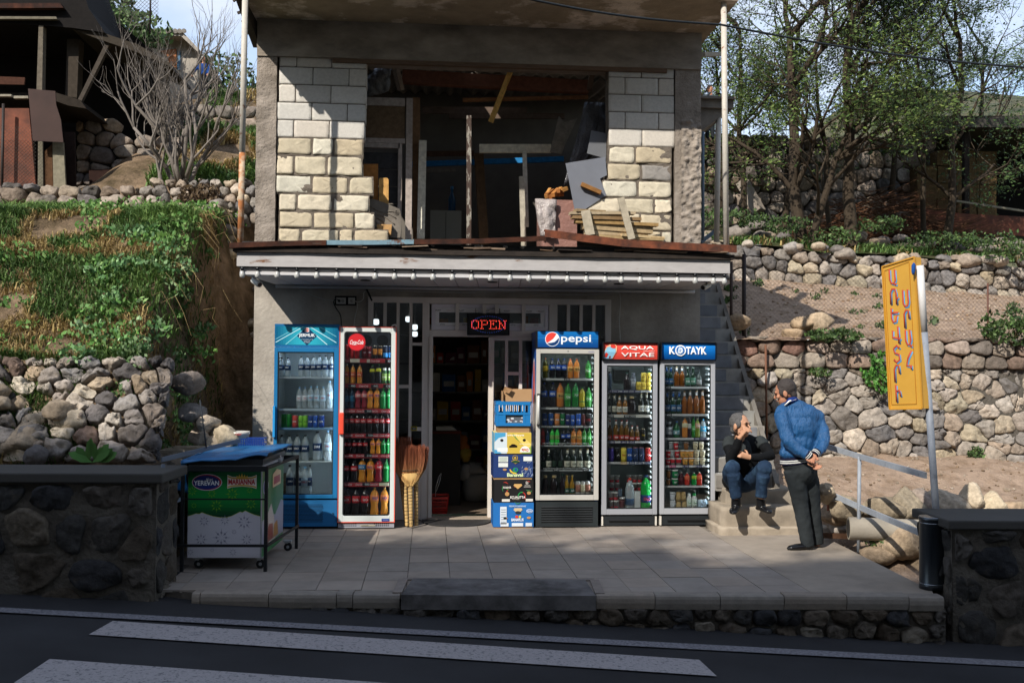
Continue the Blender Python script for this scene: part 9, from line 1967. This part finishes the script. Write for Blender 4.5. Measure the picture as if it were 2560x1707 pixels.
for (x0, y0, pts) in [(405, 497, [(400, 440), (395, 400)]), (445, 480, [(415, 420), (375, 365), (335, 320)]), (448, 475, [(430, 400), (400, 330), (340, 265)]), (452, 470, [(462, 380), (470, 290), (462, 200)]), (460, 465, [(480, 400), (490, 330), (475, 240)]), (470, 475, [(490, 420), (525, 370), (545, 300)]), (446, 478, [(440, 400), (460, 330), (500, 250)]), (455, 470, [(440, 420), (425, 360), (420, 280)])]:
 P_ = [PY(x0, y0, 2.2)]+[PY(x, y, 2.2+rs.uniform(-.35, .35)) for x, y in pts]; br.tube(P_, [lerp(.034, .019, k/(len(P_)-1)) for k in range(len(P_))], 8)
 for c in P_[1:]:
  for _ in range(2): d = (P_[-1]-P_[0]).normalized(); a = rs.uniform(-1.3, 1.3); grow(br, None, c, (d*.5+Vector((math.sin(a)*1.1, rs.uniform(-.5, .5), math.cos(a)*.6))).normalized(), .50, .0165, 3, rs, FIG)
under(r, br.build('branches', mat('pale_bark', None, .85, nscale=20, namt=.2, bscale=40, bstr=.4)))
# ---------------------------------------------------------------- ramshackle shed and house at the left
sh_ = empty('wooden_shed', PY(150, 480, 3.6), 'dark ramshackle wooden shed with balcony and rusty sheets at the upper left', 'shed')
def W3(nm, pts, Y, th, col, m=None): b = MB(); b.col = tuple(q*.6 for q in H(col)); b.prism([PY(x, y, Y) for x, y in pts], (0, th, 0)); under(sh_, b.build(nm, m or m_wood))
W3('back_wall', [(-300, 20), (300, 60), (420, 160), (420, 500), (-300, 500)], 4.9, .1, '#1f1a16'); W3('roof', [(-300, -120), (175, -120), (222, 22), (262, 82), (180, 70), (-300, 34)], 3.2, 1.6, '#231f1d'); W3('roof', [(135, 20), (262, 84), (345, 112), (425, 158), (428, 168), (340, 130), (240, 96), (120, 50)], 3.25, 1.2, '#4a4238')
W3('roof_edge', [(-300, 10), (150, 8), (158, 20), (-300, 22)], 3.1, .1, '#6a3a28', m_rust); W3('roof_edge', [(-300, 40), (140, 42), (142, 48), (-300, 47)], 3.12, .06, '#8a8270'); W3('post', [(97, 50), (108, 50), (105, 228), (91, 228)], 3.2, .12, '#7f7566'); W3('post', [(168, 98), (198, 98), (192, 245), (163, 240)], 3.5, .2, '#4f463c'); W3('brace', [(266, 102), (276, 106), (203, 254), (194, 250)], 3.3, .08, '#5a5148')
W3('balcony_floor', [(-300, 232), (140, 232), (200, 250), (216, 272), (170, 264), (120, 246), (-300, 246)], 3.2, 1.4, '#3a322a'); W3('rail_log', [(-300, 236), (28, 236), (28, 241), (-300, 240)], 3.0, .06, '#b5ab98'); W3('rail_log', [(34, 240), (70, 240), (70, 246), (34, 246)], 3.0, .06, '#b5ab98'); W3('rusty_sheet', [(-300, 180), (62, 194), (60, 212), (-300, 205)], 3.05, .03, '#5a3a2c')
W3('rusty_sheet', [(-300, 270), (72, 271), (92, 500), (-300, 500)], 3.1, .05, '#7a4430', mat('rust_sheet', H('#7c4632'), .85, nscale=2.2, namt=.3, col2=H('#4d3026'))); W3('hanging_sheet', [(70, 222), (138, 228), (140, 262), (152, 300), (158, 356), (82, 352)], 2.9, .02, '#3a2620', mat('dark_rust', H('#3d2a24'), .8, nscale=3, namt=.3))
W3('plank', [(95, 352), (106, 352), (108, 496), (94, 494)], 3.05, .04, '#8d8674'); W3('plank', [(110, 380), (130, 360), (133, 498), (112, 498)], 3.08, .04, '#6a4c34'); W3('plank', [(131, 352), (158, 356), (166, 500), (134, 498)], 3.05, .04, '#a09882'); W3('plank', [(160, 330), (186, 330), (190, 500), (168, 500)], 3.2, .04, '#2e201b'); W3('door_sheet', [(222, 425), (328, 420), (330, 505), (225, 505)], 4.0, .05, '#3a2620'); W3('door_sheet', [(330, 425), (375, 420), (378, 500), (336, 505)], 3.9, .05, '#5c5a56')
b = MB(); p = PY(190, 500, 4.2); rubble(b, p, (1, 0, 0), (0, 0, 1), 1.5, 1.25, .2, palRd, t=.08, gap=.01, keep=lambda u, v: v < 1.25-.25*u); under(sh_, b.build('stone_wall', m_stone)); b = MB(); p = PY(330, 490, 5.4); rubble(b, p, (1, 0, 0), (0, 0, 1), 2.1, 1.5, .2, palRd, t=.08, gap=.01); under(sh_, b.build('stone_wall', m_stone))
fz0 = PY(0, 500, 2.95); meshfence(fz0-Vector((1.5, 0, 0)), PY(88, 500, 2.95), fz0.z, fz0.z, 1.0, 'wire_netting', 'rusty wire netting before the brown sheets at far left', [(1.52, 1.3, '#2a221e', .02)], .05)
p = PY(205, 80, 4.5); q = PY(395, 80, 4.5); meshfence(p, q, p.z, p.z+.1, .5, 'wire_netting', 'loose wire netting standing against the sky above the shed roof', [(q.x-p.x-.12, .8, '#2a221e', .014)], .06, .003)
ho = empty('tile_roof_house', PY(450, 220, 7.8), 'small old house with a reddish tiled roof behind the bare tree', 'house'); b = MB(); b.C('#4a3c30'); pts = [(285, 85), (455, 84), (492, 124), (494, 260), (285, 300)]; b.prism([PY(x, y, 7.8) for x, y in pts], (0, 2.5, 0)); under(ho, b.build('wall', m_plas))
b = MB(); b.C('#7a4a38'); b.prism([PY(x, y, 7.5) for x, y in [(280, 80), (456, 80), (498, 124), (494, 130), (452, 90), (280, 90)]], (0, 3, 0))
for k in range(9): a, c = PY(372+k*11, 78, 7.45), PY(372+k*11, 78, 10); b.C('#8f8064'); b.tube([a, c], .045, 8)
under(ho, b.build('roof', m_plas)); b = MB(); b.C('#a06a48'); b.prism([PY(x, y, 7.75) for x, y in [(400, 128), (440, 122), (442, 170), (425, 165), (418, 140)]], (0, .04, 0)); b.C('#5c7890'); b.box(tuple(PY(443, 175, 7.76)), tuple(PY(452, 130, 7.8))); under(ho, b.build('window', m_wood))
bush('ivy', 310, 80, 6.8, .85, .38, 1500, 'green ivy and shrub growing over the tiled roof', 'ivy', .08); bush('shrub', 300, 30, 6.9, .32, .35, 500, 'slender leafy shrub against the sky above the shed', 'shrub', .07); bush('shrub', 560, 205, 8.4, .9, .55, 900, 'loose green bushes on the skyline left of the pipe post', 'shrub', .09)
bush('thorn_heap', 505, 500, 1.9, .3, .22, 900, 'brown thorny brush heap at the foot of the bare tree', 'brush', .05, ['#5a4a38', '#6a5842', '#3c3026'])
# hay shed at the right, brush pile, far hill
hs = empty('hay_shed', PY(2450, 560, 9), 'dark open shed with corrugated roof and stacked hay at the far right', 'shed')
def W4(nm, pts, Y, th, col, m=None): b = MB(); b.C(col); b.prism([PY(x, y, Y) for x, y in pts], (0, th, 0)); under(hs, b.build(nm, m or m_wood))
W4('back_wall', [(2290, 290), (2900, 290), (2900, 600), (2290, 600)], 11, .1, '#15110e'); W4('roof', [(2390, 300), (2560, 288), (2900, 288), (2900, 322), (2400, 318)], 8.4, 2.8, '#4a4640'); W4('rusty_board', [(2286, 520), (2420, 535), (2700, 548), (2700, 600), (2286, 572)], 8.6, .06, '#6a3526', mat('rust_sheet')); W4('post', [(2412, 318), (2424, 318), (2424, 560), (2412, 560)], 8.7, .12, '#2e2722'); W4('pole', [(2380, 498), (2560, 525), (2560, 530), (2380, 503)], 8.5, .05, '#8a8270')
m_hay = mat('hay', None, .95, nscale=20, namt=.35, bscale=60, bstr=1.0, bdist=.03); b = MB(); b.C('#8a6c34'); p = PY(2290, 520, 9.2); hb = None
for i in range(4):
 for j in range(4-(i == 0)): b = MB(); b.C('#5e4a2a'); b.box((0, 0, 0), (.42, .5, .34), .02); o = b.build('hay_bale', m_hay); o.location = p+Vector((i*.44+.03, 0, j*.35-.15)); tag(o, 'brown hay bale, %s layer, %s column in the shed stack' % (ORD[j], ORD[i]), 'hay bale', 'hay bales stacked in the shed')
b = MB(); rs = random.Random(6)
for k in range(650): x, y = rs.uniform(7.0, 10.6), rs.uniform(7.4, 8.6); z = hR(x, y)+rs.uniform(0, 1.0)*math.sin((x-7)/3.6*math.pi); a = rs.uniform(-.5, .5); L_ = rs.uniform(.4, 1.1); b.col = vary(H('#5a3e2c'), .35); b.tube([(x, y, z), (x+math.cos(a)*L_, y+rs.uniform(-.2, .2), z+math.sin(a)*L_)], [.012, .005], 3, cap=False)
tag(b.build('brush_pile', m_bark), 'brown pile of cut branches behind the tree trunks', 'brush', kind='stuff')
def hf(x, y): return interp([(45, 5), (90, 22), (140, 34)], y)*sstep(8, 75, x-.0*y)*1.25+3+2*fbm(x*.03, y*.03, 0, 4)
field('hills', lsp(0, 200, 50), lsp(45, 150, 40), hf, mat('hill_scrub', H('#3f4630'), .95, nscale=.25, namt=.35, col2=H('#5e563e'), bscale=1.5, bstr=1, bdist=.5))
b = MB(); b.C('#4c4a3a'); b.box((-400, 60, -6), (400, 900, 2)); tag(b.build('ground', m_under), kind='structure')
b = MB(); b.C('#4c4a3a'); b.box((-400, -400, -8), (400, 59, -2.3)); tag(b.build('ground', m_under), kind='structure')
